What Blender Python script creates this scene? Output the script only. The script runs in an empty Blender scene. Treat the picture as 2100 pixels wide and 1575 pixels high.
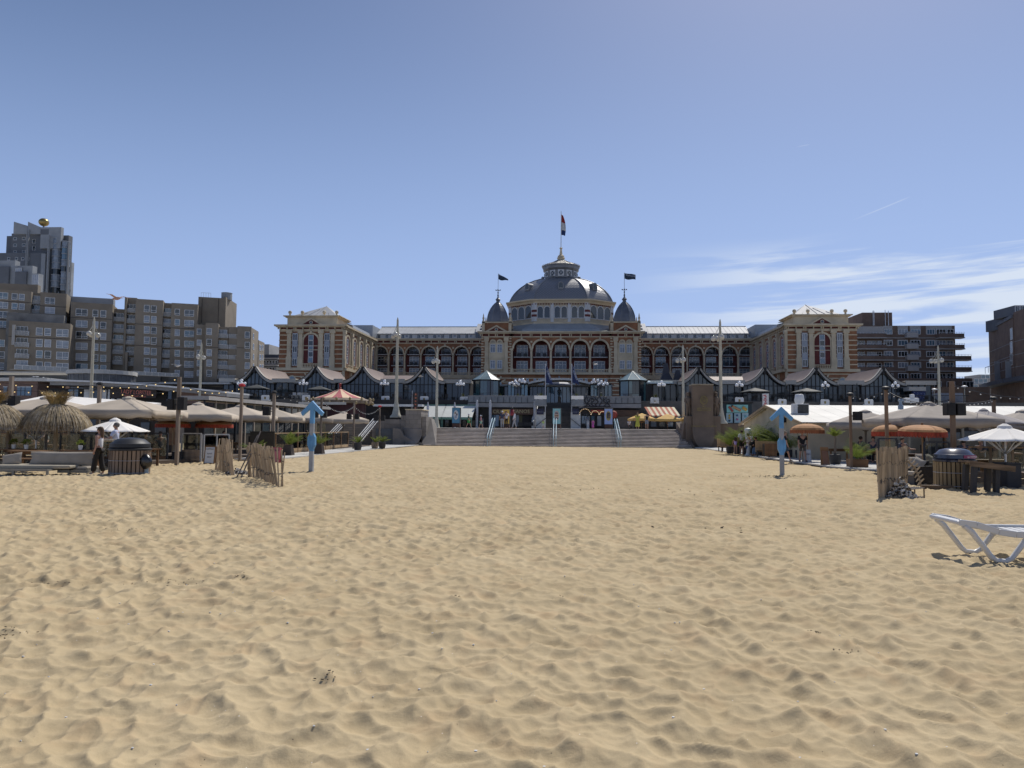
import bpy, bmesh, math, random
import numpy as np
from mathutils import Vector, Matrix
random.seed(7)
scene = bpy.context.scene
R = math.radians
col = scene.collection

# ---------------------------------------------------------------- camera
EYE = Vector((0, 0, 1.75))
FPX = 1500.0
YAW, PITCH, ROLL = R(3.8), math.atan(89.5 / 1500), R(0.45)
fwd = Vector((-math.sin(YAW) * math.cos(PITCH), math.cos(YAW) * math.cos(PITCH), math.sin(PITCH)))
rt = Vector((math.cos(YAW), math.sin(YAW), 0))
up = rt.cross(fwd)
rt2 = rt * math.cos(ROLL) + up * math.sin(ROLL)
up2 = up * math.cos(ROLL) - rt * math.sin(ROLL)
cam_d = bpy.data.cameras.new('camera')
cam = bpy.data.objects.new('camera', cam_d)
col.objects.link(cam)
cam.matrix_world = Matrix(((rt2.x, up2.x, -fwd.x, EYE.x), (rt2.y, up2.y, -fwd.y, EYE.y), (rt2.z, up2.z, -fwd.z, EYE.z), (0, 0, 0, 1)))
cam_d.sensor_width = 36
cam_d.lens = 36 * FPX / 2100
cam_d.clip_end = 6000
cam_d.clip_start = 0.05
scene.camera = cam

def ray(px, py):
    return fwd + rt2 * ((px - 1050) / FPX) - up2 * ((py - 787.5) / FPX)
def P(px, py, Y):
    r = ray(px, py); return EYE + r * ((Y - EYE.y) / r.y)
def G(px, py, z=0.0):
    r = ray(px, py); return EYE + r * ((z - EYE.z) / r.z)
def X(px, Y, py=870):
    return P(px, py, Y).x
def Z(py, Y, px=1050):
    return P(px, py, Y).z

# ---------------------------------------------------------------- sky + sun
SUN_AZ, SUN_EL = 24.0, 53.0     # azimuth from +Y towards +X
w = bpy.data.worlds.new('World'); scene.world = w; w.use_nodes = True
nt = w.node_tree; N = nt.nodes; L = nt.links
for n in list(N): N.remove(n)
def nd(t, **k):
    n = N.new(t)
    for a, b in k.items(): setattr(n, a, b)
    return n
sky = nd('ShaderNodeTexSky', sky_type='NISHITA', sun_disc=False, sun_elevation=R(SUN_EL), sun_rotation=R(SUN_AZ),
         air_density=1.0, dust_density=0.8, ozone_density=3.5, altitude=0)
bg = nd('ShaderNodeBackground'); out = nd('ShaderNodeOutputWorld')
tc = nd('ShaderNodeTexCoord')
def mth(op, a, b=None, c=None, clamp=False):
    n = nd('ShaderNodeMath', operation=op, use_clamp=clamp)
    for i, v in enumerate((a, b, c)):
        if v is None: continue
        if isinstance(v, (int, float)): n.inputs[i].default_value = v
        else: L.new(v, n.inputs[i])
    return n.outputs[0]
sep = nd('ShaderNodeSeparateXYZ'); L.new(tc.outputs['Generated'], sep.inputs[0])
sx, sy, sz = sep.outputs
azim = mth('ARCTAN2', sx, sy)                       # 0 straight ahead, + to the right
elev = mth('ARCSINE', sz)
cmb = nd('ShaderNodeCombineXYZ')
L.new(mth('MULTIPLY', azim, 3.0), cmb.inputs[0]); L.new(mth('MULTIPLY', mth('ADD', elev, mth('MULTIPLY', azim, -.03)), 40.0), cmb.inputs[1]); cmb.inputs[2].default_value = 3.7
n1 = nd('ShaderNodeTexNoise'); n1.inputs['Scale'].default_value = 1.15; n1.inputs['Detail'].default_value = 6; n1.inputs['Roughness'].default_value = 0.55; n1.inputs['Distortion'].default_value = 0.4
L.new(cmb.outputs[0], n1.inputs['Vector'])
def ss(x, a, b):
    n = nd('ShaderNodeMapRange', interpolation_type='SMOOTHSTEP'); L.new(x, n.inputs['Value'])
    n.inputs['From Min'].default_value = a; n.inputs['From Max'].default_value = b; return n.outputs[0]
band = mth('MULTIPLY', ss(elev, 0.25, 0.20), ss(azim, 0.06, 0.34))
band2 = ss(elev, 0.16, 0.02)
cl = mth('MULTIPLY', ss(n1.outputs['Fac'], 0.42, 0.60), band)
cl = mth('MULTIPLY', cl, 0.95)
# contrails: two thin streaks high on the right
def contrail(a0, e0, a1, e1, wd, st):
    dx, dy = a1 - a0, e1 - e0; ln = math.hypot(dx, dy); ux, uy = dx / ln, dy / ln
    pa = mth('ADD', mth('MULTIPLY', mth('SUBTRACT', azim, a0), ux), mth('MULTIPLY', mth('SUBTRACT', elev, e0), uy))
    pb = mth('ABSOLUTE', mth('SUBTRACT', mth('MULTIPLY', mth('SUBTRACT', azim, a0), -uy), mth('MULTIPLY', mth('SUBTRACT', elev, e0), -ux)))
    return mth('MULTIPLY', mth('MULTIPLY', mth('MULTIPLY', ss(pa, 0.0, ln * .5), ss(pa, ln, ln * .8)), ss(pb, wd, 0.0)), st)
def ae(px, py):
    r = ray(px, py).normalized(); return math.atan2(r.x, r.y), math.asin(r.z)
for (p, q, wd, st) in (((1738, 456), (1872, 401), .0012, .30), ((1630, 302), (1662, 296), .0008, .22)):
    cl = mth('ADD', cl, contrail(*ae(*p), *ae(*q), wd, st))
mixc = nd('ShaderNodeMixRGB'); mixc.inputs[2].default_value = (8.6, 9.6, 11.2, 1)
hz = nd('ShaderNodeMixRGB'); hz.inputs[2].default_value = (5.0, 7.0, 10.9, 1)     # pale air towards the horizon, all the way round
L.new(mth('MULTIPLY', ss(elev, 0.60, -0.05), 0.93), hz.inputs[0]); L.new(sky.outputs[0], hz.inputs[1])
L.new(mth('MINIMUM', cl, 1.0), mixc.inputs[0])
tint = nd('ShaderNodeMixRGB', blend_type='MULTIPLY'); tint.inputs[0].default_value = 1; tint.inputs[2].default_value = (1.0, .975, 1.04, 1)
L.new(hz.outputs[0], tint.inputs[1]); L.new(tint.outputs[0], mixc.inputs[1])
L.new(mixc.outputs[0], bg.inputs[0]); bg.inputs[1].default_value = 0.078
L.new(bg.outputs[0], out.inputs[0])

sd = bpy.data.lights.new('sun', 'SUN'); so = bpy.data.objects.new('sun', sd); col.objects.link(so)
sd.energy = 3.8; sd.angle = R(0.53); sd.color = (1, .95, .87)
sv = Vector((math.sin(R(SUN_AZ)) * math.cos(R(SUN_EL)), math.cos(R(SUN_AZ)) * math.cos(R(SUN_EL)), math.sin(R(SUN_EL))))
so.rotation_euler = sv.to_track_quat('Z', 'Y').to_euler()
so.location = sv * 80
scene.view_settings.view_transform = 'Standard'; scene.view_settings.look = 'None'
scene.view_settings.exposure = 0.04; scene.view_settings.gamma = 1; scene.view_settings.use_curve_mapping = False
scene.render.engine = 'CYCLES'
scene.cycles.max_bounces = 6

# ---------------------------------------------------------------- materials
_m = {}
def mat(name, c, rough=.7, metal=0.0, var=.12, vs=3.0, bump=0.0, bs=30.0, spec=.4, emit=0, stretch=(1, 1, 1), alpha=1.0, var2=0.0):
    if name in _m: return _m[name]
    m = bpy.data.materials.new(name); m.use_nodes = True
    t = m.node_tree; n = t.nodes; l = t.links
    b = n['Principled BSDF']
    b.inputs['Base Color'].default_value = (*c, 1); b.inputs['Roughness'].default_value = rough
    b.inputs['Metallic'].default_value = metal; b.inputs['Specular IOR Level'].default_value = spec
    if emit:
        b.inputs['Emission Color'].default_value = (*c, 1); b.inputs['Emission Strength'].default_value = emit
    if var or bump:
        g = n.new('ShaderNodeNewGeometry'); mp = n.new('ShaderNodeMapping'); mp.inputs['Scale'].default_value = stretch
        l.new(g.outputs['Position'], mp.inputs[0])
    if var:
        z = n.new('ShaderNodeTexNoise'); z.inputs['Scale'].default_value = vs; z.inputs['Detail'].default_value = 5
        l.new(mp.outputs[0], z.inputs['Vector'])
        z2 = n.new('ShaderNodeTexNoise'); z2.inputs['Scale'].default_value = vs * .17; z2.inputs['Detail'].default_value = 3
        l.new(mp.outputs[0], z2.inputs['Vector'])
        ad = n.new('ShaderNodeMath'); ad.operation = 'ADD'; l.new(z.outputs['Fac'], ad.inputs[0]); l.new(z2.outputs['Fac'], ad.inputs[1])
        mr = n.new('ShaderNodeMapRange'); mr.inputs['From Min'].default_value = .7; mr.inputs['From Max'].default_value = 1.3
        mr.inputs['To Min'].default_value = 1 - var * 1.6; mr.inputs['To Max'].default_value = 1 + var
        l.new(ad.outputs[0], mr.inputs[0])
        oi = n.new('ShaderNodeObjectInfo'); mo = n.new('ShaderNodeMath'); mo.operation = 'MULTIPLY_ADD'
        l.new(oi.outputs['Random'], mo.inputs[0]); mo.inputs[1].default_value = var2; mo.inputs[2].default_value = 1 - var2 * .5
        mm = n.new('ShaderNodeMath'); mm.operation = 'MULTIPLY'; l.new(mr.outputs[0], mm.inputs[0]); l.new(mo.outputs[0], mm.inputs[1])
        vm = n.new('ShaderNodeVectorMath'); vm.operation = 'SCALE'; vm.inputs[0].default_value = c; l.new(mm.outputs[0], vm.inputs['Scale'])
        l.new(vm.outputs[0], b.inputs['Base Color'])
    if bump:
        z3 = n.new('ShaderNodeTexNoise'); z3.inputs['Scale'].default_value = bs; z3.inputs['Detail'].default_value = 4
        l.new(mp.outputs[0], z3.inputs['Vector'])
        bp = n.new('ShaderNodeBump'); bp.inputs['Strength'].default_value = min(1, bump); bp.inputs['Distance'].default_value = .02
        l.new(z3.outputs['Fac'], bp.inputs['Height']); l.new(bp.outputs[0], b.inputs['Normal'])
    if alpha < 1: b.inputs['Alpha'].default_value = alpha
    _m[name] = m; return m

# ---------------------------------------------------------------- mesh helpers
class MB:
    def __init__(s): s.v = []; s.f = []
    def add(s, vs, fs):
        o = len(s.v); s.v += [tuple(v) for v in vs]; s.f += [tuple(i + o for i in f) for f in fs]; return s
    def bx(s, x0, x1, y0, y1, z0, z1, M=None):
        c = [Vector((x, y, z)) for z in (z0, z1) for y in (y0, y1) for x in (x0, x1)]
        if M: c = [M @ v for v in c]
        return s.add(c, [(0, 2, 3, 1), (4, 5, 7, 6), (0, 1, 5, 4), (2, 6, 7, 3), (0, 4, 6, 2), (1, 3, 7, 5)])
    def beam(s, a, b, w, h=None, upv=(0, 0, 1)):
        a, b = Vector(a), Vector(b); d = (b - a); ln = d.length; d.normalize(); h = h or w
        u = Vector(upv); sd_ = d.cross(u)
        if sd_.length < 1e-4: sd_ = d.cross(Vector((1, 0, 0)))
        sd_.normalize(); u = sd_.cross(d)
        c = []
        for t in (0, ln):
            for (p, q) in ((-1, -1), (1, -1), (1, 1), (-1, 1)):
                c.append(a + d * t + sd_ * (p * w / 2) + u * (q * h / 2))
        return s.add(c, [(3, 2, 1, 0), (4, 5, 6, 7), (0, 1, 5, 4), (1, 2, 6, 5), (2, 3, 7, 6), (3, 0, 4, 7)])
    def tube(s, pts, r, n=8, cap=True):
        pts = [Vector(p) for p in pts]; rs = r if isinstance(r, (list, tuple)) else [r] * len(pts)
        o = len(s.v); prev = None
        for i, p in enumerate(pts):
            t = (pts[min(i + 1, len(pts) - 1)] - pts[max(i - 1, 0)]).normalized()
            if prev is None:
                a = t.orthogonal().normalized()
            else:
                a = (prev - t * prev.dot(t)); a = a.normalized() if a.length > 1e-6 else t.orthogonal().normalized()
            prev = a; b = t.cross(a)
            for k in range(n):
                q = 2 * math.pi * k / n
                s.v.append(tuple(p + (a * math.cos(q) + b * math.sin(q)) * rs[i]))
        for i in range(len(pts) - 1):
            for k in range(n):
                k2 = (k + 1) % n
                s.f.append((o + i * n + k, o + i * n + k2, o + (i + 1) * n + k2, o + (i + 1) * n + k))
        if cap:
            s.f.append(tuple(o + k for k in reversed(range(n)))); e = o + (len(pts) - 1) * n
            s.f.append(tuple(e + k for k in range(n)))
        return s
    def lathe(s, prof, n=16, c=(0, 0, 0), sx=1, sy=1, ph=0.0, cap=True):
        o = len(s.v)
        for (r, z) in prof:
            for k in range(n):
                q = 2 * math.pi * k / n + ph
                s.v.append((c[0] + r * sx * math.cos(q), c[1] + r * sy * math.sin(q), c[2] + z))
        for i in range(len(prof) - 1):
            for k in range(n):
                k2 = (k + 1) % n
                s.f.append((o + i * n + k, o + i * n + k2, o + (i + 1) * n + k2, o + (i + 1) * n + k))
        if cap:
            s.f.append(tuple(o + k for k in reversed(range(n)))); e = o + (len(prof) - 1) * n
            s.f.append(tuple(e + k for k in range(n)))
        return s
    def prism(s, pts, y0, y1):          # polygon in XZ, counter-clockwise seen from -Y, extruded along Y
        n = len(pts); c = [(x, y0, z) for x, z in pts] + [(x, y1, z) for x, z in pts]
        fs = [tuple(range(n)), tuple(reversed(range(n, 2 * n)))]
        fs += [(i, i + n, (i + 1) % n + n, (i + 1) % n) for i in range(n)]
        return s.add(c, fs)
    def prismz(s, pts, z0, z1):         # polygon in XY extruded up
        n = len(pts); c = [(x, y, z0) for x, y in pts] + [(x, y, z1) for x, y in pts]
        fs = [tuple(reversed(range(n))), tuple(range(n, 2 * n))]
        fs += [(i, (i + 1) % n, (i + 1) % n + n, i + n) for i in range(n)]
        return s.add(c, fs)
    def arch(s, cx, zs, ri, ro, y0, y1, n=14):
        for i in range(n):
            a, b = math.pi * i / n, math.pi * (i + 1) / n
            s.prism([(cx + ri * math.cos(a), zs + ri * math.sin(a)), (cx + ro * math.cos(a), zs + ro * math.sin(a)),
                     (cx + ro * math.cos(b), zs + ro * math.sin(b)), (cx + ri * math.cos(b), zs + ri * math.sin(b))], y0, y1)
        return s
    def spandrel(s, x0, x1, zs, zt, cx, r, y0, y1, n=14):
        for i in range(n):
            a, b = math.pi * i / n, math.pi * (i + 1) / n
            xa, xb = cx + r * math.cos(a), cx + r * math.cos(b)
            s.prism([(xb, zs + r * math.sin(b)), (xa, zs + r * math.sin(a)), (xa, zt), (xb, zt)], y0, y1)
        if cx - r > x0 + 1e-3: s.bx(x0, cx - r, y0, y1, zs, zt)
        if x1 > cx + r + 1e-3: s.bx(cx + r, x1, y0, y1, zs, zt)
        return s
    def quad(s, a, b, c, d): return s.add([a, b, c, d], [(0, 1, 2, 3)])
    def ball(s, c, r, n=10, m=6, sz=1.0):
        return s.lathe([(max(r * math.sin(math.pi * i / m), r * .02), -r * sz * math.cos(math.pi * i / m)) for i in range(m + 1)], n, c)
    def xf(s, M): s.v = [tuple(M @ Vector(v)) for v in s.v]; return s
    def mesh(s, name):
        me = bpy.data.meshes.new(name); me.from_pydata(s.v, [], s.f); me.update(); return me
    def build(s, name, m, parent=None, smooth=False, kind=None, loc=None, rot=None, thick=0, bevel=0, label=None):
        me = s.mesh(name)
        if m: me.materials.append(m)
        return obj(name, me, parent, smooth, kind, loc, rot, thick, bevel, label)

def obj(name, me, parent=None, smooth=False, kind=None, loc=None, rot=None, thick=0, bevel=0, label=None):
    if smooth:
        me.polygons.foreach_set('use_smooth', [True] * len(me.polygons))
        try: me.set_sharp_from_angle(angle=R(smooth if smooth is not True else 50))
        except Exception: pass
    o = bpy.data.objects.new(name, me); col.objects.link(o)
    if parent is not None: o.parent = parent
    if kind: o['kind'] = kind
    if label: o['label'] = label
    if loc is not None: o.location = loc
    if rot is not None: o.rotation_euler = rot
    if thick:
        md = o.modifiers.new('solid', 'SOLIDIFY'); md.thickness = thick; md.offset = 0
    if bevel:
        md = o.modifiers.new('bevel', 'BEVEL'); md.width = bevel; md.segments = 2; md.limit_method = 'ANGLE'
    return o

def thing(name, label, cat, loc=(0, 0, 0), rz=0.0, group=None):
    o = bpy.data.objects.new(name, None); col.objects.link(o)
    o.location = loc; o.rotation_euler = (0, 0, rz); o.empty_display_size = .3
    o['label'] = label; o['category'] = cat
    if group: o['group'] = group
    return o
def tag(o, label, cat, group=None):
    o['label'] = label; o['category'] = cat
    if group: o['group'] = group
    return o
KIDS = {}
def dup(root, label, loc=None, rz=None, group=None, scale=None):
    r = root.copy(); col.objects.link(r); r['label'] = label
    if loc is not None: r.location = loc
    if rz is not None: r.rotation_euler = (0, 0, rz)
    if group: r['group'] = group
    if scale: r.scale = (scale,) * 3 if isinstance(scale, (int, float)) else scale
    if root.name not in KIDS:
        KIDS[root.name] = [(c, list(c.children)) for c in root.children]
    for ch, gs in KIDS[root.name]:
        c = ch.copy(); col.objects.link(c); c.parent = r
        for g in gs:
            d = g.copy(); col.objects.link(d); d.parent = c
    return r

def text(name, s, size, m, parent, loc, rot=(R(90), 0, 0), extrude=.01, align='CENTER', sx=1.0):
    cu = bpy.data.curves.new(name, 'FONT'); cu.body = s; cu.size = size; cu.extrude = extrude
    cu.align_x = align; cu.align_y = 'CENTER'; cu.resolution_u = 2
    o = bpy.data.objects.new(name, cu); col.objects.link(o)
    dg = bpy.context.evaluated_depsgraph_get(); me = bpy.data.meshes.new_from_object(o.evaluated_get(dg))
    bpy.data.objects.remove(o); bpy.data.curves.remove(cu)
    me.materials.clear(); me.materials.append(m)
    o = obj(name, me, parent, loc=loc, rot=rot); o.scale = (sx, 1, 1)
    return o

# ---------------------------------------------------------------- palette
BRICK = mat('brick_brown', (.29, .135, .068), .85, var=.22, vs=1.2, bump=.3, bs=9)
BRICKR = mat('brick_red', (.125, .032, .028), .85, var=.2, vs=1.4)
STONE = mat('stone_cream', (.58, .49, .34), .8, var=.16, vs=.7)
ROOFW = mat('zinc_roof', (.40, .41, .42), .65, metal=.0, var=.12, vs=.5)
SLATE = mat('slate_grey', (.15, .16, .185), .38, metal=.15, var=.2, vs=.8)
LEAD = mat('lead_grey', (.21, .215, .22), .5, metal=.3, var=.15, vs=.8)
PALE = mat('pale_paint', (.56, .57, .57), .6, var=.1, vs=.6)
FRAME = mat('white_frame', (.62, .63, .63), .5, var=.06)
GLASS = mat('window_glass', (.035, .05, .07), .07, var=0, spec=.9)
GLASSL = mat('curtained_glass', (.20, .23, .27), .25, var=.3, vs=.9, spec=.8)
GLASSB = mat('blue_glass', (.07, .13, .18), .05, var=.3, vs=.4, spec=1.0)
GLASSD = mat('dark_glass', (.015, .022, .028), .06, var=.3, vs=.6, spec=.8)
BLACK = mat('black_paint', (.012, .012, .014), .55, var=.1)
DARK = mat('dark_interior', (.018, .015, .013), .8, var=.3, vs=.8)
IRON = mat('iron_dark', (.03, .033, .04), .5, var=.1)
STEEL = mat('steel', (.45, .46, .47), .35, metal=.7, var=.08)
WOOD = mat('grey_wood', (.23, .175, .125), .8, var=.28, vs=6, stretch=(1, 1, .12), var2=.45, bump=.3, bs=60)
WOODB = mat('brown_wood', (.19, .105, .05), .65, var=.25, vs=5, stretch=(.2, 1, 1), var2=.3)
WOODL = mat('light_wood', (.42, .29, .16), .65, var=.2, vs=5, stretch=(1, 1, .2), var2=.25)
POST = mat('post_wood', (.21, .17, .135), .8, var=.3, vs=5, stretch=(1, 1, .1), bump=.3, bs=50)
CANVAS = mat('beige_canvas', (.46, .395, .315), .85, var=.1, vs=1.3, bump=.2, bs=6)
CANVASD = mat('taupe_canvas', (.25, .215, .19), .85, var=.12, vs=1.3, bump=.2, bs=6)
WHITEC = mat('white_canvas', (.78, .75, .70), .8, var=.05)
CONC = mat('pale_concrete', (.50, .49, .46), .85, var=.1, vs=.9, bump=.2)
BLUEP = mat('sky_blue_paint', (.13, .34, .60), .55, var=.14, vs=4)
GREYP = mat('grey_paint', (.33, .35, .37), .6, var=.14, vs=5)
POLEC = mat('cream_pole', (.44, .42, .34), .5, var=.08)
SKIN = mat('skin', (.42, .24, .17), .6, var=.06)
# ================================================================ SAND
def hash2(ix, iy, seed):
    n = (ix.astype(np.int64) * 374761393 + iy.astype(np.int64) * 668265263 + seed * 982451653) & 0xffffffff
    n = ((n ^ (n >> 13)) * 1274126177) & 0xffffffff
    n = (n ^ (n >> 16)) & 0xffffffff
    return n.astype(np.float64) / 4294967295.0
def vnoise(x, y, seed):
    ix, iy = np.floor(x), np.floor(y); fx, fy = x - ix, y - iy
    fx = fx * fx * (3 - 2 * fx); fy = fy * fy * (3 - 2 * fy)
    a, b = hash2(ix, iy, seed), hash2(ix + 1, iy, seed); c, d = hash2(ix, iy + 1, seed), hash2(ix + 1, iy + 1, seed)
    return (a * (1 - fx) + b * fx) * (1 - fy) + (c * (1 - fx) + d * fx) * fy
def fbm(x, y, seed, o=4):
    s = 0; a = .5
    for i in range(o):
        s = s + a * (vnoise(x, y, seed + i) - .5); x = x * 2.03 + 11.3; y = y * 2.03 + 5.7; a *= .5
    return s
def pits(x, y, cell, dep, k, seed, rot, ani):
    """trodden sand: union of bowl-shaped prints, ridges where bowls meet"""
    c, s_ = math.cos(rot), math.sin(rot)
    u, v = (x * c + y * s_) / cell, (-x * s_ + y * c) / cell * ani
    iu, iv = np.floor(u), np.floor(v); best = np.zeros_like(x) + 9.0
    for du in (-1, 0, 1):
        for dv in (-1, 0, 1):
            cu, cv = iu + du, iv + dv
            pu = cu + .1 + .8 * hash2(cu, cv, seed); pv = cv + .1 + .8 * hash2(cu, cv, seed + 1)
            d_ = dep * (.35 + .65 * hash2(cu, cv, seed + 2) ** 1.2)
            an = hash2(cu, cv, seed + 3) * 3.14; ca, sa = np.cos(an), np.sin(an)
            eu, ev = (u - pu) * cell, (v - pv) * cell / ani
            a = eu * ca + ev * sa; b = -eu * sa + ev * ca
            el = 1.0 + .55 * hash2(cu, cv, seed + 4)
            d2 = (a / el) ** 2 + (b * el * .9) ** 2
            best = np.minimum(best, k * d2 - d_)
    return best
def sand_base(x, y):
    z = fbm(x * .16, y * .16, 91, 3) * .16
    z = z + fbm(x * .55, y * .35, 191, 3) * .045 * np.clip((y - 2) / 10, 0.3, 1)
    lm = np.exp(-(((x + 12.8) / 3.4) ** 2 + ((y - 22.5) / 3.0) ** 2)) * .16      # low drift by the picket fence
    return z + lm
def sand_z(x, y):
    wx = x + fbm(x * 2.6, y * 2.6, 5, 3) * .17; wy = y + fbm(x * 2.6, y * 2.6, 15, 3) * .17
    big = pits(wx, wy, .24, .046, 2.3, 21, .62, 1.15)
    med = pits(wx + 3.1, wy, .135, .016, 3.3, 41, .9, 1.2)
    z = np.minimum(big, 0.035) * (.75 + .5 * vnoise(x * .35, y * .35, 77)) + np.minimum(med, .02) * .8
    z = z + fbm(x * 4.5, y * 4.5, 61, 3) * .013
    # soft tyre ruts running away to the right
    for (x0, y0, x1, y1) in ((1.9, 2.6, .9, 9.5), (2.9, 2.6, 2.2, 9.5)):
        dx, dy = x1 - x0, y1 - y0; ln = math.hypot(dx, dy); dd = np.abs((x - x0) * dy - (y - y0) * dx) / ln
        t_ = ((x - x0) * dx + (y - y0) * dy) / ln; m_ = np.clip(t_ / 1.5 + .5, 0, 1) * np.clip((ln - t_) / 3, 0, 1)
        z = z + (.03 * np.exp(-((dd - .17) / .06) ** 2) - .03 * np.exp(-(dd / .12) ** 2)) * m_
    amp = np.interp(y, [0, 3, 30, 42, 70], [.80, .86, 1.1, .85, .5])
    # rolled vehicle lane across the beach
    lane = np.exp(-((y - 36.4 - x * .012) / .75) ** 4)
    amp = amp * (1 - .85 * lane)
    return sand_base(x, y) * np.clip((74 - y) / 20, 0, 1) + (z + .02) * amp * 1.0
def gz(x, y):
    return float(sand_base(np.array([x], float), np.array([y], float))[0]) * min(1, max(0, (74 - y) / 20)) - .01

def sand_mesh():
    ys = [1.9]
    while ys[-1] < 69.0: ys.append(ys[-1] * 1.0042)
    ys = np.array(ys); ncol = 860
    u = np.linspace(-1.0, .95, ncol)
    Yg, Ug = np.meshgrid(ys, u, indexing='ij'); Xg = Ug * (Yg * 1.0 + .6)
    Zg = sand_z(Xg, Yg)
    nr = len(ys)
    co = np.stack([Xg, Yg, Zg], -1).reshape(-1, 3).astype(np.float32)
    i = np.arange(nr - 1)[:, None] * ncol + np.arange(ncol - 1)[None, :]
    fc = np.stack([i, i + 1, i + ncol + 1, i + ncol], -1).reshape(-1, 4).astype(np.int32)
    me = bpy.data.meshes.new('sand'); nf = len(fc)
    me.vertices.add(len(co)); me.vertices.foreach_set('co', co.ravel())
    me.loops.add(nf * 4); me.loops.foreach_set('vertex_index', fc.ravel())
    me.polygons.add(nf); me.polygons.foreach_set('loop_start', np.arange(nf, dtype=np.int32) * 4)
    try: me.polygons.foreach_set('loop_total', np.full(nf, 4, np.int32))
    except Exception: pass
    me.polygons.foreach_set('use_smooth', np.ones(nf, bool))
    me.update(calc_edges=True); me.validate()
    return me
def sand_mat():
    m = bpy.data.materials.new('beach_sand'); m.use_nodes = True
    n = m.node_tree.nodes; l = m.node_tree.links; b = n['Principled BSDF']
    b.inputs['Roughness'].default_value = .95; b.inputs['Specular IOR Level'].default_value = .15
    g = n.new('ShaderNodeNewGeometry')
    def noise(s, d=4, r=.6):
        z = n.new('ShaderNodeTexNoise'); z.inputs['Scale'].default_value = s; z.inputs['Detail'].default_value = d; z.inputs['Roughness'].default_value = r
        l.new(g.outputs['Position'], z.inputs['Vector']); return z.outputs['Fac']
    def ramp(f, stops):
        r = n.new('ShaderNodeValToRGB'); l.new(f, r.inputs[0]); e = r.color_ramp.elements
        e[0].position = stops[0][0]; e[0].color = (*stops[0][1], 1); e[1].position = stops[1][0]; e[1].color = (*stops[1][1], 1); return r.outputs[0]
    c1 = ramp(noise(.7, 6), [(.35, (.425, .337, .204)), (.66, (.505, .408, .255))])
    grain = ramp(noise(420, 2), [(.3, (.78, .78, .79)), (.7, (1.18, 1.17, 1.15))])
    mx = n.new('ShaderNodeMixRGB'); mx.blend_type = 'MULTIPLY'; mx.inputs[0].default_value = 1; l.new(c1, mx.inputs[1]); l.new(grain, mx.inputs[2])
    # rusty fines gathering here and there
    f2 = ramp(noise(2.3, 3), [(.52, (0, 0, 0)), (.75, (1, 1, 1))])
    mx2 = n.new('ShaderNodeMixRGB'); mx2.inputs[2].default_value = (.44, .30, .17, 1)
    mf = n.new('ShaderNodeMath'); mf.operation = 'MULTIPLY'; mf.inputs[1].default_value = .45; l.new(f2, mf.inputs[0]); l.new(mf.outputs[0], mx2.inputs[0]); l.new(mx.outputs[0], mx2.inputs[1])
    # specks of shell and weed
    vo = n.new('ShaderNodeTexVoronoi'); vo.inputs['Scale'].default_value = 26; l.new(g.outputs['Position'], vo.inputs['Vector'])
    lt = n.new('ShaderNodeMath'); lt.operation = 'LESS_THAN'; lt.inputs[1].default_value = .085; l.new(vo.outputs['Distance'], lt.inputs[0])
    sp = n.new('ShaderNodeSeparateColor'); l.new(vo.outputs['Color'], sp.inputs[0])
    g1 = n.new('ShaderNodeMath'); g1.operation = 'GREATER_THAN'; g1.inputs[1].default_value = .93; l.new(sp.outputs[0], g1.inputs[0])
    w1 = n.new('ShaderNodeMath'); w1.operation = 'MULTIPLY'; l.new(lt.outputs[0], w1.inputs[0]); l.new(g1.outputs[0], w1.inputs[1])
    mx3 = n.new('ShaderNodeMixRGB'); l.new(w1.outputs[0], mx3.inputs[0]); l.new(mx2.outputs[0], mx3.inputs[1])
    rr = n.new('ShaderNodeMath'); rr.operation = 'GREATER_THAN'; rr.inputs[1].default_value = .5; l.new(sp.outputs[1], rr.inputs[0])
    mc = n.new('ShaderNodeMixRGB'); mc.inputs[1].default_value = (.06, .045, .03, 1); mc.inputs[2].default_value = (.8, .75, .66, 1); l.new(rr.outputs[0], mc.inputs[0]); l.new(mc.outputs[0], mx3.inputs[2])
    l.new(mx3.outputs[0], b.inputs['Base Color'])
    b1 = n.new('ShaderNodeBump'); b1.inputs['Distance'].default_value = .004; b1.inputs['Strength'].default_value = .55; l.new(noise(160, 5, .7), b1.inputs['Height'])
    b2 = n.new('ShaderNodeBump'); b2.inputs['Distance'].default_value = .035; b2.inputs['Strength'].default_value = .35; l.new(noise(7, 4, .6), b2.inputs['Height'])
    l.new(b2.outputs[0], b1.inputs['Normal']); l.new(b1.outputs[0], b.inputs['Normal'])
    return m
SAND = sand_mat()
sm = sand_mesh(); sm.materials.append(SAND)
so_ = obj('sand', sm, kind='structure')
MB().bx(-1500, 1500, -200, 3500, -1.2, -.45).build('ground', SAND, kind='structure')

# concrete paths along both beach clubs (4 mm sheets with thickness)
def strip(pts, z0, z1):
    m = MB(); m.prismz(pts, z0, z1); return m
pl = [G(822, 915), G(700, 928), G(600, 946), G(470, 958)]
strip([(-13.2, 69.0), (-16.6, 69.0), (-16.4, 36.0), (-14.4, 36), (-14.3, 41), (-14.0, 52), (-13.5, 60)], .02, .085).build('path', CONC, kind='structure')
strip([(12.3, 69.0), (12.5, 58.0), (12.3, 44), (12.5, 35), (13.8, 30.5), (22.0, 30.5), (22.0, 34), (16.5, 40), (15.5, 52), (15.2, 69)], .02, .09).build('path', CONC, kind='structure')
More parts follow.
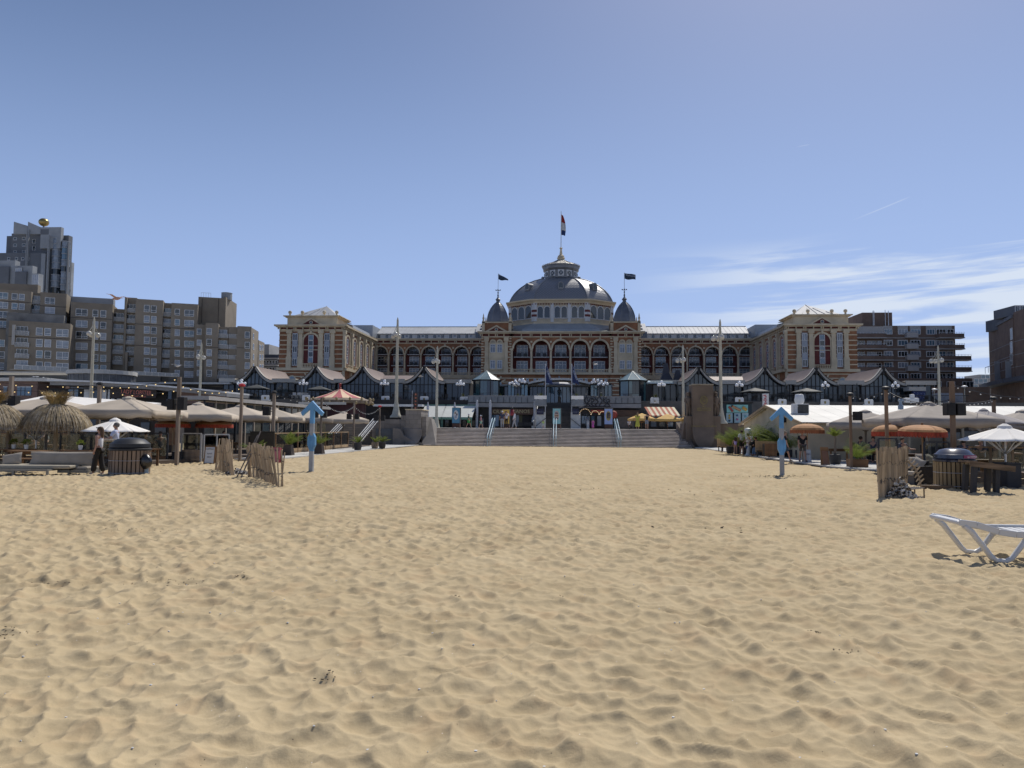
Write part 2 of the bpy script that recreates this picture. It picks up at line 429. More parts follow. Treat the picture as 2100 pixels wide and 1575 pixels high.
# ================================================================ PROMENADE, BEACH STAIR, STONE WALLS
PZ = 1.68                       # promenade level
YT, YB = 72.6, 68.0             # stair top / foot
TZ = 5.25                       # upper terrace level
paving = MB(); paving.bx(-420, 420, YT + .002, 520, -.5, PZ)
paving.build('promenade', CONC, kind='structure')
STEP = mat('step_stone', (.47, .41, .36), .85, var=.2, vs=1.5, var2=.25, bump=.2)
WALLS = mat('wall_stone', (.235, .215, .195), .88, var=.16, vs=1.3, var2=.28, bump=.25, bs=14)
JOINT = mat('dark_joint', (.09, .08, .075), .9, var=.1)
stair = thing('beach_stair', 'wide grey stone stair rising from the sand to the promenade', 'stair', (-.5, YB, 0))
NS = 13
for i in range(NS):
    y0 = i * (YT - YB) / NS; x0, x1 = -12.3 , 12.3 + .2
    h = PZ / NS
    yb = (YT - YB) if i == NS - 1 else y0 + .75
    zt = (i + 1) * h
    q = MB()
    pr = [(y0 + .05, zt), (yb, zt), (yb, i * h - (.1 if i == 0 else 0) + .001), (y0 + .13, i * h - (.1 if i == 0 else 0) + .001), (y0 + .11, zt - .065), (y0 + .004, zt - .06), (y0 + .006, zt - .035)]
    q.add([(x, y, z) for x in (x0, x1) for y, z in pr], [tuple(range(7)), tuple(reversed(range(7, 14)))] + [(a, a + 7, (a + 1) % 7 + 7, (a + 1) % 7) for a in range(7)])
    q.build('step', STEP, stair)
# blue-grey stair rails
RAILB = mat('pale_blue_rail', (.36, .50, .56), .45, var=.1)
rail0 = thing('stair_handrail', 'light blue metal handrail at the left of the beach stair', 'handrail', (X(1007, 70), YB - .2, 0), 0, 'handrails on the beach stair')
def rail_parts(r):
    for dx in (-.12, .12):
        pts = [(dx, .0, 1.0), (dx, 4.7, 1.0 + PZ), (dx, 5.1, 1.0 + PZ), (dx, 5.25, .75 + PZ)]
        MB().tube([(dx, -.25, .72), (dx, 0, 1.0)] + pts[1:], .035, 8).build('rail', RAILB, r, True)
    for (y, z0) in ((.15, -.1), (1.7, .55), (3.2, 1.1), (4.8, PZ - .02)):
        for dx in (-.12, .12):
            MB().tube([(dx, y, z0 - .05), (dx, y, 1.0 + PZ * min(1, max(0, y / 4.7)))], .03, 6).build('post', RAILB, r, True)
rail_parts(rail0)
dup(rail0, 'light blue metal handrail up the middle of the beach stair', (X(1138, 70), YB - .2, 0))
dup(rail0, 'light blue metal handrail at the right of the beach stair', (X(1267, 70), YB - .2, 0))

def block_wall(parent, x0, x1, y0, y1, z0, z1, bw, bh, m=None, off=0.0, name='stone_block'):
    """courses of separate blocks with recessed joints"""
    m = m or WALLS
    MB().bx(x0 + .02, x1 - .02, y0 + .03, y1 - .001, z0, z1 - .02).build('core', JOINT, parent)
    nr = max(1, round((z1 - z0) / bh)); h = (z1 - z0) / nr
    for r in range(nr):
        xs = [x0]; st = bw * (.5 if r % 2 else 1.0) + off
        p = x0 + st
        while p < x1 - bw * .3: xs.append(p); p += bw
        xs.append(x1)
        for a, b in zip(xs, xs[1:]):
            MB().bx(a + .008, b - .008, y0 + random.uniform(-.006, .006), y1, z0 + r * h + .008, z0 + (r + 1) * h - .008).build(name, m, parent)
# left wall of the stair: tall rounded niche block, stepped shoulders, sloping foot
lw = thing('stone_wall', 'grey stone block wall with carved niche left of the stair', 'wall', (-12.8, 68, 0))
def lx(px, Y=69): return X(px, Y) + 12.8
def lz(py, Y=69, px=850): return Z(py, Y, px)
a0, a1, a2, a3, a4 = lx(762), lx(822), lx(832), lx(864), lx(874)
zt = lz(841); zs = lz(852); zl = lz(860)
block_wall(lw, a0, a1, 1.2, 4.6, -.2, zl, 1.15, .48)
block_wall(lw, a1, a2, 1.05, 4.6, -.2, zs, .5, .5)
block_wall(lw, a2, a3, .9, 4.6, lz(879), zt, .75, .5)
block_wall(lw, a3, a4, 1.1, 4.6, -.2, lz(854), .6, .5)
MB().bx(a2 - .06, a3 + .06, .84, 4.66, zt + .002, zt + .1).build('capstone', STONE, lw, bevel=.02)
# hollow curved face under the tall block (a swept quarter bowl)
m = MB(); n = 14
for i in range(n + 1):
    t = i / n
    zc = lz(879) * (1 - t) + .08 * t; yy = .9 - 1.1 * (t ** 2.2)
    w_ = (a3 - a2) / 2 * math.sqrt(max(0.0, 1 - (t * .93) ** 2.6)) + .12; cx = (a2 + a3) / 2
    m.v += [(cx - w_, yy, zc), (cx + w_, yy, zc)]
    if i: k = 2 * i; m.f.append((k - 2, k - 1, k + 1, k))
m.build('curved_niche', WALLS, lw, True, thick=.06)
m = MB(); m.prism([(a1 - .6, -.15), (a4 + 1.3, -.15), (a4 + .25, .12), (a3 - .4, .38), (a2 - .05, .95), (a1 + .05, lz(879)), (a1 - .6, lz(879))], .25, .95)
m.build('sloping_foot', WALLS, lw, bevel=.02)
m = MB(); m.add([(a4 - .25, 0.2, -.1), (a4 + 1.15, -.1, -.1), (a4 + 1.15, 4.6, -.1), (a4 - .2, 4.6, -.1), (a4 - .25, .2, .1), (a4 + 1.15, -.1, .08), (a4 - .2, 4.6, lz(858)), (a4 + .12, 4.6, lz(858)), (a4 - .2, 3.0, lz(858)), (a4 + .12, 3.0, lz(858))],
 [(0, 1, 5, 4), (4, 5, 9, 8), (8, 9, 7, 6), (1, 2, 7, 9, 5), (0, 4, 8, 6, 3)])
m.build('stair_cheek', WALLS, lw)
MB().bx(lx(770), lx(820), 1.10, 1.19, .05, lz(880)).build('steel_panel', mat('steel_blue_panel', (.12, .14, .16), .4, metal=.3, var=.12), lw)
# long retaining wall further left, behind the beach club
rw = thing('retaining_wall', 'long grey stone retaining wall behind the left beach club', 'wall', (-60, 70, 0))
MB().bx(-60, a0 - 12.8 + 60 - .01, 0, 2.6, -.3, PZ + .45).build('wall_face', WALLS, rw)
rw = thing('retaining_wall', 'long brownish retaining wall behind the right beach club', 'wall', (60, 70, 0))
MONU = mat('monument_stone', (.165, .128, .098), .85, var=.2, vs=1.0, bump=.25, bs=10)
MB().bx(15.4 - 60, 60, 0, 2.6, -.3, PZ + .42).build('wall_face', MONU, rw)

# right: monument with two carved figures
mo = thing('stone_monument', 'tall brown stone monument with gilded crest right of the stair', 'monument', (13.6, 68.6, 0))
def rx(px, Y=69): return X(px, Y) - 13.6
def rz_(py, Y=69): return Z(py, Y, 1440)
b0, b1, b2, b3 = rx(1396.5), rx(1409), rx(1421), rx(1464)
b4, b5 = rx(1474), rx(1497)
MB().bx(b2, b3, .5, 2.4, -.2, rz_(790)).build('shaft', MONU, mo, bevel=.03)
MB().bx(b2 - .03, b3 + .03, .46, 2.44, rz_(790) + .002, rz_(789) + .08).build('capstone', mat('lichen_stone', (.30, .26, .20), .8, var=.2), mo, bevel=.02)
MB().bx(b1, b2 - .003, .7, 2.3, -.2, rz_(853)).build('pedestal', MONU, mo, bevel=.03)
MB().bx(b3 + .003, b4 + .25, .7, 2.3, -.2, rz_(853)).build('pedestal', MONU, mo, bevel=.03)
MB().bx(b3 + .003, b4 + .1, 1.7, 2.3, rz_(853) + .002, rz_(800)).build('back_slab', MONU, mo, bevel=.02)
MB().bx(b1 + .2, b2 - .003, 1.7, 2.3, rz_(853) + .002, rz_(803)).build('back_slab', MONU, mo, bevel=.02)
# curved prow at the foot
m = MB(); n = 14; cx = (b2 + b3) / 2
for i in range(n + 1):
    t = i / n; w_ = (b3 - b2) / 2 * math.sqrt(max(0, 1 - (t * .92) ** 2.6)) + .05
    zc = 1.9 * (1 - t) + .1 * t; yy = .5 - .55 * math.sin(min(1, t * 1.1) * 1.4)
    m.v += [(cx - w_, yy, zc), (cx + w_, yy, zc), (cx - w_, .55, zc), (cx + w_, .55, zc)]
    if i:
        k = 4 * i; m.f += [(k - 4, k - 3, k + 1, k), (k - 2, k - 4, k, k + 2), (k - 3, k - 1, k + 3, k + 1)]
m.f.append((0, 2, 3, 1))
m.build('prow', MONU, mo, 35)
m = MB(); m.prism([(b1 - .35, -.2), (b5 + 6, -.2), (b5 + 6, rz_(868)), (b1 - .1, rz_(868)), (b1 - .3, 1.0)], 1.2, 3.6)
m.build('base_wall', MONU, mo)
m = MB(); m.add([(b0 + .1, 3.9, -.1), (b0 + .1, 3.9, rz_(866)), (b1 + .05, 3.9, rz_(866)), (b1 + .1, 3.9, -.1), (b1 + .2, -.3, -.1), (b1 + .2, -.3, .15), (b1 + .55, -.3, .15), (b1 + .55, -.3, -.1)],
 [(0, 1, 2, 3), (4, 7, 6, 5), (0, 4, 5, 1), (1, 5, 6, 2), (2, 6, 7, 3)])
m.build('stair_cheek', MONU, mo)
GOLD = mat('dull_gold', (.30, .25, .10), .5, metal=.3, var=.2, vs=9)
cz, cx = rz_(820.5), (b2 + b3) / 2 + .08
m = MB()
for rr in (.33, .26):
    for i in range(28):
        a, b = 2 * math.pi * i / 28, 2 * math.pi * (i + 1) / 28
        m.beam((cx + rr * math.cos(a), .485, cz + 1.2 * rr * math.sin(a)), (cx + rr * math.cos(b), .485, cz + 1.2 * rr * math.sin(b)), .035, .03)
for (dx, dz, ln, an) in ((-.1, .05, .2, 70), (.1, .05, .2, 110), (0, .12, .18, 0), (-.08, -.1, .16, 40), (.08, -.1, .16, 140), (0, -.02, .22, 90), (-.12, .15, .1, 20), (.12, .15, .1, 160)):
    c_, s_ = math.cos(R(an)) * ln / 2, math.sin(R(an)) * ln / 2
    m.beam((cx + dx - c_, .485, cz + dz - s_), (cx + dx + c_, .485, cz + dz + s_), .04, .03)
m.build('crest', GOLD, mo)
for i, (s_, y_) in enumerate((('1813', 833.5), ('HIER LANDDE', 837.5), ('PRINS WILLEM', 841.5), ('KONINKRIJK DER NEDERLANDEN', 874))):
    text('inscription', s_, .2 if i < 3 else .15, GOLD, mo, (cx, .49, rz_(y_)), extrude=.008)['kind'] = 'stuff'
def statue(cx_, ysc):
    m = MB()
    zb = rz_(853) + .01
    m.tube([(cx_ - .13, 1.35, zb), (cx_ - .12, 1.3, zb + .5), (cx_ - .1, 1.35, zb + 1.0)], [.12, .14, .17], 8)
    m.tube([(cx_ + .13, 1.35, zb), (cx_ + .12, 1.3, zb + .5), (cx_ + .1, 1.35, zb + 1.0)], [.12, .14, .17], 8)
    m.tube([(cx_, 1.35, zb + .85), (cx_, 1.33, zb + 1.2), (cx_, 1.35, zb + 1.6), (cx_, 1.37, zb + 1.75), (cx_, 1.35, zb + 1.9)], [.26, .24, .31, .2, .09], 10)
    for s in (-1, 1):
        m.tube([(cx_ + s * .27, 1.35, zb + 1.7), (cx_ + s * .34, 1.3, zb + 1.35), (cx_ + s * .2, 1.12, zb + 1.1)], [.1, .09, .07], 8)
    m.ball((cx_, 1.33, zb + 2.03), .14, 10, 8, 1.2)
    m.lathe([(.16, 2.12), (.14, 2.2), (.05, 2.26)], 10, (cx_, 1.33, zb))
    m.tube([(cx_ + .33, 1.2, zb), (cx_ + .33, 1.2, zb + 1.3)], .04, 6)
    m.build('carved_figure', MONU, mo, 60)
statue(b3 + .42, 1); statue(b1 + .3, 1)
# ================================================================ GRAND HOTEL
KY = 151.0
KH = thing('grand_hotel', 'long red brick and cream stone seaside hotel with grey dome', 'hotel', (0, KY, 0))
YC, YP, YW = 0.0, 140 - KY, 165 - KY          # local front planes: centre, pavilions, wings
ZG = TZ                                       # ground level behind the terrace
Z_LEDGE0, Z_LEDGE1 = 12.75, 13.15
_win = {}
def win_mesh(w, h, nx, ny, fr=.09, kind='n'):
    key = (round(w, 2), round(h, 2), nx, ny, kind)
    if key in _win: return _win[key]
    f = MB(); t = .07
    f.bx(-w / 2, w / 2, -t, 0, 0, fr).bx(-w / 2, w / 2, -t, 0, h - fr, h)
    f.bx(-w / 2, -w / 2 + fr, -t, 0, fr, h - fr).bx(w / 2 - fr, w / 2, -t, 0, fr, h - fr)
    for i in range(1, nx):
        x = -w / 2 + w * i / nx; f.bx(x - fr * .4, x + fr * .4, -t * .9, 0, fr, h - fr)
    zs = [h * j / ny for j in range(1, ny)] if kind == 'n' else [h * .68]
    if kind == 'low': zs = [h * .3]
    for z in zs: f.bx(-w / 2 + fr, w / 2 - fr, -t * .8, 0, z - fr * .4, z + fr * .4)
    p = MB(); p.bx(-w / 2 + fr * .5, w / 2 - fr * .5, -.02, .01, fr * .5, h - fr * .5)
    _win[key] = (f.mesh('window'), p.mesh('pane')); return _win[key]
def window(parent, x, y, z, w, h, nx=1, ny=1, glass=None, frame=None, rz=0, kind='n', fr=.09, label=None):
    fm, pm = win_mesh(w, h, nx, ny, fr, kind)
    frame = frame or FRAME; glass = glass or GLASS
    o = bpy.data.objects.new('window', fm); col.objects.link(o); o.parent = parent
    o.location = (x, y, z); o.rotation_euler = (0, 0, rz)
    if not len(fm.materials): fm.materials.append(frame)
    if not len(pm.materials): pm.materials.append(glass)
    q = bpy.data.objects.new('pane', pm); col.objects.link(q); q.parent = o
    if fm.materials[0] is not frame: o.material_slots[0].link = 'OBJECT'; o.material_slots[0].material = frame
    if pm.materials[0] is not glass: q.material_slots[0].link = 'OBJECT'; q.material_slots[0].material = glass
    return o
def rglass(): return random.choice((GLASSL, GLASSL, GLASSL, GLASS, GLASSB, GLASSD))

# ---- big walls
def wall(x0, x1, y0, y1, z0, z1, m=BRICK, name='wall'): return MB().bx(x0, x1, y0, y1, z0, z1).build(name, m, KH)
wall(-10.2, 10.2, 2.6, 20, ZG - 3, 21.2, BRICKR)                       # recessed centre wall
wall(-10.2, 10.2, .3, 2.59, ZG - 3, Z_LEDGE0)                          # ground storey under the arcade
for s in (-1, 1):
    xa, xb = sorted((s * 10.2, s * 16.5)); wall(xa + (.002 if s > 0 else 0), xb - (.002 if s < 0 else 0), 0, 20, ZG - 3, 21.3)
    xa, xb = sorted((s * 16.5, s * 43.2)); wall(xa, xb, YW + 2.0, YW + 12, ZG - 3, 21.3, BRICKR)
    wall(xa, xb, YW + .3, YW + 1.99, ZG - 3, Z_LEDGE0)
    xa, xb = sorted((s * 42.5, s * 55.3)); wall(xa, xb, YP, YW + 12, ZG - 3, 21.2)
# ---- arcades
def arcade(xs, r, y, zb, zsp, ztop, x0, x1, ring=.38, depth=.7, pier=.42):
    m = MB(); edges = [x0] + [(a + b) / 2 for a, b in zip(xs, xs[1:])] + [x1]
    for i, c in enumerate(xs):
        m.spandrel(edges[i], edges[i + 1], zsp, ztop, c, r + ring * .5, y, y + depth)
    m.build('arcade_wall', BRICK, KH)
    for i, c in enumerate(xs):
        MB().arch(c, zsp, r, r + ring, y - .12, y + depth - .003).build('arch_ring', STONE, KH)
        MB().bx(c - .2, c + .2, y - .25, y - .122, zsp + r - .03, zsp + r + ring + .25).build('keystone', STONE, KH)
    for e in edges:
        q = MB(); q.bx(e - pier / 2, e + pier / 2, y - .1, y + .5, zb, zsp - .45)
        q.bx(e - pier * .72, e + pier * .72, y - .2, y + .6, zsp - .45, zsp)
        q.bx(e - pier * .7, e + pier * .7, y - .18, y + .58, zb, zb + 1.0)
        q.build('column', STONE, KH, bevel=.03)
        if x0 + .5 < e < x1 - .5: MB().bx(e - .2, e + .2, y - .06, y - .002, zsp + r - .45, zsp + r - .05).build('stone_inset', STONE, KH)
    return edges
def balustrade(xa, xb, y, z0, z1):
    m = MB(); m.bx(xa, xb, y - .12, y + .12, z1 - .14, z1); m.bx(xa, xb, y - .1, y + .1, z0, z0 + .12)
    n = max(2, int((xb - xa) / .3))
    for i in range(n):
        x = xa + (i + .5) * (xb - xa) / n; m.bx(x - .06, x + .06, y - .06, y + .06, z0 + .12, z1 - .14)
    m.build('balustrade', STONE, KH)
def balcony(x, w, y, z, d=.9):
    b = MB().bx(x - w / 2, x + w / 2, y - d, y, z - .14, z).build('balcony', PALE, KH)
    m = MB(); m.bx(x - w / 2, x + w / 2, y - d, y - d + .05, z + .92, z + .98); m.bx(x - w / 2, x + w / 2, y - d, y - d + .05, z + .08, z + .12)
    n = int(w / .16)
    for i in range(n + 1):
        xx = x - w / 2 + i * w / n; m.bx(xx - .012, xx + .012, y - d + .01, y - d + .035, z + .1, z + .94)
    m.bx(x - w * .3, x - w * .05, y - d + .1, y - d + .35, z + .05, z + .8).bx(x + w * .1, x + w * .32, y - d + .1, y - d + .35, z + .05, z + .75)
    m.build('railing', IRON, b)
def cornice(x0, x1, y0, z, name='cornice', out=.7, side=0):
    m = MB(); m.bx(x0 - (out if side <= 0 else 0), x1 + (out if side >= 0 else 0), y0 - out, y0 + .6, z + .1, z + .42)
    m.bx(x0 - (out * .6 if side <= 0 else 0), x1 + (out * .6 if side >= 0 else 0), y0 - out * .6, y0 + .6, z - .1, z + .1)
    m.build(name, STONE, KH)
def frieze(x0, x1, y, zb, zt, n, pair=True):
    MB().bx(x0, x1, y - .04, y - .001, zb, zt).build('frieze', BRICKR, KH)
    MB().bx(x0, x1, y - .16, y - .002, zb - .24, zb).build('string_course', STONE, KH)
    for i in range(n + 1):
        x = x0 + (x1 - x0) * i / n
        for dx in ((-.18, .18) if (pair and i % 2 == 0) else (0,)):
            MB().bx(x + dx - .09, x + dx + .09, y - .4, y - .042, zb + .002, zt).build('bracket', STONE, KH)
sp = 4.04
xs = [sp * (i - 2) for i in range(5)]
e = arcade(xs, 1.62, YC, Z_LEDGE1, 18.2, 20.5, -10.15, 10.15)
for i in range(5):
    balustrade(e[i] + .25, e[i + 1] - .25, .1, Z_LEDGE1, 13.9)
    window(KH, xs[i], 2.59, 13.5, 2.4, 2.3, 3, 1, random.choice((GLASSL, GLASS)), kind='t', fr=.12)
    window(KH, xs[i], 2.59, 16.7, 2.4, 2.5, 3, 1, GLASSL, kind='t', fr=.12)
    balcony(xs[i], 3.4, 2.2, 16.55, 1.2)
    for dx, w_ in ((-1.25, .55), (0, 1.1), (1.25, .55)):
        window(KH, xs[i] + dx, .29, 10.4, w_, 1.6, 1, 1, GLASSB, kind='t', fr=.1)
MB().bx(-10.2, 10.2, -.5, 2.6, Z_LEDGE0, Z_LEDGE1 - .003).build('ledge', STONE, KH)
frieze(-10.2, 10.2, YC, 20.72, 21.28, 10); cornice(-10.2, 10.2, YC, 21.3)
wxs = {}
for s in (-1, 1):
    xs = [s * (18.9 + 3.73 * k) for k in range(7)]; xs.sort(); wxs[s] = xs
    xa, xb = (min(xs) - 1.86, max(xs) + 1.86)
    e = arcade(xs, 1.5, YW, Z_LEDGE1 + .4, 18.55, 20.85, xa, xb, ring=.3, depth=.6, pier=.36)
    for i, c in enumerate(xs):
        balustrade(e[i] + .2, e[i + 1] - .2, YW + .1, Z_LEDGE1 + .4, 14.2)
        for k, zz in enumerate((13.3, 15.95, 18.5)):
            g = rglass() if k else GLASSL
            window(KH, c, YW + 1.99, zz, 2.3, 2.1 if k < 2 else 1.9, 3, 1, g, kind='t', fr=.11)
            if k: balcony(c, 2.7, YW + 1.7, zz - .1, 1.1)
        window(KH, c, YW + .29, 10.2, 1.3, 1.7, 2, 1, GLASSB, kind='t', fr=.1)
    x0, x1 = sorted((s * 16.5, s * 42.5))
    MB().bx(x0, x1, YW - .3, YW + 2, Z_LEDGE0, Z_LEDGE1 + .397).build('ledge', STONE, KH)
    frieze(x0, x1, YW, 21.0, 21.5, 14); cornice(x0, x1, YW, 21.55, out=.5, side=9)
    # attic storey with strip windows and standing-seam roof
    MB().bx(x0, x1, YW + .8, YW + 9, 21.9, 23.2).build('attic', PALE, KH)
    for i in range(14):
        xx = x0 + (x1 - x0) * (i + .5) / 14
        if abs(xx) < 19.5: continue
        window(KH, xx - .35, YW + .79, 22.1, .75, .95, 2, 1, GLASSD, fr=.06)
        if i % 2: window(KH, xx + .6, YW + .79, 22.35, .7, .6, 1, 1, GLASSL, fr=.06)
    zf, zb_ = 23.2, 25.4
    roof = MB().add([(x0, YW + .5, zf), (x1, YW + .5, zf), (x1, YW + 5.5, zb_), (x0, YW + 5.5, zb_), (x0, YW + .5, zf - .15), (x1, YW + .5, zf - .15), (x1, YW + 9, zf - .15), (x0, YW + 9, zf - .15)],
        [(0, 1, 2, 3), (4, 5, 1, 0), (5, 6, 2, 1), (6, 7, 3, 2), (7, 4, 0, 3)]).build('roof', ROOFW, KH)
    for i in range(27):
        xx = x0 + (x1 - x0) * (i + .5) / 27
        MB().beam((xx, YW + .5, zf + .02), (xx, YW + 5.5, zb_ + .02), .06, .07).build('roof_seam', ROOFW, roof)
    MB().beam((x0, YW + 5.5, zb_ + .05), (x1, YW + 5.5, zb_ + .05), .15, .12).build('roof_ridge', SLATE, roof)
    # skylit link roof next to the turret
    xa, xb = (s * 16.6, s * 19.4); xa, xb = min(xa, xb), max(xa, xb)
    MB().add([(xa, YW - .2, 23.5), (xb, YW - .2, 23.5), (xb, YW + 4.5, 26.0), (xa, YW + 4.5, 26.0), (xa, YW - .2, 21.9), (xb, YW - .2, 21.9), (xb, YW + 4.5, 21.9), (xa, YW + 4.5, 21.9)],
        [(0, 1, 2, 3), (4, 5, 1, 0), (5, 6, 2, 1), (6, 7, 3, 2), (7, 4, 0, 3)]).build('link_roof', ROOFW, KH)
    for t in (.3, .65):
        MB().beam(((xa + xb) / 2 - .5, YW - .2 + 4.7 * t, 23.56 + 2.5 * t), ((xa + xb) / 2 + .5, YW - .2 + 4.7 * t, 23.56 + 2.5 * t), .8, .12, upv=(0, -.47, .88)).build('skylight', GLASSD, KH)
    for i in range(4): window(KH, xa + .4 + i * .66, YW - .22, 22.1, .6, 1.1, 1, 1, GLASSD, SLATE, fr=.06)

for k in range(5):
    for (xa, xb, yy, ex) in ((-10.2, 10.2, .3, 0), (-16.5, -10.2, 0, 1), (10.2, 16.5, 0, 1)):
        MB().bx(xa - .05 * ex, xb + .05 * ex, yy - .05, yy - .001, 8.6 + k * .82, 8.6 + k * .82 + .22).build('stone_band', STONE, KH)
for s in (-1, 1):
    c = s * 13.35
    MB().prism([(c + 1.3 * math.cos(a), 10.2 + 1.5 * math.sin(a)) for a in [math.pi * j / 12 for j in range(13)]], -.1, -.055).build('fanlight', GLASSB, KH)
    for k in range(7):
        a = math.pi * (k + .5) / 7; MB().beam((c + 1.35 * math.cos(a), -.09, 10.2 + 1.55 * math.sin(a)), (c + 2.5 * math.cos(a), -.09, 10.2 + 2.4 * math.sin(a)), .13, .3).build('voussoir', STONE, KH)
# ---- turret bays
for s in (-1, 1):
    c = s * 13.35
    for dx in (-2.05, 2.05):
        q = MB().bx(c + dx - .36, c + dx + .36, -.3, -.002, Z_LEDGE1, 20.1); q.bx(c + dx - .5, c + dx + .5, -.42, -.003, 19.7, 20.45); q.bx(c + dx - .46, c + dx + .46, -.4, -.004, Z_LEDGE1, 14.6)
        q.build('pilaster', STONE, KH)
    MB().bx(c - 1.65, c + 1.65, -.1, -.001, Z_LEDGE1, 19.4).build('bay_panel', STONE, KH)
    for dx in (-.72, .72):
        MB().arch(c + dx, 19.4, .42, .66, -.22, -.003).build('arch_ring', STONE, KH)
        MB().prism([(c + dx + .44 * math.cos(a), 19.4 + .44 * math.sin(a)) for a in [math.pi * k / 10 for k in range(11)]], -.12, -.005).build('tympanum', mat('carved_stone', (.42, .37, .29), .85, var=.3, vs=4), KH)
        for zz in (13.95, 17.3): window(KH, c + dx, -.11, zz, 1.05, 1.75, 2, 1, GLASSL, kind='t', fr=.1)
        balustrade(c + dx - .6, c + dx + .6, -.25, 13.2, 13.85)
    MB().bx(c - 1.6, c + 1.6, -.16, -.101, 16.0, 16.95).build('carved_panel', STONE, KH)
    for k in range(13):                                   # quoins
        zz = 13.4 + k * .56
        for ex, dr in ((c - 3.15, 1), (c + 3.15, -1)):
            wq = .75 if k % 2 else .45
            MB().bx(min(ex, ex + dr * wq), max(ex, ex + dr * wq), -.1, -.001, zz, zz + .26).build('quoin', STONE, KH)
    frieze(c - 3.15, c + 3.15, YC, 20.72, 21.28, 4)
    cornice(c - 3.15, c + 3.15, YC - .15, 21.3, out=.75)
    MB().bx(c - 3.2, c + 3.2, -.55, 1, Z_LEDGE0, Z_LEDGE1 - .001).build('ledge', STONE, KH)
    # pediment with round light
    MB().prism([(c - 2.35, 21.74), (c + 2.35, 21.74), (c, 23.05)], -.35, .0).build('pediment', STONE, KH)
    MB().prism([(c - 1.6, 21.8), (c + 1.6, 21.8), (c, 22.7)], -.37, -.352).build('pediment_field', BRICKR, KH)
    MB().lathe([(.36, 0), (.36, .05)], 18).xf(Matrix.Translation((c, -.372, 22.12)) @ Matrix.Rotation(R(90), 4, 'X')).build('oculus', STONE, KH)
    MB().lathe([(.24, 0), (.24, .07)], 16).xf(Matrix.Translation((c, -.374, 22.12)) @ Matrix.Rotation(R(90), 4, 'X')).build('oculus_glass', GLASSD, KH)
    MB().bx(c - 2.95, c + 2.95, .25, 5.6, 21.7, 23.55).build('parapet', BRICK, KH)
    MB().bx(c - 3.1, c + 3.1, .1, 5.75, 23.552, 23.8).build('parapet_cap', STONE, KH)
    for dx in (-2.8, 2.8):
        for yy in (.4, 5.4):
            MB().bx(c + dx - .3, c + dx + .3, yy - .3, yy + .3, 21.7, 23.83).build('corner_pier', STONE, KH)
            MB().lathe([(.26, 0), (.26, .25), (.14, .35), (.22, .6), (.24, .75), (.1, 1.15), (.14, 1.2), (.03, 1.75)], 8, (c + dx, yy, 23.84)).build('pinnacle', STONE, KH, 40)
    # onion turret, eight-sided
    tc_ = (c, 2.9, 23.8)
    prof = [(2.3, 0), (2.35, .35), (2.32, .9), (2.2, 1.6), (1.95, 2.4), (1.6, 3.1), (1.2, 3.7), (.75, 4.2), (.35, 4.55), (.3, 4.8), (.55, 5.05), (.55, 5.15), (.22, 5.5), (.12, 5.8), (.2, 6.0), (.08, 6.3), (.16, 6.7), (.06, 6.9), (.06, 7.4)]
    tr = MB().lathe(prof, 8, tc_, ph=R(22.5)).build('turret_roof', SLATE, KH)
    for k in range(8):
        q = R(22.5 + 45 * k)
        MB().tube([(tc_[0] + r * 1.01 * math.cos(q), tc_[1] + r * 1.01 * math.sin(q), tc_[2] + z) for r, z in prof[:10]], .07, 5).build('turret_rib', LEAD, tr)
    v = MB(); v.tube([(c - .45, 2.9, 30.9), (c + .45, 2.9, 30.9)], .05, 5); v.tube([(c, 2.45, 30.9), (c, 3.35, 30.9)], .05, 5)
    for dx, dy in ((-.45, 0), (.45, 0), (0, -.45), (0, .45)): v.ball((c + dx, 2.9 + dy, 31.0), .13, 8, 5)
    v.build('weather_vane', IRON, tr)
    fp = MB().tube([(c, 2.9, 31.0), (c, 2.9, 34.6)], .05, 6).build('flagpole', STEEL, KH)
    fl = MB(); nn = 10
    for i in range(nn + 1):
        t = i / nn; xx = c + .06 + 2.3 * t * (1 if s > 0 else .9); yy = 2.9 + .18 * math.sin(t * 7)
        drop = (.35 if s > 0 else 1.15) * t
        hh = 1.15 if s > 0 else 1.15 - .75 * t
        fl.v += [(xx, yy, 34.5 - drop), (xx, yy + .05, 34.5 - drop - hh - .12 * math.sin(t * 5))]
        if i: k = 2 * i; fl.f.append((k - 2, k, k + 1, k - 1))
    fo = fl.build('flag', mat('navy_flag', (.03, .055, .10), .8, var=.15), fp, True, thick=.02)
    if s > 0: text('flag_lettering', 'KURHAUS', .42, mat('faint_white', (.5, .55, .6), .8, var=0), fp, (c + 1.3, 2.72, 33.85), rot=(R(90), R(10), 0), extrude=.004)
    # small rear flagpole
    q = MB().tube([(s * 10.4, 12, 23), (s * 10.4, 12, 30.2)], .05, 5).build('flagpole', IRON, KH)
    MB().add([(s * 10.4, 12, 30), (s * 10.4 + .35, 12.05, 28.6), (s * 10.4 + .5, 12, 26.8), (s * 10.4 + .05, 12, 27.3)], [(0, 1, 2, 3)]).build('flag', mat('navy_flag'  , (.03, .055, .10)), q, thick=.03)

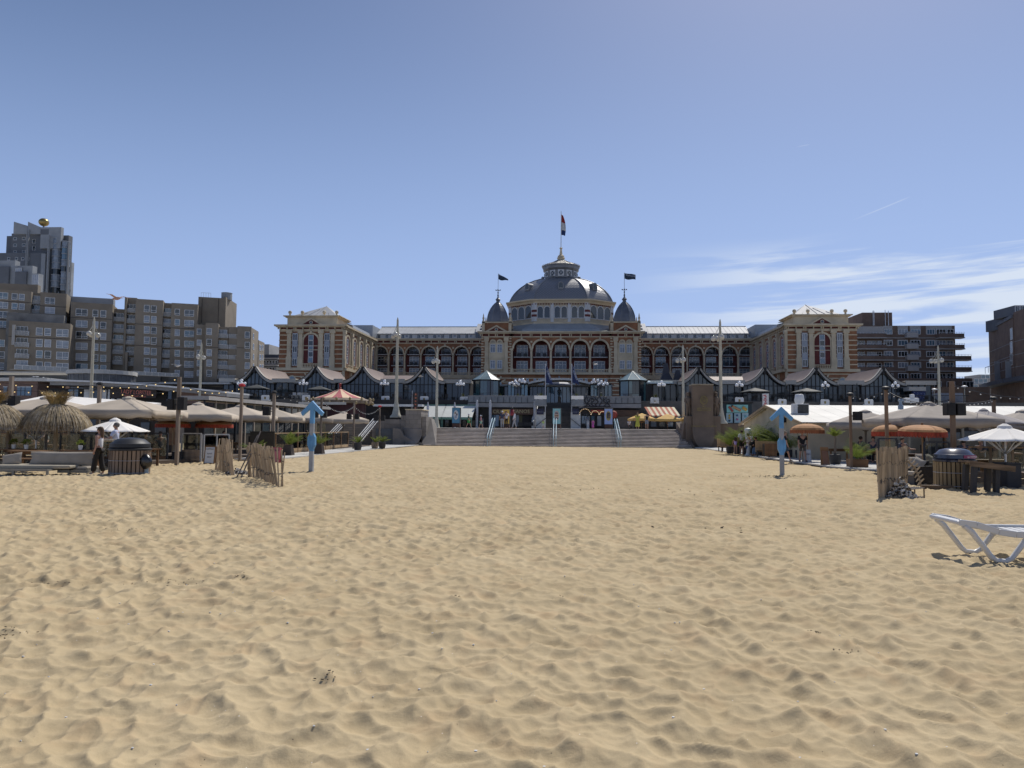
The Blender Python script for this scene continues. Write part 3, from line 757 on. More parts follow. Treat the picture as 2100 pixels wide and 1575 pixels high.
# ---- drum and dome
DH = 11.3
oc = [(-5.7, 4.5), (5.7, 4.5), (DH, 9.0), (DH, 17.6), (5.7, 22.0), (-5.7, 22.0), (-DH, 17.6), (-DH, 9.0)]
occ = (0.0, 13.3)
def octo(s, extra=0.0):
    return [(occ[0] + (x - occ[0]) * s + math.copysign(extra, x), occ[1] + (y - occ[1]) * s + math.copysign(extra * .9, y - occ[1])) for x, y in oc]
def octo_loft(rings, name, m, parent, smooth=False):
    q = MB()
    for (s, ex, z) in rings: q.v += [(x, y, z) for x, y in octo(s, ex)]
    for i in range(len(rings) - 1):
        for k in range(8): q.f.append((i * 8 + k, i * 8 + (k + 1) % 8, (i + 1) * 8 + (k + 1) % 8, (i + 1) * 8 + k))
    q.f.append(tuple(reversed(range(8)))); q.f.append(tuple(range(len(rings) * 8 - 8, len(rings) * 8)))
    return q.build(name, m, parent, smooth)
octo_loft([(1.0, 2.6, 21.7), (1.0, 2.4, 22.5), (1.0, 1.2, 23.3), (1, .15, 24.0)], 'skirt_roof', ROOFW if False else mat('skirt_lead', (.34, .36, .37), .5, metal=.2, var=.12), KH)
MB().add([(-10.1, .3, 21.72), (10.1, .3, 21.72), (10.1, 6.5, 23.0), (-10.1, 6.5, 23.0), (-10.1, 6.5, 21.72), (10.1, 6.5, 21.72)], [(0, 1, 2, 3), (1, 5, 2), (0, 3, 4), (3, 2, 5, 4)]).build('flat_roof', mat('green_lead', (.22, .25, .24), .6, var=.15), KH)
octo_loft([(1, 0, 24.0), (1, 0, 28.4)], 'drum', mat('drum_panel', (.46, .40, .30), .8, var=.1), KH)
octo_loft([(1, .12, 28.4), (1, .35, 28.75), (1, .75, 29.0), (1, .75, 29.25), (1, .2, 29.3)], 'drum_cornice', STONE, KH)
octo_loft([(1, .1, 24.0), (1, .1, 24.35)], 'drum_base', STONE, KH)
def drum_face(p, q, n, grp):
    d = Vector((q[0] - p[0], q[1] - p[1], 0)); ln = d.length; d.normalize(); ang = math.atan2(d.y, d.x)
    F = Matrix.Translation((p[0], p[1], 0)) @ Matrix.Rotation(ang, 4, 'Z')
    def bld(m, name, mm, smooth=False): m.xf(F).build(name, mm, KH, smooth)
    pil = .75
    nb = n // grp
    bw = (ln - pil * .6) / nb
    for b in range(nb + 1):
        x = pil * .3 + b * bw
        if b in (0, nb):
            for k in range(8): bld(MB().bx(x - pil / 2, x + pil / 2, -.16, -.002, 24.5 + k * .5, 24.5 + k * .5 + .498), 'drum_pier', PALE if k % 2 or k > 5 or k < 1 else BRICKR)
        else: bld(MB().bx(x - pil * .45, x + pil * .45, -.16, -.002, 24.36, 28.39), 'drum_pier', PALE)
    for b in range(nb):
        for k in range(grp):
            w_ = (bw - pil * .95) / grp; x = pil * .3 + b * bw + pil * .47 + (k + .5) * w_; r = w_ / 2 - .16
            bld(MB().arch(x, 27.1, r, r + .15, -.14, -.003, 10), 'arch_ring', PALE)
            q_ = MB(); q_.bx(x - r - .14, x - r, -.14, -.003, 25.25, 27.1).bx(x + r, x + r + .14, -.14, -.003, 25.25, 27.1).bx(x - r - .14, x + r + .14, -.2, -.004, 25.1, 25.248)
            bld(q_, 'window_frame', PALE)
            bld(MB().prism([(x + r, 25.25)] + [(x + r * math.cos(a), 27.1 + r * math.sin(a)) for a in [math.pi * j / 10 for j in range(11)]] + [(x - r, 25.25)], -.05, -.005), 'drum_window', GLASSD)
    nd_ = int(ln / .55)
    for k in range(nd_):
        bld(MB().bx((k + .25) * ln / nd_, (k + .75) * ln / nd_, -.19, -.005, 28.12, 28.34), 'dentil', BRICKR)
drum_face(oc[0], oc[1], 6, 2); drum_face(oc[7], oc[0], 3, 3); drum_face(oc[1], oc[2], 3, 3)
drum_face(oc[2], oc[3], 4, 2); drum_face(oc[6], oc[7], 4, 2)
# dome: lofted octagon, tiles as bump-free scale pattern carried by a procedural brick
tile = bpy.data.materials.new('dome_tiles'); tile.use_nodes = True
tn = tile.node_tree.nodes; tl = tile.node_tree.links; tb = tn['Principled BSDF']; tb.inputs['Roughness'].default_value = .42; tb.inputs['Metallic'].default_value = .25
tg = tn.new('ShaderNodeTexCoord'); tm = tn.new('ShaderNodeMapping'); tm.inputs['Scale'].default_value = (1.6, 1.6, 2.4); tl.new(tg.outputs['Object'], tm.inputs[0])
tw = tn.new('ShaderNodeSeparateXYZ'); tl.new(tm.outputs[0], tw.inputs[0])
def tmth(op, a, b=None):
    n = tn.new('ShaderNodeMath'); n.operation = op
    for i, v in enumerate((a, b)):
        if v is None: continue
        if isinstance(v, (int, float)): n.inputs[i].default_value = v
        else: tl.new(v, n.inputs[i])
    return n.outputs[0]
u1 = tmth('ADD', tw.outputs[0], tw.outputs[2]); u2 = tmth('SUBTRACT', tw.outputs[0], tw.outputs[2])
g1 = tmth('ABSOLUTE', tmth('SUBTRACT', tmth('FRACT', u1), .5)); g2 = tmth('ABSOLUTE', tmth('SUBTRACT', tmth('FRACT', u2), .5))
gm = tmth('MAXIMUM', g1, g2)
tr_ = tn.new('ShaderNodeValToRGB'); tl.new(gm, tr_.inputs[0]); ee = tr_.color_ramp.elements
ee[0].position = .25; ee[0].color = (.26, .265, .275, 1); ee[1].position = .5; ee[1].color = (.135, .14, .155, 1)
tl.new(tr_.outputs[0], tb.inputs['Base Color'])
tbp = tn.new('ShaderNodeBump'); tbp.inputs['Distance'].default_value = .05; tbp.invert = True; tl.new(gm, tbp.inputs['Height']); tl.new(tbp.outputs[0], tb.inputs['Normal'])
dprof = [(1.0, 29.3), (.985, 29.8), (.955, 30.5), (.915, 31.2), (.86, 31.95), (.79, 32.7), (.71, 33.4), (.62, 34.0), (.52, 34.55), (.42, 34.95), (.36, 35.15)]
dome = octo_loft([(s, 0, z) for s, z in dprof], 'dome', tile, KH)
for k in range(8):
    pts = [(*octo(s)[k], z + .03) for s, z in dprof]
    MB().tube(pts, .14, 6).build('dome_rib', LEAD, dome, True)
    if k not in (4, 5): MB().ball((*octo(.36)[k], 35.35), .35, 8, 6).build('finial', LEAD, dome, True)
for (fx, fy, an) in ((0, octo(.78)[0][1], 0), ((octo(.8)[1][0] + octo(.8)[2][0]) / 2, (octo(.8)[1][1] + octo(.8)[2][1]) / 2, 38.8), ((octo(.8)[0][0] + octo(.8)[7][0]) / 2, (octo(.8)[0][1] + octo(.8)[7][1]) / 2, -38.8)):
    M_ = Matrix.Translation((fx, fy, 32.0)) @ Matrix.Rotation(R(an), 4, 'Z')
    q = MB().prism([(-.65, -.3), (.65, -.3), (.65, .7)] + [(.65 * math.cos(a), .7 + .65 * math.sin(a)) for a in [math.pi * j / 8 for j in range(1, 8)]] + [(-.65, .7)], -1.0, 1.5).xf(M_)
    q.build('dormer', LEAD, dome)
    MB().prism([(-.4, 0), (.4, 0), (.4, .7)] + [(.4 * math.cos(a), .7 + .4 * math.sin(a)) for a in [math.pi * j / 8 for j in range(1, 8)]] + [(-.4, .7)], -1.03, -1.001).xf(M_).build('dormer_window', GLASSD, dome)
# lantern
LX, LY = occ[0], occ[1]
lan = MB().lathe([(4.0, 35.0), (3.7, 35.25), (3.7, 36.9), (4.15, 37.3), (4.2, 37.9), (4.35, 37.95), (4.35, 38.15)], 12, (LX, LY, 0), ph=R(15)).build('lantern', LEAD, KH)
for k in range(12):
    q = R(30 * k); a_ = q + R(90)
    M_ = Matrix.Translation((LX + 3.62 * math.cos(q), LY + 3.62 * math.sin(q), 36.15)) @ Matrix.Rotation(a_, 4, 'Z')
    MB().bx(-.66, .66, -.06, 0, -.7, .7).xf(M_).build('panel', PALE, lan)
    MB().lathe([(.5, 0), (.5, .05)], 16).xf(M_ @ Matrix.Translation((0, -.065, 0)) @ Matrix.Rotation(R(90), 4, 'X')).build('round_window', GLASSD, lan)
    MB().beam((-.36, -.13, -.36), (.36, -.13, .36), .09, .05).beam((-.36, -.14, .36), (.36, -.14, -.36), .09, .05).xf(M_).build('cross_bar', PALE, lan)
cr = MB()
for k in range(72):
    q = 2 * math.pi * k / 72; cr.bx(-.035, .035, -.03, .03, 38.15, 38.42 if k % 2 else 38.3, Matrix.Translation((LX, LY, 0)) @ Matrix.Rotation(q, 4, 'Z') @ Matrix.Translation((4.3, 0, 0)))
cr.build('cresting', STONE, lan)
lr = MB().lathe([(4.3, 38.16), (3.6, 38.5), (2.0, 39.1), (.85, 39.7)], 12, (LX, LY, 0), ph=R(15)).build('lantern_roof', mat('cream_lead', (.40, .38, .32), .55, metal=.1, var=.15), KH)
for k in range(24):
    q = R(15 * k); MB().tube([(LX + r * math.cos(q), LY + r * math.sin(q), z + .03) for r, z in ((4.25, 38.16), (3.55, 38.5), (2.0, 39.1), (.85, 39.7))], .05, 4).build('roof_rib', LEAD, lr)
MB().lathe([(.8, 39.6), (.8, 40.1), (.95, 40.2), (.7, 40.5), (.75, 40.7), (.35, 41.0), (.2, 42.3), (.35, 42.4), (.35, 42.55), (.1, 42.7)], 12, (LX, LY, 0)).build('spire', STONE, KH, 40)
mp_ = MB().tube([(LX, LY, 42.6), (LX, LY, 51.0)], [.09, .06], 8).build('flagpole', PALE, KH)
for i, (c_, za, zb_) in enumerate((((.32, .03, .03), 50.3, 48.5), ((.55, .55, .55), 48.5, 46.7), ((.02, .04, .12), 46.7, 45.6))):
    f = MB(); nn = 6
    for r_ in range(nn + 1):
        z = za + (zb_ - za) * r_ / nn
        for t in range(5):
            ww = .9 * (1 - abs((z - 47.2) / 3.6) ** 2) + .08
            f.v.append((LX + .08 + ww * t / 4, LY + .16 * math.sin(t * 1.9 + z * .7), z - .25 * t / 4))
        if r_:
            for t in range(4): k = r_ * 5 + t; f.f.append((k - 5, k - 4, k + 1, k))
    f.build('flag_stripe', mat('flag_%d' % i, c_, .8, var=.1), mp_, True, thick=.02)

# ---- end pavilions
for s in (-1, 1):
    c = s * 48.9; y = YP
    x0, x1 = sorted((s * 42.5, s * 55.3))
    # stone bands
    for zz in (13.9, 14.8, 15.75, 16.7, 17.55, 18.45, 19.5, 20.3):
        MB().bx(x0 - .06, x1 + .06, y - .06, y - .001, zz, zz + .2).build('stone_band', STONE, KH)
    for zz in (12.1, 11.3, 10.4, 9.5):
        MB().bx(x0 - .06, x1 + .06, y - .06, y - .001, zz, zz + .22).build('stone_band', STONE, KH)
    for dx in (-4.35, -2.05, 2.05, 4.35):
        q = MB().bx(c + dx - .38, c + dx + .38, y - .35, y - .002, Z_LEDGE1, 20.0); q.bx(c + dx - .55, c + dx + .55, y - .48, y - .003, 19.9, 20.6); q.bx(c + dx - .5, c + dx + .5, y - .45, y - .004, Z_LEDGE1, 15.3)
        q.build('pilaster', STONE, KH)
    # big arched recess
    r = 1.45
    MB().arch(c, 18.35, r, r + .34, y - .2, y - .003).build('arch_ring', STONE, KH)
    for dx in (-r - .17, r + .17): MB().bx(c + dx - .17, c + dx + .17, y - .2, y - .003, 14.0, 18.35).build('arch_jamb', STONE, KH)
    MB().prism([(c + r, 14.0)] + [(c + r * math.cos(a), 18.35 + r * math.sin(a)) for a in [math.pi * j / 14 for j in range(15)]] + [(c - r, 14.0)], y - .1, y - .062).build('recess_panel', BRICKR, KH)
    for k in range(5): window(KH, c, y - .1, 14.15 + k * 1.1, 1.0, 1.08, 1, 1, GLASSB if k % 2 == 0 else GLASSD, PALE, fr=.1)
    for zz in (16.6, 17.4): MB().bx(c - r, c + r, y - .14, y - .102, zz, zz + .14).build('stone_band', STONE, KH)
    for dx in (-1.75, 1.75): MB().bx(c + dx - .22, c + dx + .22, y - .1, y - .062, 20.0, 20.4).build('stone_inset', STONE, KH)
    MB().bx(c - .2, c + .2, y - .35, y - .205, 19.75, 20.4).build('keystone', STONE, KH)
    balustrade(c - 1.6, c + 1.6, y - .4, 13.2, 13.95)
    for dx in (-3.2, 3.2):
        MB().bx(c + dx - .55, c + dx + .55, y - .1, y - .063, 13.5, 20.0).build('window_panel', mat('pale_blue_panel', (.36, .39, .43), .6, var=.1), KH)
        for zz in (13.6, 16.1, 18.5): window(KH, c + dx, y - .102, zz, .98, 1.35, 2, 1, GLASSL if random.random() < .4 else GLASSD, fr=.1)
    MB().bx(x0 - .3, x1 + .3, y - .55, y + .3, Z_LEDGE0 - .15, Z_LEDGE1 - .002).build('ledge', STONE, KH)
    # lower storey: round windows and half-round fanlight with voussoirs
    for dx in (-3.6, 3.6):
        M_ = Matrix.Translation((c + dx, y - .062, 10.9)) @ Matrix.Rotation(R(90), 4, 'X')
        MB().lathe([(.78, 0), (.78, .1)], 22).xf(M_).build('oculus', STONE, KH)
        MB().lathe([(.55, 0), (.55, .12)], 22).xf(M_).build('oculus_glass', GLASSB, KH)
    MB().prism([(c + 1.5 * math.cos(a), 9.9 + 1.5 * math.sin(a)) for a in [math.pi * j / 14 for j in range(15)]], y - .12, y - .063).build('fanlight', GLASSL, KH)
    for k in range(7):
        a = math.pi * (k + .5) / 7
        MB().beam((c + 1.55 * math.cos(a), y - .1, 9.9 + 1.55 * math.sin(a)), (c + 2.5 * math.cos(a), y - .1, 9.9 + 2.5 * math.sin(a)), .12, .28).build('voussoir', STONE, KH)
    frieze(x0, x1, y, 20.75, 21.15, 8); cornice(x0, x1, y, 21.2, out=.85)
    # attic parapet, pediment, ball finials
    MB().bx(c - 5.0, c + 5.0, y + .3, y + 7, 21.6, 23.3).build('parapet', STONE, KH)
    MB().bx(c - 5.7, c + 5.7, y - .25, y + 7.6, 23.302, 23.5).build('parapet_cap', STONE, KH, bevel=.05)
    MB().bx(c - 5.35, c + 5.35, y + .05, y + 7.3, 23.1, 23.3).build('parapet_mould', STONE, KH)
    MB().prism([(c - 2.4, 21.62), (c + 2.4, 21.62), (c, 23.0)], y - .3, y + .298).build('pediment', STONE, KH)
    MB().prism([(c - 1.75, 21.68), (c + 1.75, 21.68), (c, 22.68)], y - .32, y - .302).build('pediment_field', BRICKR, KH)
    M_ = Matrix.Translation((c, y - .322, 22.05)) @ Matrix.Rotation(R(90), 4, 'X')
    MB().lathe([(.36, 0), (.36, .05)], 18).xf(M_).build('oculus', STONE, KH); MB().lathe([(.24, 0), (.24, .07)], 16).xf(M_).build('oculus_glass', GLASSD, KH)
    for dx in (-4.5, -2.0, 2.4, 4.9) if s < 0 else (-4.9, -2.4, 2.0, 4.5):
        MB().lathe([(.2, 0), (.2, .2), (.12, .3), (.3, .42), (.36, .65), (.3, .88), (.08, 1.0)], 12, (c + dx, y + .3, 23.5)).build('ball_finial', STONE, KH, 50)
    # hipped zinc roof behind the parapet
    hx = c + s * -1.0
    rf = MB().add([(c - 4.9, y + 1.2, 23.45), (c + 4.9, y + 1.2, 23.45), (c + 4.9, y + 11, 23.45), (c - 4.9, y + 11, 23.45), (hx, y + 6, 26.3)], [(0, 1, 4), (1, 2, 4), (2, 3, 4), (3, 0, 4)]).build('roof', ROOFW, KH)
    for t in (-.66, -.33, 0, .33, .66): MB().beam((c + 4.9 * t, y + 1.2, 23.5), (c + 4.9 * t + (hx - c - 4.9 * t) * (1 - abs(t)), y + 1.2 + 4.8 * (1 - abs(t)), 23.5 + 2.85 * (1 - abs(t))), .06, .07).build('roof_seam', ROOFW, rf)
    # side wing roof running back to the main wing (seen above the side facade)
    xi = s * 42.5
    MB().add([(xi, y + 7.1, 21.6), (c + s * 5, y + 7.1, 21.6), (c + s * 5, YW + 11, 21.6), (xi, YW + 11, 21.6), (xi + s * .3, y + 7.1, 22.6), (c, y + 7.1, 24.2), (c, YW + 11, 24.2), (xi + s * .3, YW + 11, 22.6)],
        [(0, 1, 5, 4), (0, 4, 7, 3), (4, 5, 6, 7), (5, 1, 2, 6), (3, 7, 6, 2)]).build('side_roof', mat('side_zinc', (.36, .38, .40), .45, metal=.25, var=.1), KH)
    MB().prism([(min(xi - s * .2, c), 22.0), (max(xi - s * .2, c), 22.0), (max(xi - s * .2, c), 24.6), (min(xi - s * .2, c), 24.6)] if True else [], YW - 3.5, YW + 10).build('plant_room', mat('zinc_cladding', (.33, .36, .39), .5, metal=.2, var=.1), KH)
    # side facade (faces the forecourt): arches along Y
    Ms = Matrix.Translation((xi, 0, 0)) @ Matrix.Rotation(R(90) * (1 if s < 0 else -1), 4, 'Z')
    # local frame: x along the facade, -y outwards
    ylen = YW - YP
    def sidebx(*a): return MB().bx(*a).xf(Ms)
    def ly(yy): return (yy) * (1 if s < 0 else -1)
    bays = [YP + ylen * (k + .5) / 5 for k in range(5)]
    for b in bays:
        t_ = ly(b); r = 1.35
        MB().arch(t_, 18.3, r, r + .36, -.28, -.003, 12).xf(Ms).build('arch_ring', STONE, KH)
        for dx in (-r - .18, r + .18): sidebx(t_ + dx - .18, t_ + dx + .18, -.28, -.003, 13.9, 18.3).build('arch_jamb', STONE, KH)
        MB().prism([(t_ + r, 13.9)] + [(t_ + r * math.cos(a), 18.3 + r * math.sin(a)) for a in [math.pi * j / 10 for j in range(11)]] + [(t_ - r, 13.9)], -.1, -.004).xf(Ms).build('recess_panel', mat('pink_panel', (.36, .19, .17), .7, var=.12), KH)
        for zz in (14.2, 15.9, 17.6): 
            w0 = window(KH, 0, 0, zz, 1.0, 1.5, 1, 2, GLASSL, PALE, fr=.12); p_ = Ms @ Vector((t_, -.1, zz)); w0.location = p_; w0.rotation_euler = (0, 0, R(90) * (1 if s < 0 else -1))
        m = MB().bx(t_ - 1.5, t_ + 1.5, -.75, -.55, 13.7, 13.85).bx(t_ - 1.5, t_ + 1.5, -.75, -.55, 13.15, 13.25)
        for k in range(7): m.bx(t_ - 1.4 + k * .45, t_ - 1.28 + k * .45, -.7, -.6, 13.25, 13.7)
        m.xf(Ms).build('balustrade', STONE, KH)
    for k in range(6):
        t_ = ly(YP + ylen * k / 5)
        q = MB().bx(t_ - .3, t_ + .3, -.5, -.003, 13.15, 19.8); q.bx(t_ - .42, t_ + .42, -.62, -.003, 19.8, 20.5); q.bx(t_ - .4, t_ + .4, -.6, -.003, 13.15, 14.9)
        q.xf(Ms).build('pilaster', STONE, KH)
        q = MB().bx(t_ - .22, t_ + .22, -.4, -.003, 9.6, 12.6); q.xf(Ms).build('bracket', STONE, KH)
    a_, b_ = sorted((ly(YP), ly(YW)))
    sidebx(a_, b_, -.8, -.003, Z_LEDGE0 - .1, Z_LEDGE1 - .004).build('ledge', STONE, KH)
    sidebx(a_, b_, -.7, .3, 21.22, 21.6).build('cornice', STONE, KH)
    sidebx(a_, b_, -.16, -.003, 20.5, 20.7).build('string_course', STONE, KH)
    for k in range(21):
        t_ = a_ + (b_ - a_) * k / 20; sidebx(t_ - .1, t_ + .1, -.45, -.003, 20.72, 21.2).build('bracket', STONE, KH)
# ================================================================ APARTMENT BUILDINGS
STUC = mat('taupe_render', (.225, .192, .15), .9, var=.14, vs=.35)
STUL = mat('pale_render', (.38, .37, .35), .85, var=.12, vs=.35)
GREYC = mat('grey_cladding', (.125, .135, .15), .8, var=.1, vs=.3)
GREYL = mat('light_cladding', (.27, .285, .30), .8, var=.12, vs=.3)
BROWNB = mat('brown_brick', (.165, .118, .092), .9, var=.2, vs=.6)
GROOVE = mat('groove_dark', (.06, .05, .045), .9, var=.1)
class Facade:
    """a vertical wall between two plan points; windows are placed on it"""
    def __init__(s, parent, pl, Dl, pr, Dr, ytop, base=2.0, depth=12, m=STUC, name='block', off=Vector((0, 0, 0))):
        s.par = parent; s.o = parent.location
        s.A = Vector((X(pl, Dl, ytop), Dl, 0)); s.B = Vector((X(pr, Dr, ytop), Dr, 0))
        s.d = (s.B - s.A).normalized(); s.n = Vector((s.d.y, -s.d.x, 0)); s.ang = math.atan2(s.d.y, s.d.x); s.ln = (s.B - s.A).length
        s.ztop = P(pl, ytop, Dl).z
        s.M = Matrix.Translation((s.A.x - s.o.x, s.A.y - s.o.y, 0)) @ Matrix.Rotation(s.ang, 4, 'Z'); s.base = base
        if depth: MB().bx(0, s.ln, 0, depth, base - s.o.z, s.ztop - s.o.z).xf(s.M).build(name, m, parent)
    def hit(s, px, py):
        r = ray(px, py); t = (s.A - EYE).dot(s.n) / r.dot(s.n); return EYE + r * t
    def u(s, px, py=700): return (s.hit(px, py) - s.A).dot(s.d)
    def z(s, px, py): return s.hit(px, py).z - s.o.z
    def bx(s, u0, u1, out, back, z0, z1, m, name, parent=None):
        return MB().bx(u0, u1, -out, back, z0, z1).xf(s.M).build(name, m, parent or s.par)
    def win(s, px, py, w, h, nx=1, kind='low', glass=None, frame=None, inset=.02, fr=.11):
        u = s.u(px, py); zc = s.z(px, py)
        p = s.M @ Vector((u, -inset, zc - h / 2))
        return window(s.par, p.x, p.y, p.z, w, h, nx, 1, glass or random.choice((GLASSL, GLASSL, GLASS, GLASSB, GLASSD, CURT)), frame, rz=s.ang, kind=kind, fr=fr)
    def groove(s, py, pxm, h=.16):
        z0 = s.z(pxm, py); s.bx(-.01, s.ln + .01, .012, .3, z0 - h / 2, z0 + h / 2, GROOVE, 'groove')
    def balc(s, px, py, w, h=1.05, d=.9, door=True, glass=None):
        u = s.u(px, py); zc = s.z(px, py)
        if door:
            dd = 1.1
            q = s.M @ Vector((u - .1, -.02, zc + .45)); window(s.par, q.x, q.y, q.z - .2, w * .85, 1.5, 3, 1, glass or random.choice((GLASSD, GLASSL, GLASSB)), rz=s.ang, fr=.08)
        b = s.bx(u - w / 2, u + w / 2, d, .0, zc - h / 2 - .12, zc - h / 2, STUL, 'balcony')
        m = MB(); m.bx(u - w / 2, u + w / 2, -d, -d + .05, zc + h / 2 - .07, zc + h / 2).bx(u - w / 2, u - w / 2 + .06, -d, 0, zc - h / 2, zc + h / 2).bx(u + w / 2 - .06, u + w / 2, -d, 0, zc - h / 2, zc + h / 2)
        n = 9
        for i in range(n): x = u - w / 2 + (i + .5) * w / n; m.bx(x - .02, x + .02, -d + .01, -d + .04, zc - h / 2, zc + h / 2 - .07)
        m.xf(s.M).build('railing', FRAME, b)
        MB().bx(u - w / 2 + .06, u + w / 2 - .06, -d + .06, -d + .09, zc - h / 2 + .05, zc + h / 2 - .12).xf(s.M).build('balcony_panel', mat('frosted_panel', (.27, .27, .265), .5, var=.12), b)
CURT = mat('white_curtain_glass', (.30, .32, .36), .3, var=.2, vs=.7, spec=.7)
AP = thing('apartment_building', 'long taupe stepped apartment block with many balconies left of the hotel', 'apartments', (-95, 190, PZ))
DL = lambda px: 178 + (px + 20) * .047
def face(pl, pr, ytop, dd=0, **k): return Facade(AP, pl, DL(pl) + dd, pr, DL(pr) + dd, ytop, **k)
def rows(f, pxs, ys, w, h, nx=1, slope=0.0, kind='low'):
    for y in ys: f.win(pxs, y, w, h, nx, kind)
# rear upper left
f = face(-45, 65, 590.5, depth=14)
for y in (606.5, 626, 645.5, 665, 684, 703):
    f.win(6, y, 2.3, 1.75, 2); f.win(30, y + 2, 1.3, 1.7); f.win(44.6, y + 3, 1.3, 1.7)
    f.win(-22, y - 2, 1.3, 1.7)
f.groove(619, 30); f.groove(657, 30)
f = face(64.9, 84, 600, dd=1.6, depth=12)
for y in (620, 639, 659): f.balc(74, y, 2.3)
f = face(83, 137, 599, depth=12)
for y in (617, 636.5, 656): f.win(102.5, y, 2.3, 1.75, 2)
f.groove(628.5, 110)
f = face(134, 233, 607, dd=5, depth=3, m=GREYL, name='penthouse')
f = face(14, 132, 640, dd=-4, depth=3.5, m=mat('weathered_parapet', (.20, .20, .195), .85, var=.25, vs=.5), name='parapet')
MB().bx(0, 30, 0, 10, 0, 10)
f = Facade(AP, -45, 196, 78, 200, 579, depth=2, m=STUC, name='penthouse')
# front lower left
f = face(19, 145, 657, dd=-7, depth=9)
for y, yy in ((682, 0), (705.5, 0), (728.5, 0), (751.5, 0)):
    f.balc(46, y + 1.5, 2.9)
    f.win(80.6, y - 2, 1.45, 1.95); f.win(98, y - 1.2, 1.45, 1.95); f.win(128, y + 1, 2.7, 1.95, 2)
f.groove(693.5, 100); 
MB().bx(*(sorted((f.u(26), f.u(32)))), -1.2, -.9, f.z(29, 708), f.z(29, 667)).xf(f.M).build('side_screen', STUL, AP)
f = face(-60, 17, 672, dd=-3, depth=8)
for y in (704, 728, 751): f.win(2, y, 1.6, 1.8)
f = face(146, 231.5, 619, dd=-1, depth=12)
for y in (640.7, 664.4, 687, 710, 732, 753): 
    f.win(167.5, y, 2.75, 1.9, 2); f.win(195.7, y + 2, 1.35, 1.9); f.win(211.8, y + 3, 1.4, 1.9)
f.groove(653, 190); f.groove(699, 190); f.groove(742, 190, .1)
f = face(231.4, 258, 633, dd=1.5, depth=10)
for y in (655, 678, 700, 722, 743.5): f.balc(244, y, 2.9)
f = face(256, 281, 609.5, dd=.8, depth=12)
for y in (637, 658.5, 680.5, 702.5, 724.5, 746.5): f.balc(270, y, 2.7)
MB().bx(f.u(255.5), f.u(259), -1.5, .1, 0, f.z(257, 612)).xf(f.M).build('fin_wall', STUC, AP)
MB().bx(f.u(261), f.u(266), -2.6, -.1, 0, f.z(263, 724)).xf(f.M).build('fin_wall', STUC, AP)
f = face(279, 335, 612.6, dd=-1, depth=12)
for y in (632.8, 654.5, 676.6, 698, 720, 741.5, 761.5): f.win(301, y, 1.4, 1.95); f.win(315.3, y + 1.3, 1.4, 1.95)
f.groove(665.5, 305); f.groove(709, 305)
f = face(334.9, 354, 621, dd=1, depth=10)
for y in (645, 666.5, 688, 709, 730, 750.5): f.balc(343.6, y, 2.8)
f = face(352, 406, 621, dd=-.6, depth=12)
for y in (640.5, 661.5, 683, 704, 725, 745.5, 766): f.win(363.5, y - .5, 1.3, 1.8); f.win(388, y + 1.7, 2.5, 1.8, 2)
f.groove(673.5, 380); f.groove(715.5, 380)
# stair tower with sunlit flank
f = face(407, 463.5, 608.5, dd=3, depth=11, name='tower_block', m=mat('ribbed_render', (.20, .17, .13), .9, var=.1, vs=.5))
f2 = Facade(AP, 463.4, DL(463) + 3.0, 486, DL(486) + 14, 609, depth=.6, m=STUC, name='tower_block')
MB().lathe([(1.5, 0), (1.5, 2.0), (1.6, 2.05), (1.5, 2.1)], 14, (f.B.x - AP.location.x - 1.2, f.B.y - AP.location.y + 3, f.ztop - AP.location.z)).build('roof_vent', GREYL, AP)
m = MB()
for i in range(5): m.tube([(f.u(409 + i * 5), .4, f.ztop - PZ), (f.u(409 + i * 5), .4, f.ztop - PZ + 1.3)], .05, 4)
m.tube([(f.u(409), .4, f.ztop - PZ + 1.3), (f.u(429), .4, f.ztop - PZ + 1.3)], .05, 4).xf(f.M).build('roof_rail', STEEL, AP)
for px in (412, 446): f.bx(f.u(px) - .06, f.u(px) + .06, .1, .0, f.z(px, 662), f.z(px, 612), GROOVE, 'drainpipe')
f = face(400, 422, 665, dd=-3, depth=9)
for y in (680.5, 703, 724, 745, 765): f.win(408.5, y, 1.2, 1.7)
f = face(421.9, 448.5, 662, dd=-5, depth=9)
for y in (680, 702, 723.5, 744.5, 765.5): f.win(429, y, 1.35, 1.85)
f.groove(712.5, 440)
f = face(448.4, 487, 670, dd=-3.6, depth=9)
for y in (689, 711, 732, 753, 773): f.balc(457, y, 2.8); f.balc(480.5, y + 1, 2.8)
f = face(486.9, 515.8, 668.5, dd=-5, depth=9)
for y in (687, 708, 729, 750, 770): f.win(507, y, 1.3, 1.85)
f.groove(713.5, 500)
f = Facade(AP, 515.7, DL(515) - 5, 530.7, DL(530) + 3.6, 671.5, depth=6, m=STUC)
for y in (690, 711, 732, 752): f.win(519.5, y, 1.6, 1.7, 1, glass=GLASSD)
f = Facade(AP, 530.6, DL(530) + 3.5, 542.7, DL(543) + 10, 697.5, depth=6, m=STUC)
for y in (713, 733, 753): f.win(528.5 + 5, y, 2.4, 1.7, 2, glass=GLASSD); f.win(538.5, y, 1.4, 1.7, glass=GLASSD)
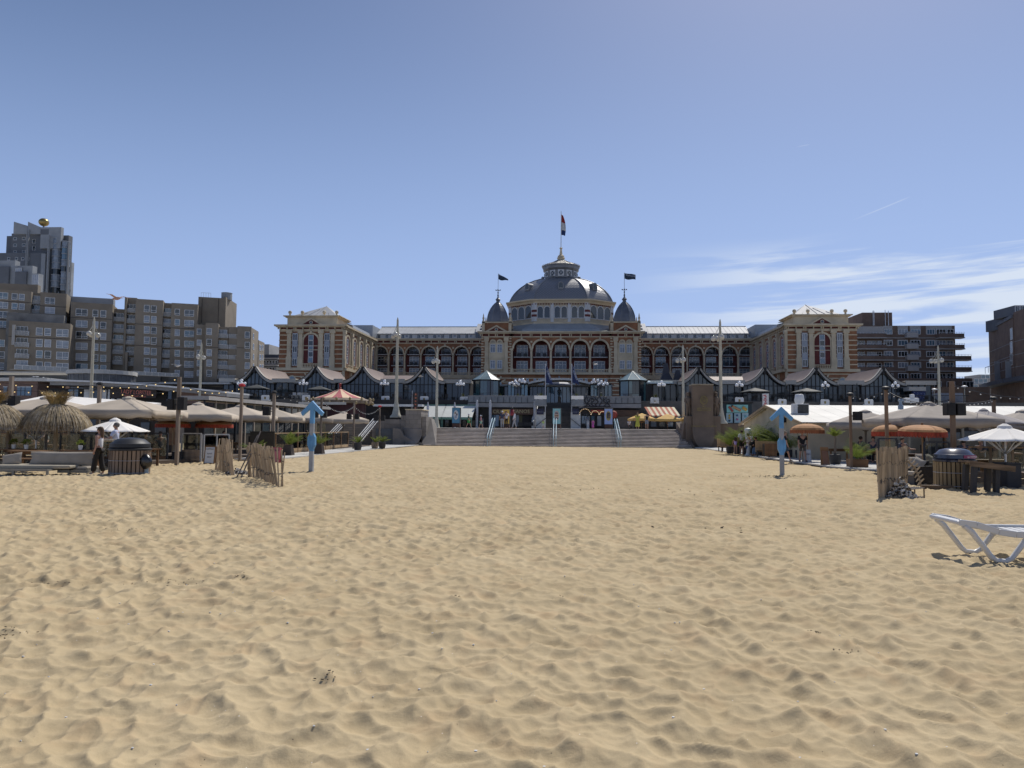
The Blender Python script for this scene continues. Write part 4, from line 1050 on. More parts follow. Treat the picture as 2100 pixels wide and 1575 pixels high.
# podium behind the boulevard roofs
f = Facade(AP, -60, 168, 560, 198, 772, depth=20, m=mat('podium_dark', (.05, .045, .04), .9, var=.2), name='podium')
f = Facade(AP, 20, 160, 146, 168, 757, base=Z(759.5, 164, 80), depth=1, m=STUL, name='terrace_edge')
def rail(f, p0, p1, y0, y1):
    m = MB(); m.bx(f.u(p0), f.u(p1), -.05, 0, f.z(p0, y0) - .06, f.z(p0, y0))
    k = int((f.u(p1) - f.u(p0)) / 1.4)
    for i in range(k + 1): x = f.u(p0) + (f.u(p1) - f.u(p0)) * i / k; m.bx(x - .03, x + .03, -.05, 0, f.z(p0, y1), f.z(p0, y0))
    m.xf(f.M).build('railing', FRAME, AP)
    MB().bx(f.u(p0), f.u(p1), -.02, -.01, f.z(p0, y1), f.z(p0, y0) - .1).xf(f.M).build('glass_screen', mat('milky_glass', (.25, .27, .29), .2, var=.1), AP)
rail(f, 32, 142, 748, 757)
f = Facade(AP, 272, 176, 370, 184, 768, base=Z(771, 180, 320), depth=1, m=STUL, name='terrace_edge'); rail(f, 272, 368, 761, 768)

# residential tower with golden ball
TW = thing('residential_tower', 'tall grey apartment tower topped by a golden ball', 'tower', (-190, 345, PZ))
def tf(pl, pr, ytop, dd=0, **k):
    k.setdefault('m', GREYC); return Facade(TW, pl, 345 + dd, pr, 345 + dd, ytop, **k)
a = tf(14, 27, 484, 4); b = tf(24, 56, 479, 0, m=GREYC); c = tf(55, 99.5, 481, -1, depth=3)
for y in (490, 503, 517, 530): b.win(31, y, 1.8, 1.4, 1, glass=GLASSD); b.win(49, y - .5, 1.8, 1.4, 1, glass=GLASSD)
for y in (495, 509): c.win(69.5, y, 1.6, 2.2, 1, glass=GLASSD)
for (p, q, yl, yr) in ((28.5, 57, 454.5, 463), (57.5, 84, 454.5, 466)):
    m = MB(); w_ = tf(p, q, yl, -3, depth=0)
    m.prism([(0, w_.z(p, 480)), (w_.ln, w_.z(q, 480)), (w_.ln, w_.z(q, yr)), (0, w_.z(p, yl))], 0, 1.0).xf(w_.M).build('roof_fin', GREYL, TW)
for px in (54.5, 57.3): tf(px, px + 1.5, 470 if px > 56 else 476, -4, depth=1, m=GREYL, name='fin')
w_ = tf(84, 125.5, 466, -3, depth=2, m=GREYL, name='parapet', base=PZ + 87)
w_.bx(0, w_.ln * .4, .01, 0, w_.z(90, 481), w_.z(90, 470), GREYC, 'parapet_panel')
c2 = tf(99.4, 141, 483, 0, depth=3, m=GREYC)
tf(98.5, 100.5, 482, -5, depth=1.2, m=GREYL, name='fin'); tf(138, 140.5, 497, -4, depth=1.2, m=GREYC, name='fin')
for (p0, p1, y0, n) in ((102.5, 121, 491, 9), (122.5, 138, 498.5, 8)):
    for i in range(n):
        y = y0 + i * 12.55
        cx = (c2.u(p0) + c2.u(p1)) / 2; wd = c2.u(p1) - c2.u(p0)
        zt_, zb_ = c2.z(p0, y), c2.z(p0, y + 12.55)
        m = MB(); k = 8
        pts = [(cx + wd / 2 * math.sin(R(-80 + 160 * j / k)) * 1.0, -3.2 * math.cos(R(-80 + 160 * j / k))) for j in range(k + 1)]
        MB().prismz([(p_[0] * 1.0, p_[1]) for p_ in pts], zb_ + .35, zt_).xf(c2.M).build('bay_window', random.choice((GLASSB, GLASSL, GLASSL, GLASSD)), TW)
        MB().prismz([(cx + (p_[0] - cx) * 1.05, p_[1] * 1.07) for p_ in pts], zt_ + .001, zt_ + .42).xf(c2.M).build('bay_slab', GREYL, TW)
d = tf(140.9, 147, 538, 3, depth=2, m=GREYL)
for i in range(5): d.win(143.5, 546 + i * 12.5, .9, 1.4, glass=GLASSD)
e_ = tf(-30, 92, 519, -3, depth=2, m=GREYC)
for px in (18, 34, 47, 57): 
    e_.win(px, 531, 1.5, 1.6, glass=GLASSD); 
tf(85, 93.5, 520, -4, depth=1, m=GREYL, name='fin')
for (pl, pr, yt) in ((-20, 31.5, 534.5), (31, 67, 545)):
    w_ = tf(pl, pr, yt, -30, depth=3, m=GREYL)
    (px, y) = (38, 560) if pl < 0 else (72.5, 573)
    w2 = tf(px - 8, px + 7, y - 12, -30.5, depth=3, m=GREYL); w2.win(px, y, 3.0, 4.4, 3, glass=CURT, kind='n'); 
    tf(pl, pr - 13, yt + 12, -31, depth=1, m=GREYC)
gb = P(89.9, 456, 345) - TW.location
MB().ball(gb, 2.35, 24, 14, .86).build('golden_ball', mat('aged_gold', (.33, .24, .09), .35, metal=.8, var=.1), TW, True)
MB().tube([(gb.x, gb.y, gb.z - 4), (gb.x, gb.y, gb.z - 1.5)], .4, 8).build('ball_support', GREYL, TW)

# little white building between apartments and hotel
SB = thing('white_building', 'small white and glass building squeezed between taupe apartments and hotel', 'building', (-85, 230, PZ))
f = Facade(SB, 536, 232, 552, 232, 710 if 0 else 706, m=STUL); f = Facade(SB, 545, 236, 556, 236, 712, m=FRAME)
f = Facade(SB, 540, 226, 572, 226, 727, m=mat('dark_clad', (.07, .08, .10), .6))
for y in (736, 750, 764): f.bx(0, f.ln, .6, 0, f.z(550, y + 1), f.z(550, y - 2), STUL, 'balcony_band')
for i in range(5):
    for y in (743, 757): f.win(543 + i * 6, y, .8, 1.2, glass=GLASSD)

# right: brown brick apartments
RB = thing('apartment_building', 'brown brick apartment block with wraparound balconies right of the hotel', 'apartments', (80, 190, PZ))
def rf_(pl, pr, yt, dd=0, **k):
    k.setdefault('m', BROWNB); return Facade(RB, pl, 190 + dd, pr, 190 + dd, yt, **k)
rf_(1768, 1829.5, 641, 6, depth=10, name='roof_house')
f = rf_(1768, 1829, 641, 5.9, depth=.05, name='roof_house')
for px, y in ((1791, 637), (1815.5, 636), (1822, 637.5)): MB().tube([(f.u(px), -.3, f.z(px, 668)), (f.u(px), -.3, f.z(px, y))], .08, 5).xf(f.M).build('roof_pole', STEEL, RB)
m = MB(); m.tube([(f.u(1790), -.35, f.z(1790, 668)), (f.u(1790), -.35, f.z(1790, 638))], .05, 4); m.tube([(f.u(1793), -.35, f.z(1793, 668)), (f.u(1793), -.35, f.z(1793, 638))], .05, 4)
for i in range(12): m.bx(f.u(1790), f.u(1793), -.38, -.32, f.z(1790, 666 - i * 2.3), f.z(1790, 666 - i * 2.3) + .05)
m.xf(f.M).build('ladder', STEEL, RB)
main = rf_(1750, 1958, 668, 0, depth=14)
rf_(1755, 1812, 669.5, -1.2, depth=1.1, m=STUL, name='attic_panel', base=PZ + 24.4)
top = [(1812, 1830), (1841, 1862), (1866, 1888), (1899, 1918), (1918.5, 1952)]
for a_, b_ in top:
    main.bx(main.u(a_), main.u(b_), .15, 0, main.z(a_, 686), main.z(a_, 668.3), STUL, 'attic_panel')
for r in range(5):
    y = 680.5 + r * 22.7
    main.bx(main.u(1755), main.u(1952), .25, 0, main.z(1800, y + 13.5), main.z(1800, y + 12), STUL, 'slab_edge')
    for (cx_, w_, nx) in ((1821, 2.0, 3), (1851, 2.3, 3), (1877, 2.3, 3), (1908 if r < 3 else 1908, 2.0, 3), (1929, 2.4, 3), (1948, 1.6, 2)):
        if r > 0 and nx: main.bx(main.u(cx_) - w_ / 2 - .15, main.u(cx_) + w_ / 2 + .15, .06, 0, main.z(cx_, y + 6.5), main.z(cx_, y - 6.5), STUL, 'window_surround')
        main.win(cx_, y, w_, 1.35, nx, glass=random.choice((GLASSD, GLASSB, GLASSL)), inset=.17 if r == 0 else .08, kind='n')
    for (cx_, w_) in ((1766, 1.8), (1788, 2.4), (1801, 1.6)):
        main.win(cx_, y + 1, w_, 1.35, 2, glass=random.choice((GLASSD, GLASSL)), kind='n')
    if r < 4:
        u0, u1 = main.u(1855), main.u(1878); main.bx(u0, u1, 1.4, 0, main.z(1866, y + 13), main.z(1866, y + 3.5), STUL, 'balcony')
        MB().bx(u0, u1, -1.4, -1.36, main.z(1866, y + 3.4), main.z(1866, y + .8)).xf(main.M).build('railing', mat('milky_glass', (.25, .27, .29)), RB)
    # wraparound balconies left and right
    for (pa, pb) in ((1745, 1811 if r < 2 else 1824), (1918, 1969 if r < 2 else 1982)):
        ua, ub = main.u(pa), main.u(pb)
        main.bx(ua, ub, 2.0, .0, main.z(pb, y + 13.3), main.z(pb, y + 5.5), BROWNB, 'balcony')
        main.bx(ua - .02, ub + .1, 2.15, 0, main.z(pb, y + 15), main.z(pb, y + 13.2), STUL, 'slab_edge')
        m = MB(); m.bx(ua, ub, -2.0, -1.95, main.z(pb, y + 3.0), main.z(pb, y + 2.6))
        for i in range(11): uu = ua + (ub - ua) * i / 10; m.bx(uu - .03, uu + .03, -2, -1.95, main.z(pb, y + 5.5), main.z(pb, y + 2.6))
        m.xf(main.M).build('railing', FRAME, RB)
f = rf_(1745, 1994, 775.5, -4, depth=8)
for (cx_, w_) in ((1836, 2), (1920, 2.5), (1985, 2.6), (1950, 2)): f.win(cx_, 789, w_, 1.6, 3, glass=GLASSD, kind='n')
f = rf_(1900, 1975, 807, -40, depth=20, m=STUL, name='low_wing'); f.win(1906, 813, 1.6, 1.8, 1, glass=GLASSD)
f = rf_(1880, 2030, 793, -20, depth=10, name='low_wing')
# white terraces behind
WB = thing('white_building', 'white stepped terrace building between two brown brick blocks', 'building', (112, 215, PZ))
for (pl, pr, yt, dd) in ((1975, 2032, 788, 0), (1994, 2030, 776, 6), (2008, 2030, 768, 10)):
    f = Facade(WB, pl, 215 + dd, pr, 215 + dd, yt, m=STUL, depth=8)
    for k in range(3): f.win(pl + 8 + k * 9, yt + 6, 1.3, 1.5, glass=GLASSB)
# far right dark block, flank turned towards the beach
FB = thing('brick_building', 'dark brown brick building at the far right edge behind the parasols', 'building', (130, 170, PZ))
f = Facade(FB, 2027, 188, 2078, 166, 673, m=BROWNB, depth=14)
g = Facade(FB, 2078.2, 166, 2150, 150, 641, m=BROWNB, depth=16)
f.bx(0, f.ln, .25, 0, f.z(2027, 679), f.z(2027, 673), GREYC, 'coping')
h_ = Facade(FB, 2062, 176, 2100, 176, 649, m=GREYC, depth=8, name='roof_house', base=Z(672, 176, 2080)); h_ = Facade(FB, 2081, 168, 2130, 168, 626, m=GREYC, depth=8, name='roof_house', base=Z(645, 168, 2100))
for px in (2087, 2096): h_.win(px, 637, 1.2, 2.2, 2, glass=GLASSD)
for y in (685, 712, 737): 
    f.win(2074.5, y, 2.0, 2.6, 2, glass=GLASSD, kind='n')
    for ff in (f, g): ff.bx(0, ff.ln, .03, 0, ff.z(2078, y + 17), ff.z(2078, y + 16), GREYL, 'joint')
m = MB()
for i in range(8): u_ = f.ln * i / 7; m.bx(u_ - .04, u_ + .04, -1.0, -.92, f.z(2060, 757), f.z(2060, 744))
m.bx(0, f.ln, -1.0, -.92, f.z(2060, 744), f.z(2060, 743)); m.xf(f.M).build('railing', GREYL, FB)
for ff in (f, g): ff.bx(0, ff.ln, 2.4, 0, ff.z(2078, 786), ff.z(2078, 777), mat('dark_clad', (.07, .08, .10)), 'canopy')
for px in (2049, 2072): f.bx(f.u(px) - .06, f.u(px) + .06, 1.1, 0, f.z(px, 783), f.z(px, 741), GREYL, 'post')
# ================================================================ UPPER TERRACE AND FLARED-ROOF RESTAURANTS
FY = 93.0     # terrace front
CREAM = mat('cream_fascia', (.42, .40, .355), .7, var=.1, vs=.8)
COPPER = mat('brown_copper_roof', (.205, .15, .122), .55, metal=.1, var=.16, vs=.6)
DCLAD = mat('dark_slate_roof', (.05, .05, .06), .6, var=.15)
TER = MB().bx(-66, -3.15, FY, 190, PZ + .01, TZ).build('terrace', mat('terrace_concrete', (.10, .095, .09), .85, var=.2, vs=.8), kind='structure')
MB().bx(3.15, 66, FY, 190, PZ + .01, TZ).build('terrace', mat('terrace_concrete', (.10, .095, .09)), kind='structure')
MB().bx(-3.148, 3.148, FY + 9, 190, PZ + .01, TZ).build('terrace', mat('terrace_concrete', (.10, .095, .09)), kind='structure')
RY = 100.0
GT1 = mat('restaurant_glass', (.045, .065, .075), .08, var=.4, vs=.25, spec=.7)
GT2 = mat('restaurant_glass_dark', (.02, .03, .036), .08, var=.4, vs=.3, spec=.6)
def zz(py, Y, px=1050): return P(px, py, Y).z
ZPK, ZEV = 10.05, 8.05          # peak and eave
def swoop(t):                   # t 0 at peak, 1 at eave: concave curve
    return 1 - (1 - (1 - t) ** 2.15)
def flared(parent, hw=2.9, back=11.0, skew=0.0):
    # profile right half: x from .16 to hw
    n = 12; prof = []
    for i in range(n + 1):
        t = i / n; prof.append((.16 + (hw - .16) * t, ZEV - TZ + (ZPK - ZEV) * (1 - t) ** 2.1))
    for s in (-1, 1):
        m = MB(); th = .36
        for i in range(n):
            (xa, za), (xb, zb) = prof[i], prof[i + 1]
            k = .30 if s else 0
            pts = [(xa, za - th * (.55 + .45 * i / n)), (xb, zb - th * (.55 + .45 * (i + 1) / n)), (xb, zb), (xa, za)]
            nx_ = th * .85 * (1 - i / n) ; nx2 = th * .85 * (1 - (i + 1) / n)
            pts = [(xa - 0, za - .12 - (za - (ZEV - TZ)) * 0 - th * .7), (xb, zb - .12 - th * .7), (xb + nx2 * .4, zb), (xa + nx_ * .4, za)]
            if s < 0: pts = [(-x, z) for x, z in reversed(pts)]
            m.prism(pts, -.35, .25)
        m.build('curved_fascia', CREAM, parent)
        # black trim line under the fascia
        q = MB()
        for i in range(n):
            (xa, za), (xb, zb) = prof[i], prof[i + 1]; q.beam((s * xa, -.38, za - .44), (s * xb, -.38, zb - .44), .08, .1)
            (xa, za), (xb, zb) = prof[i], prof[i + 1]; q.beam((s * (xa + .05), -.38, za + .03), (s * (xb + .05), -.38, zb + .03), .08, .07)
        q.build('black_trim', BLACK, parent)
        m = MB()
        for i in range(n):
            (xa, za), (xb, zb) = prof[i], prof[i + 1]
            m.add([(s * xa, .25, za), (s * xb, .25, zb), (s * xb, back, zb), (s * xa, back, za), (s * xa, .25, za - .12), (s * xb, .25, zb - .12), (s * xb, back, zb - .12), (s * xa, back, za - .12)],
                  [(0, 1, 2, 3), (7, 6, 5, 4), (0, 4, 5, 1), (2, 6, 7, 3)])
        m.build('roof', COPPER, parent, 40)
    MB().bx(-.16, .16, -.3, back, ZPK - TZ - .9, ZPK - TZ + .02).build('ridge', BLACK, parent)
    # glass gable with mullions
    k = 10
    xs_ = [-hw + .1 + (2 * hw - .2) * i / k for i in range(k + 1)]
    zt = lambda x: ZEV - TZ + (ZPK - ZEV) * (1 - min(1, max(0, (abs(x) - .16) / (hw - .16)))) ** 2.1 - .55
    for i in range(k):
        MB().prism([(xs_[i] + .05, .1), (xs_[i + 1] - .05, .1), (xs_[i + 1] - .05, 2.3), (xs_[i] + .05, 2.3)], .12, .17).build('glass_pane', random.choice((GT1, GT1, GT2)), parent)
        if i not in (0, k - 1): MB().prism([(xs_[i] + .05, 2.4), (xs_[i + 1] - .05, 2.4), (xs_[i + 1] - .05, max(2.42, zt(xs_[i + 1]))), (xs_[i] + .05, max(2.42, zt(xs_[i])))], .12, .17).build('glass_pane', GT1, parent)
    m = MB()
    for i in range(k + 1):
        zt_ = max(2.35, zt(xs_[i])) ; m.bx(xs_[i] - .045, xs_[i] + .045, .05, .2, 0, zt_)
    m.bx(-hw, hw, .04, .21, 2.3, 2.4).bx(-hw, hw, .04, .21, 0, .1)
    m.build('window_frames', BLACK, parent)
    MB().bx(-hw + .2, hw - .2, .35, back - .2, 0, 2.6).build('interior', DARK, parent)
PKS = [(-42.9, 'outermost left'), (-34.15, 'left, behind the tented carousel'), (-27.5, ''), (-18.85, ''), (18.6, ''), (27.35, ''), (34.05, ''), (42.75, '')]
LBL = ['flared-roof glass restaurant pavilion nearest the taupe apartments', 'flared-roof glass pavilion behind the carousel, brown roof side sunlit', 'flared-roof glass pavilion just right of the striped carousel tent',
       'flared-roof glass pavilion left of the left octagonal glass kiosk', 'flared-roof glass pavilion behind the stone monument', 'flared-roof glass pavilion right of the stone monument',
       'flared-roof glass pavilion above the white shed roof and its ventilator', 'flared-roof glass pavilion nearest the brown brick apartments']
p0 = None
for (x, _), lb in zip(PKS, LBL):
    if p0 is None:
        p0 = thing('restaurant_pavilion', lb, 'restaurant', (x, RY, TZ), 0, 'flared-roof pavilions along the terrace'); flared(p0)
    else: dup(p0, lb, (x, RY, TZ))
# flat glazed links between the pavilions
def link(x0, x1, lb, y=RY, dark=False):
    t = thing('glazed_link', lb, 'building', ((x0 + x1) / 2, y, TZ), 0, 'low glazed links between pavilions')
    w_ = (x1 - x0) / 2
    MB().bx(-w_ - .35, w_ + .35, -.5, 1.5, 2.55, 3.1).build('fascia', CREAM, t)
    MB().bx(-w_, w_, .5, 9, 0, 3.0).build('interior', DARK, t)
    n = max(2, int(w_ * 2 / .75))
    for i in range(n): MB().bx(-w_ + i * 2 * w_ / n + .05, -w_ + (i + 1) * 2 * w_ / n - .05, .2, .24, .1, 2.5).build('glass_pane', random.choice((GT1, GT2, GT2)), t)
    m = MB()
    for i in range(n + 1): m.bx(-w_ + i * 2 * w_ / n - .04, -w_ + i * 2 * w_ / n + .04, .1, .26, 0, 2.55)
    m.build('window_frames', BLACK, t)
    return t
link(-47.5, -45.9, 'short glazed link left of the outermost left pavilion')
link(-39.9, -37.2, 'glazed link in front of the left hotel wing pavilion')
link(-31.1, -30.5, 'narrow glazed link behind the carousel tent')
link(-24.5, -21.8, 'glazed link right of the carousel, below the brown roof')
link(-15.8, -12.6, 'pale glazed link beside the left octagonal kiosk', y=RY + .5)
link(12.6, 15.7, 'pale glazed link beside the right octagonal kiosk', y=RY + .5)
link(21.6, 24.3, 'glazed link behind the stone monument')
link(30.3, 31.0, 'narrow glazed link above the snack posters')
link(37.0, 39.8, 'glazed link below the round hotel window')
link(45.8, 49.0, 'wide pale-fronted glazed link at the right end of the terrace')
mb_ = thing('hall_roof', 'sunlit brown copper roof joining two left pavilions', 'roof', (-23.2, RY + 4, TZ))
MB().add([(-4.3, 0, 2.9), (4.3, 0, 2.9), (3.6, 6, 4.3), (-4.3, 6, 4.3), (4.3, 6, 2.9), (-4.3, 6, 2.9)], [(0, 1, 2, 3), (1, 4, 2), (0, 3, 5), (3, 2, 4, 5)]).build('roof_slope', COPPER, mb_)
mb_ = thing('hall_roof', 'brown copper roof joining two right pavilions behind the monument', 'roof', (23.0, RY + 4, TZ))
MB().add([(-4.3, 0, 2.9), (4.3, 0, 2.9), (4.3, 6, 4.3), (-3.6, 6, 4.3), (4.3, 6, 2.9), (-4.3, 6, 2.9)], [(0, 1, 2, 3), (1, 4, 2), (0, 3, 5), (3, 2, 4, 5)]).build('roof_slope', COPPER, mb_)
for k, (px, lb) in enumerate(((1366, 'taller dark pointed roof right of the right kiosk'), (1390, 'smaller dark pointed roof right of the right kiosk'))):
    t = thing('pointed_roof', lb, 'roof', (X(px, 112), 112, TZ)); MB().lathe([(3.0 - k, 2.5), (1.6 - k * .5, 3.4), (.7, 4.8 - k * .5), (.4, 6.4 - k)], 4, ph=R(45)).build('roof_slope', DCLAD, t); MB().bx(-2 + k, 2 - k, -2 + k, 2 - k, 0, 2.5).build('wall', DARK, t)
t = thing('roof_canopy', 'bright pale glass canopy right of the right kiosk', 'canopy', (X(1347, 99), 99, TZ))
MB().add([(-2.6, 0, 2.75), (2.0, 0, 2.75), (3.2, 3, 3.15), (-2.6, 3, 3.15), (-2.6, 0, 2.55), (2.0, 0, 2.55), (3.2, 3, 2.6), (-2.6, 3, 2.6)], [(0, 1, 2, 3), (4, 5, 1, 0), (5, 6, 2, 1), (4, 0, 3, 7), (7, 3, 2, 6)]).build('canopy_sheet', mat('pale_glass_roof', (.42, .52, .55), .3, var=.1), t)
# octagonal kiosks
def kiosk(x, lb):
    t = thing('glass_kiosk', lb, 'kiosk', (x, 99.5, TZ), 0, 'octagonal glass kiosks on the terrace')
    r = 1.85; GT = mat('teal_glass', (.055, .12, .125), .05, var=.4, vs=.5, spec=1)
    for k in range(8):
        a, b = R(22.5 + 45 * k), R(67.5 + 45 * k)
        A, B = Vector((r * math.cos(a), r * math.sin(a), 0)), Vector((r * math.cos(b), r * math.sin(b), 0))
        for (u0, u1) in ((.03, .34), (.35, .65), (.66, .97)):
            for (za, zb) in ((.15, 1.1), (1.13, 2.8)):
                p, q = A.lerp(B, u0), A.lerp(B, u1); o_ = p * -.02, q * -.02
                MB().add([(p.x, p.y, za), (q.x, q.y, za), (q.x, q.y, zb), (p.x, p.y, zb), (p.x * .98, p.y * .98, za), (q.x * .98, q.y * .98, za), (q.x * .98, q.y * .98, zb), (p.x * .98, p.y * .98, zb)],
                         [(0, 1, 2, 3), (7, 6, 5, 4), (0, 4, 5, 1), (3, 2, 6, 7)]).build('glass_pane', GT if random.random() < .65 else GLASSD, t)
        MB().beam((A.x, A.y, 0), (A.x, A.y, 2.9), .1).build('corner_post', BLACK, t)
        ro = 2.05
        C, D = Vector((ro * math.cos(a), ro * math.sin(a), 2.95)), Vector((ro * math.cos(b), ro * math.sin(b), 2.95)); E = Vector((0, 0, 4.25)); dn = Vector((0, 0, -.06))
        MB().add([C, D, E, C + dn, D + dn, E + dn], [(0, 1, 2), (5, 4, 3), (0, 3, 4, 1), (1, 4, 5, 2), (2, 5, 3, 0)]).build('roof_pane', mat('green_glass_roof', (.20, .28, .28), .18, var=.25, vs=.8, spec=.9), t)
        MB().tube([C, E], .05, 5).build('roof_rib', mat('pale_green', (.3, .36, .34), .5), t)
    MB().lathe([(2.1, 2.8), (2.15, 2.95)], 8, ph=R(22.5)).build('eaves', BLACK, t)
    MB().lathe([(1.95, 0), (1.95, .14)], 8, ph=R(22.5)).build('plinth', BLACK, t)
    return t
kiosk(X(997, 99.5), 'octagonal glass kiosk with pyramid roof left of the main entrance')
kiosk(X(1297.5, 99.5), 'octagonal glass kiosk with pyramid roof right of the main entrance')
# central entrance pavilion with curved canopy
EN = thing('entrance_pavilion', 'dark glass entrance pavilion under a shallow curved white canopy', 'entrance', (0, 104, TZ))
ex = lambda px: X(px, 104); ez = lambda py: Z(py, 104, 1145) - TZ
m = MB(); n = 16; x0_, x1_ = ex(1080), ex(1214)
for i in range(n):
    def zc(t): return ez(791) + .15 + .75 * math.sin(math.pi * t) ** .8
    a, b = i / n, (i + 1) / n; xa, xb = x0_ + (x1_ - x0_) * a, x0_ + (x1_ - x0_) * b
    m.prism([(xa, zc(a) - .28), (xb, zc(b) - .28), (xb, zc(b)), (xa, zc(a))], -3.2, 1.5)
m.build('canopy', mat('canopy_white', (.52, .52, .50), .5, var=.12), EN, 40)
for (p0, p1, g, nn) in ((1022, 1080, GLASSD, 6), (1083, 1120, GLASSD, 4), (1120.6, 1170, mat('entrance_glass', (.08, .17, .22), .05, var=.3, vs=.5, spec=1), 6), (1171, 1212, GLASSD, 4), (1213, 1256, GLASSD, 5)):
    for i in range(nn):
        a = ex(p0) + (ex(p1) - ex(p0)) * i / nn; b = ex(p0) + (ex(p1) - ex(p0)) * (i + 1) / nn
        MB().bx(a + .04, b - .04, 0, .05, .05, ez(794)).build('glass_pane', g, EN)
        MB().bx(a - .035, a + .035, -.06, .1, 0, ez(793)).build('mullion', BLACK, EN)
MB().bx(ex(1022), ex(1256), .06, 8, 0, ez(793)).build('interior', DARK, EN)
MB().bx(ex(1022), ex(1256), -.4, .6, ez(793) + .01, ez(789)).build('fascia', mat('dull_fascia', (.25, .26, .26), .6), EN)
MB().lathe([(2.2, 0), (2.1, .5), (1.8, 1.0), (1.3, 1.4), (.6, 1.7), (.15, 1.85), (.12, 2.3)], 12, (ex(1146), 12, ez(789) - .2)).build('small_dome', SLATE, EN)
for (p0, p1, lb) in ((1041, 1082, 'teal glass porch with pair of doors left of the entrance'), (1211, 1254, 'teal glass porch with pair of doors right of the entrance')):
    t = thing('glass_porch', lb, 'porch', ((ex(p0) + ex(p1)) / 2, 99.5, TZ)); w_ = (X(p1, 99.5) - X(p0, 99.5)) / 2
    t.location.x = (X(p0, 99.5) + X(p1, 99.5)) / 2
    TG = mat('porch_glass', (.07, .15, .18), .06, var=.35, vs=.6, spec=1)
    for i in range(6):
        a = -w_ + 2 * w_ * i / 6; MB().bx(a + .05, a + 2 * w_ / 6 - .05, 0, .05, .05, 2.35).build('glass_pane', TG if i not in (2, 3) else GLASSD, t); MB().bx(a - .04, a + .04, -.05, .08, 0, 2.4).build('mullion', BLACK, t)
    MB().bx(-w_, w_, -.2, 2, 2.42, 2.6).build('roof_edge', BLACK, t); MB().bx(-w_ + .05, w_ - .05, .08, 2, 0, 2.4).build('interior', DARK, t)
# central stair from the promenade
cs = thing('terrace_stair', 'dark stone stair climbing from the promenade to the hotel entrance', 'stair', (0, FY - 3.2, PZ))
for i in range(22):
    h = (TZ - PZ) / 22; y = i * .52
    MB().bx(-3.1, 3.1, y, y + 1.2 if i < 21 else 12.2, i * h + .001, (i + 1) * h).build('step', mat('dark_step', (.10, .09, .08), .85, var=.15, var2=.3), cs)
for s in (-1, 1):
    m = MB(); x0_, x1_ = sorted((s * 3.2, s * 3.5))
    m.add([(x, y, z) for x in (x0_, x1_) for (y, z) in ((-.4, 0), (11, 0), (11, TZ - PZ + .5), (-.4, .9))], [(0, 3, 2, 1), (4, 5, 6, 7), (0, 4, 7, 3), (3, 7, 6, 2), (1, 2, 6, 5)])
    m.build('side_wall', mat('white_render', (.50, .50, .48), .8, var=.12), cs)
    MB().tube([(s * 3.0, 0, 1.0), (s * 3.0, 11, TZ - PZ + .9)], .035, 6).build('handrail', STEEL, cs)
# ================================================================ BOULEVARD: SHOPS, SIGNS, LAMPS
def box_at(name, px0, px1, py0, py1, Y, d, m, parent, pxz=None):
    """box whose front face stands at depth Y behind the given outline"""
    o = parent.location if parent is not None else Vector((0, 0, 0))
    xm = (px0 + px1) / 2 if pxz is None else pxz; ym = (py0 + py1) / 2
    return MB().bx(X(px0, Y, ym) - o.x, X(px1, Y, ym) - o.x, Y - o.y, Y + d - o.y, Z(py1, Y, xm) - o.z, Z(py0, Y, xm) - o.z).build(name, m, parent)
SHOPD = mat('shop_dark', (.02, .018, .017), .6, var=.3, vs=1.5)
BRNF = mat('brown_fascia', (.10, .06, .04), .7, var=.15)
CORR = mat('beige_cladding', (.24, .20, .165), .8, var=.15, vs=2)
GREYB = mat('grey_beam', (.24, .24, .245), .75, var=.15, vs=1)
POLG = mat('pale_column', (.42, .43, .46), .6, var=.08)
t = thing('shop_row', 'dark shopfronts with green awnings left of the piano bar', 'shops', (X(860, FY), FY - 1, PZ))
MB().bx(-14, X(1005, FY) - X(860, FY), .2, .99, 0, 2.9).build('shopfront', SHOPD, t)
MB().bx(-14, X(1005, FY) - X(860, FY), -.3, .99, 2.92, 3.5).build('fascia', BLACK, t)
box_at('roof_edge', 765, 866, 829, 833.5, FY - 3.2, 3, FRAME, t)
for i in range(14):
    px = 880 + i * 9
    if i % 2 == 0: box_at('window', px - 3, px + 4, 858, 874, FY - .82, .05, GLASSD, t)
GRN = mat('green_frame', (.10, .20, .16), .6, var=.1); AWN = mat('white_awning', (.55, .56, .52), .8, var=.08)
for k, (a, b, lb) in enumerate(((862, 906, 'white awning with green frame, left one of the pair'), (905, 968, 'wide white awning with green frame beside the blue advertising column'))):
    t = thing('awning', lb, 'awning', (X((a + b) / 2, 88), 88, PZ), 0, 'green and white awnings')
    hw = (X(b, 88) - X(a, 88)) / 2; zt_, zb_ = Z(835, 90, 900) - PZ, Z(855, 88, 900) - PZ
    MB().add([(-hw, 0, zb_), (hw, 0, zb_), (hw + .1, 3.0, zt_ + .25), (-hw, 3.0, zt_ + .25), (-hw, 0, zb_ - .05), (hw, 0, zb_ - .05), (hw + .1, 3, zt_ + .2), (-hw, 3, zt_ + .2)], [(0, 1, 2, 3), (7, 6, 5, 4), (0, 4, 5, 1), (1, 5, 6, 2), (3, 7, 4, 0)]).build('canvas', AWN, t)
    MB().bx(-hw, hw, -.03, 0, zb_ - .3, zb_ - .04).build('valance', GRN, t)
    MB().beam((-hw, 3, zt_ + .3), (hw + .1, 3, zt_ + .3), .12).build('frame_bar', GRN, t)
    for s in (-1, 1): MB().tube([(s * (hw - .1), .1, 0), (s * (hw - .1), .1, zb_ - .1)], .05, 6).build('leg', GRN, t)
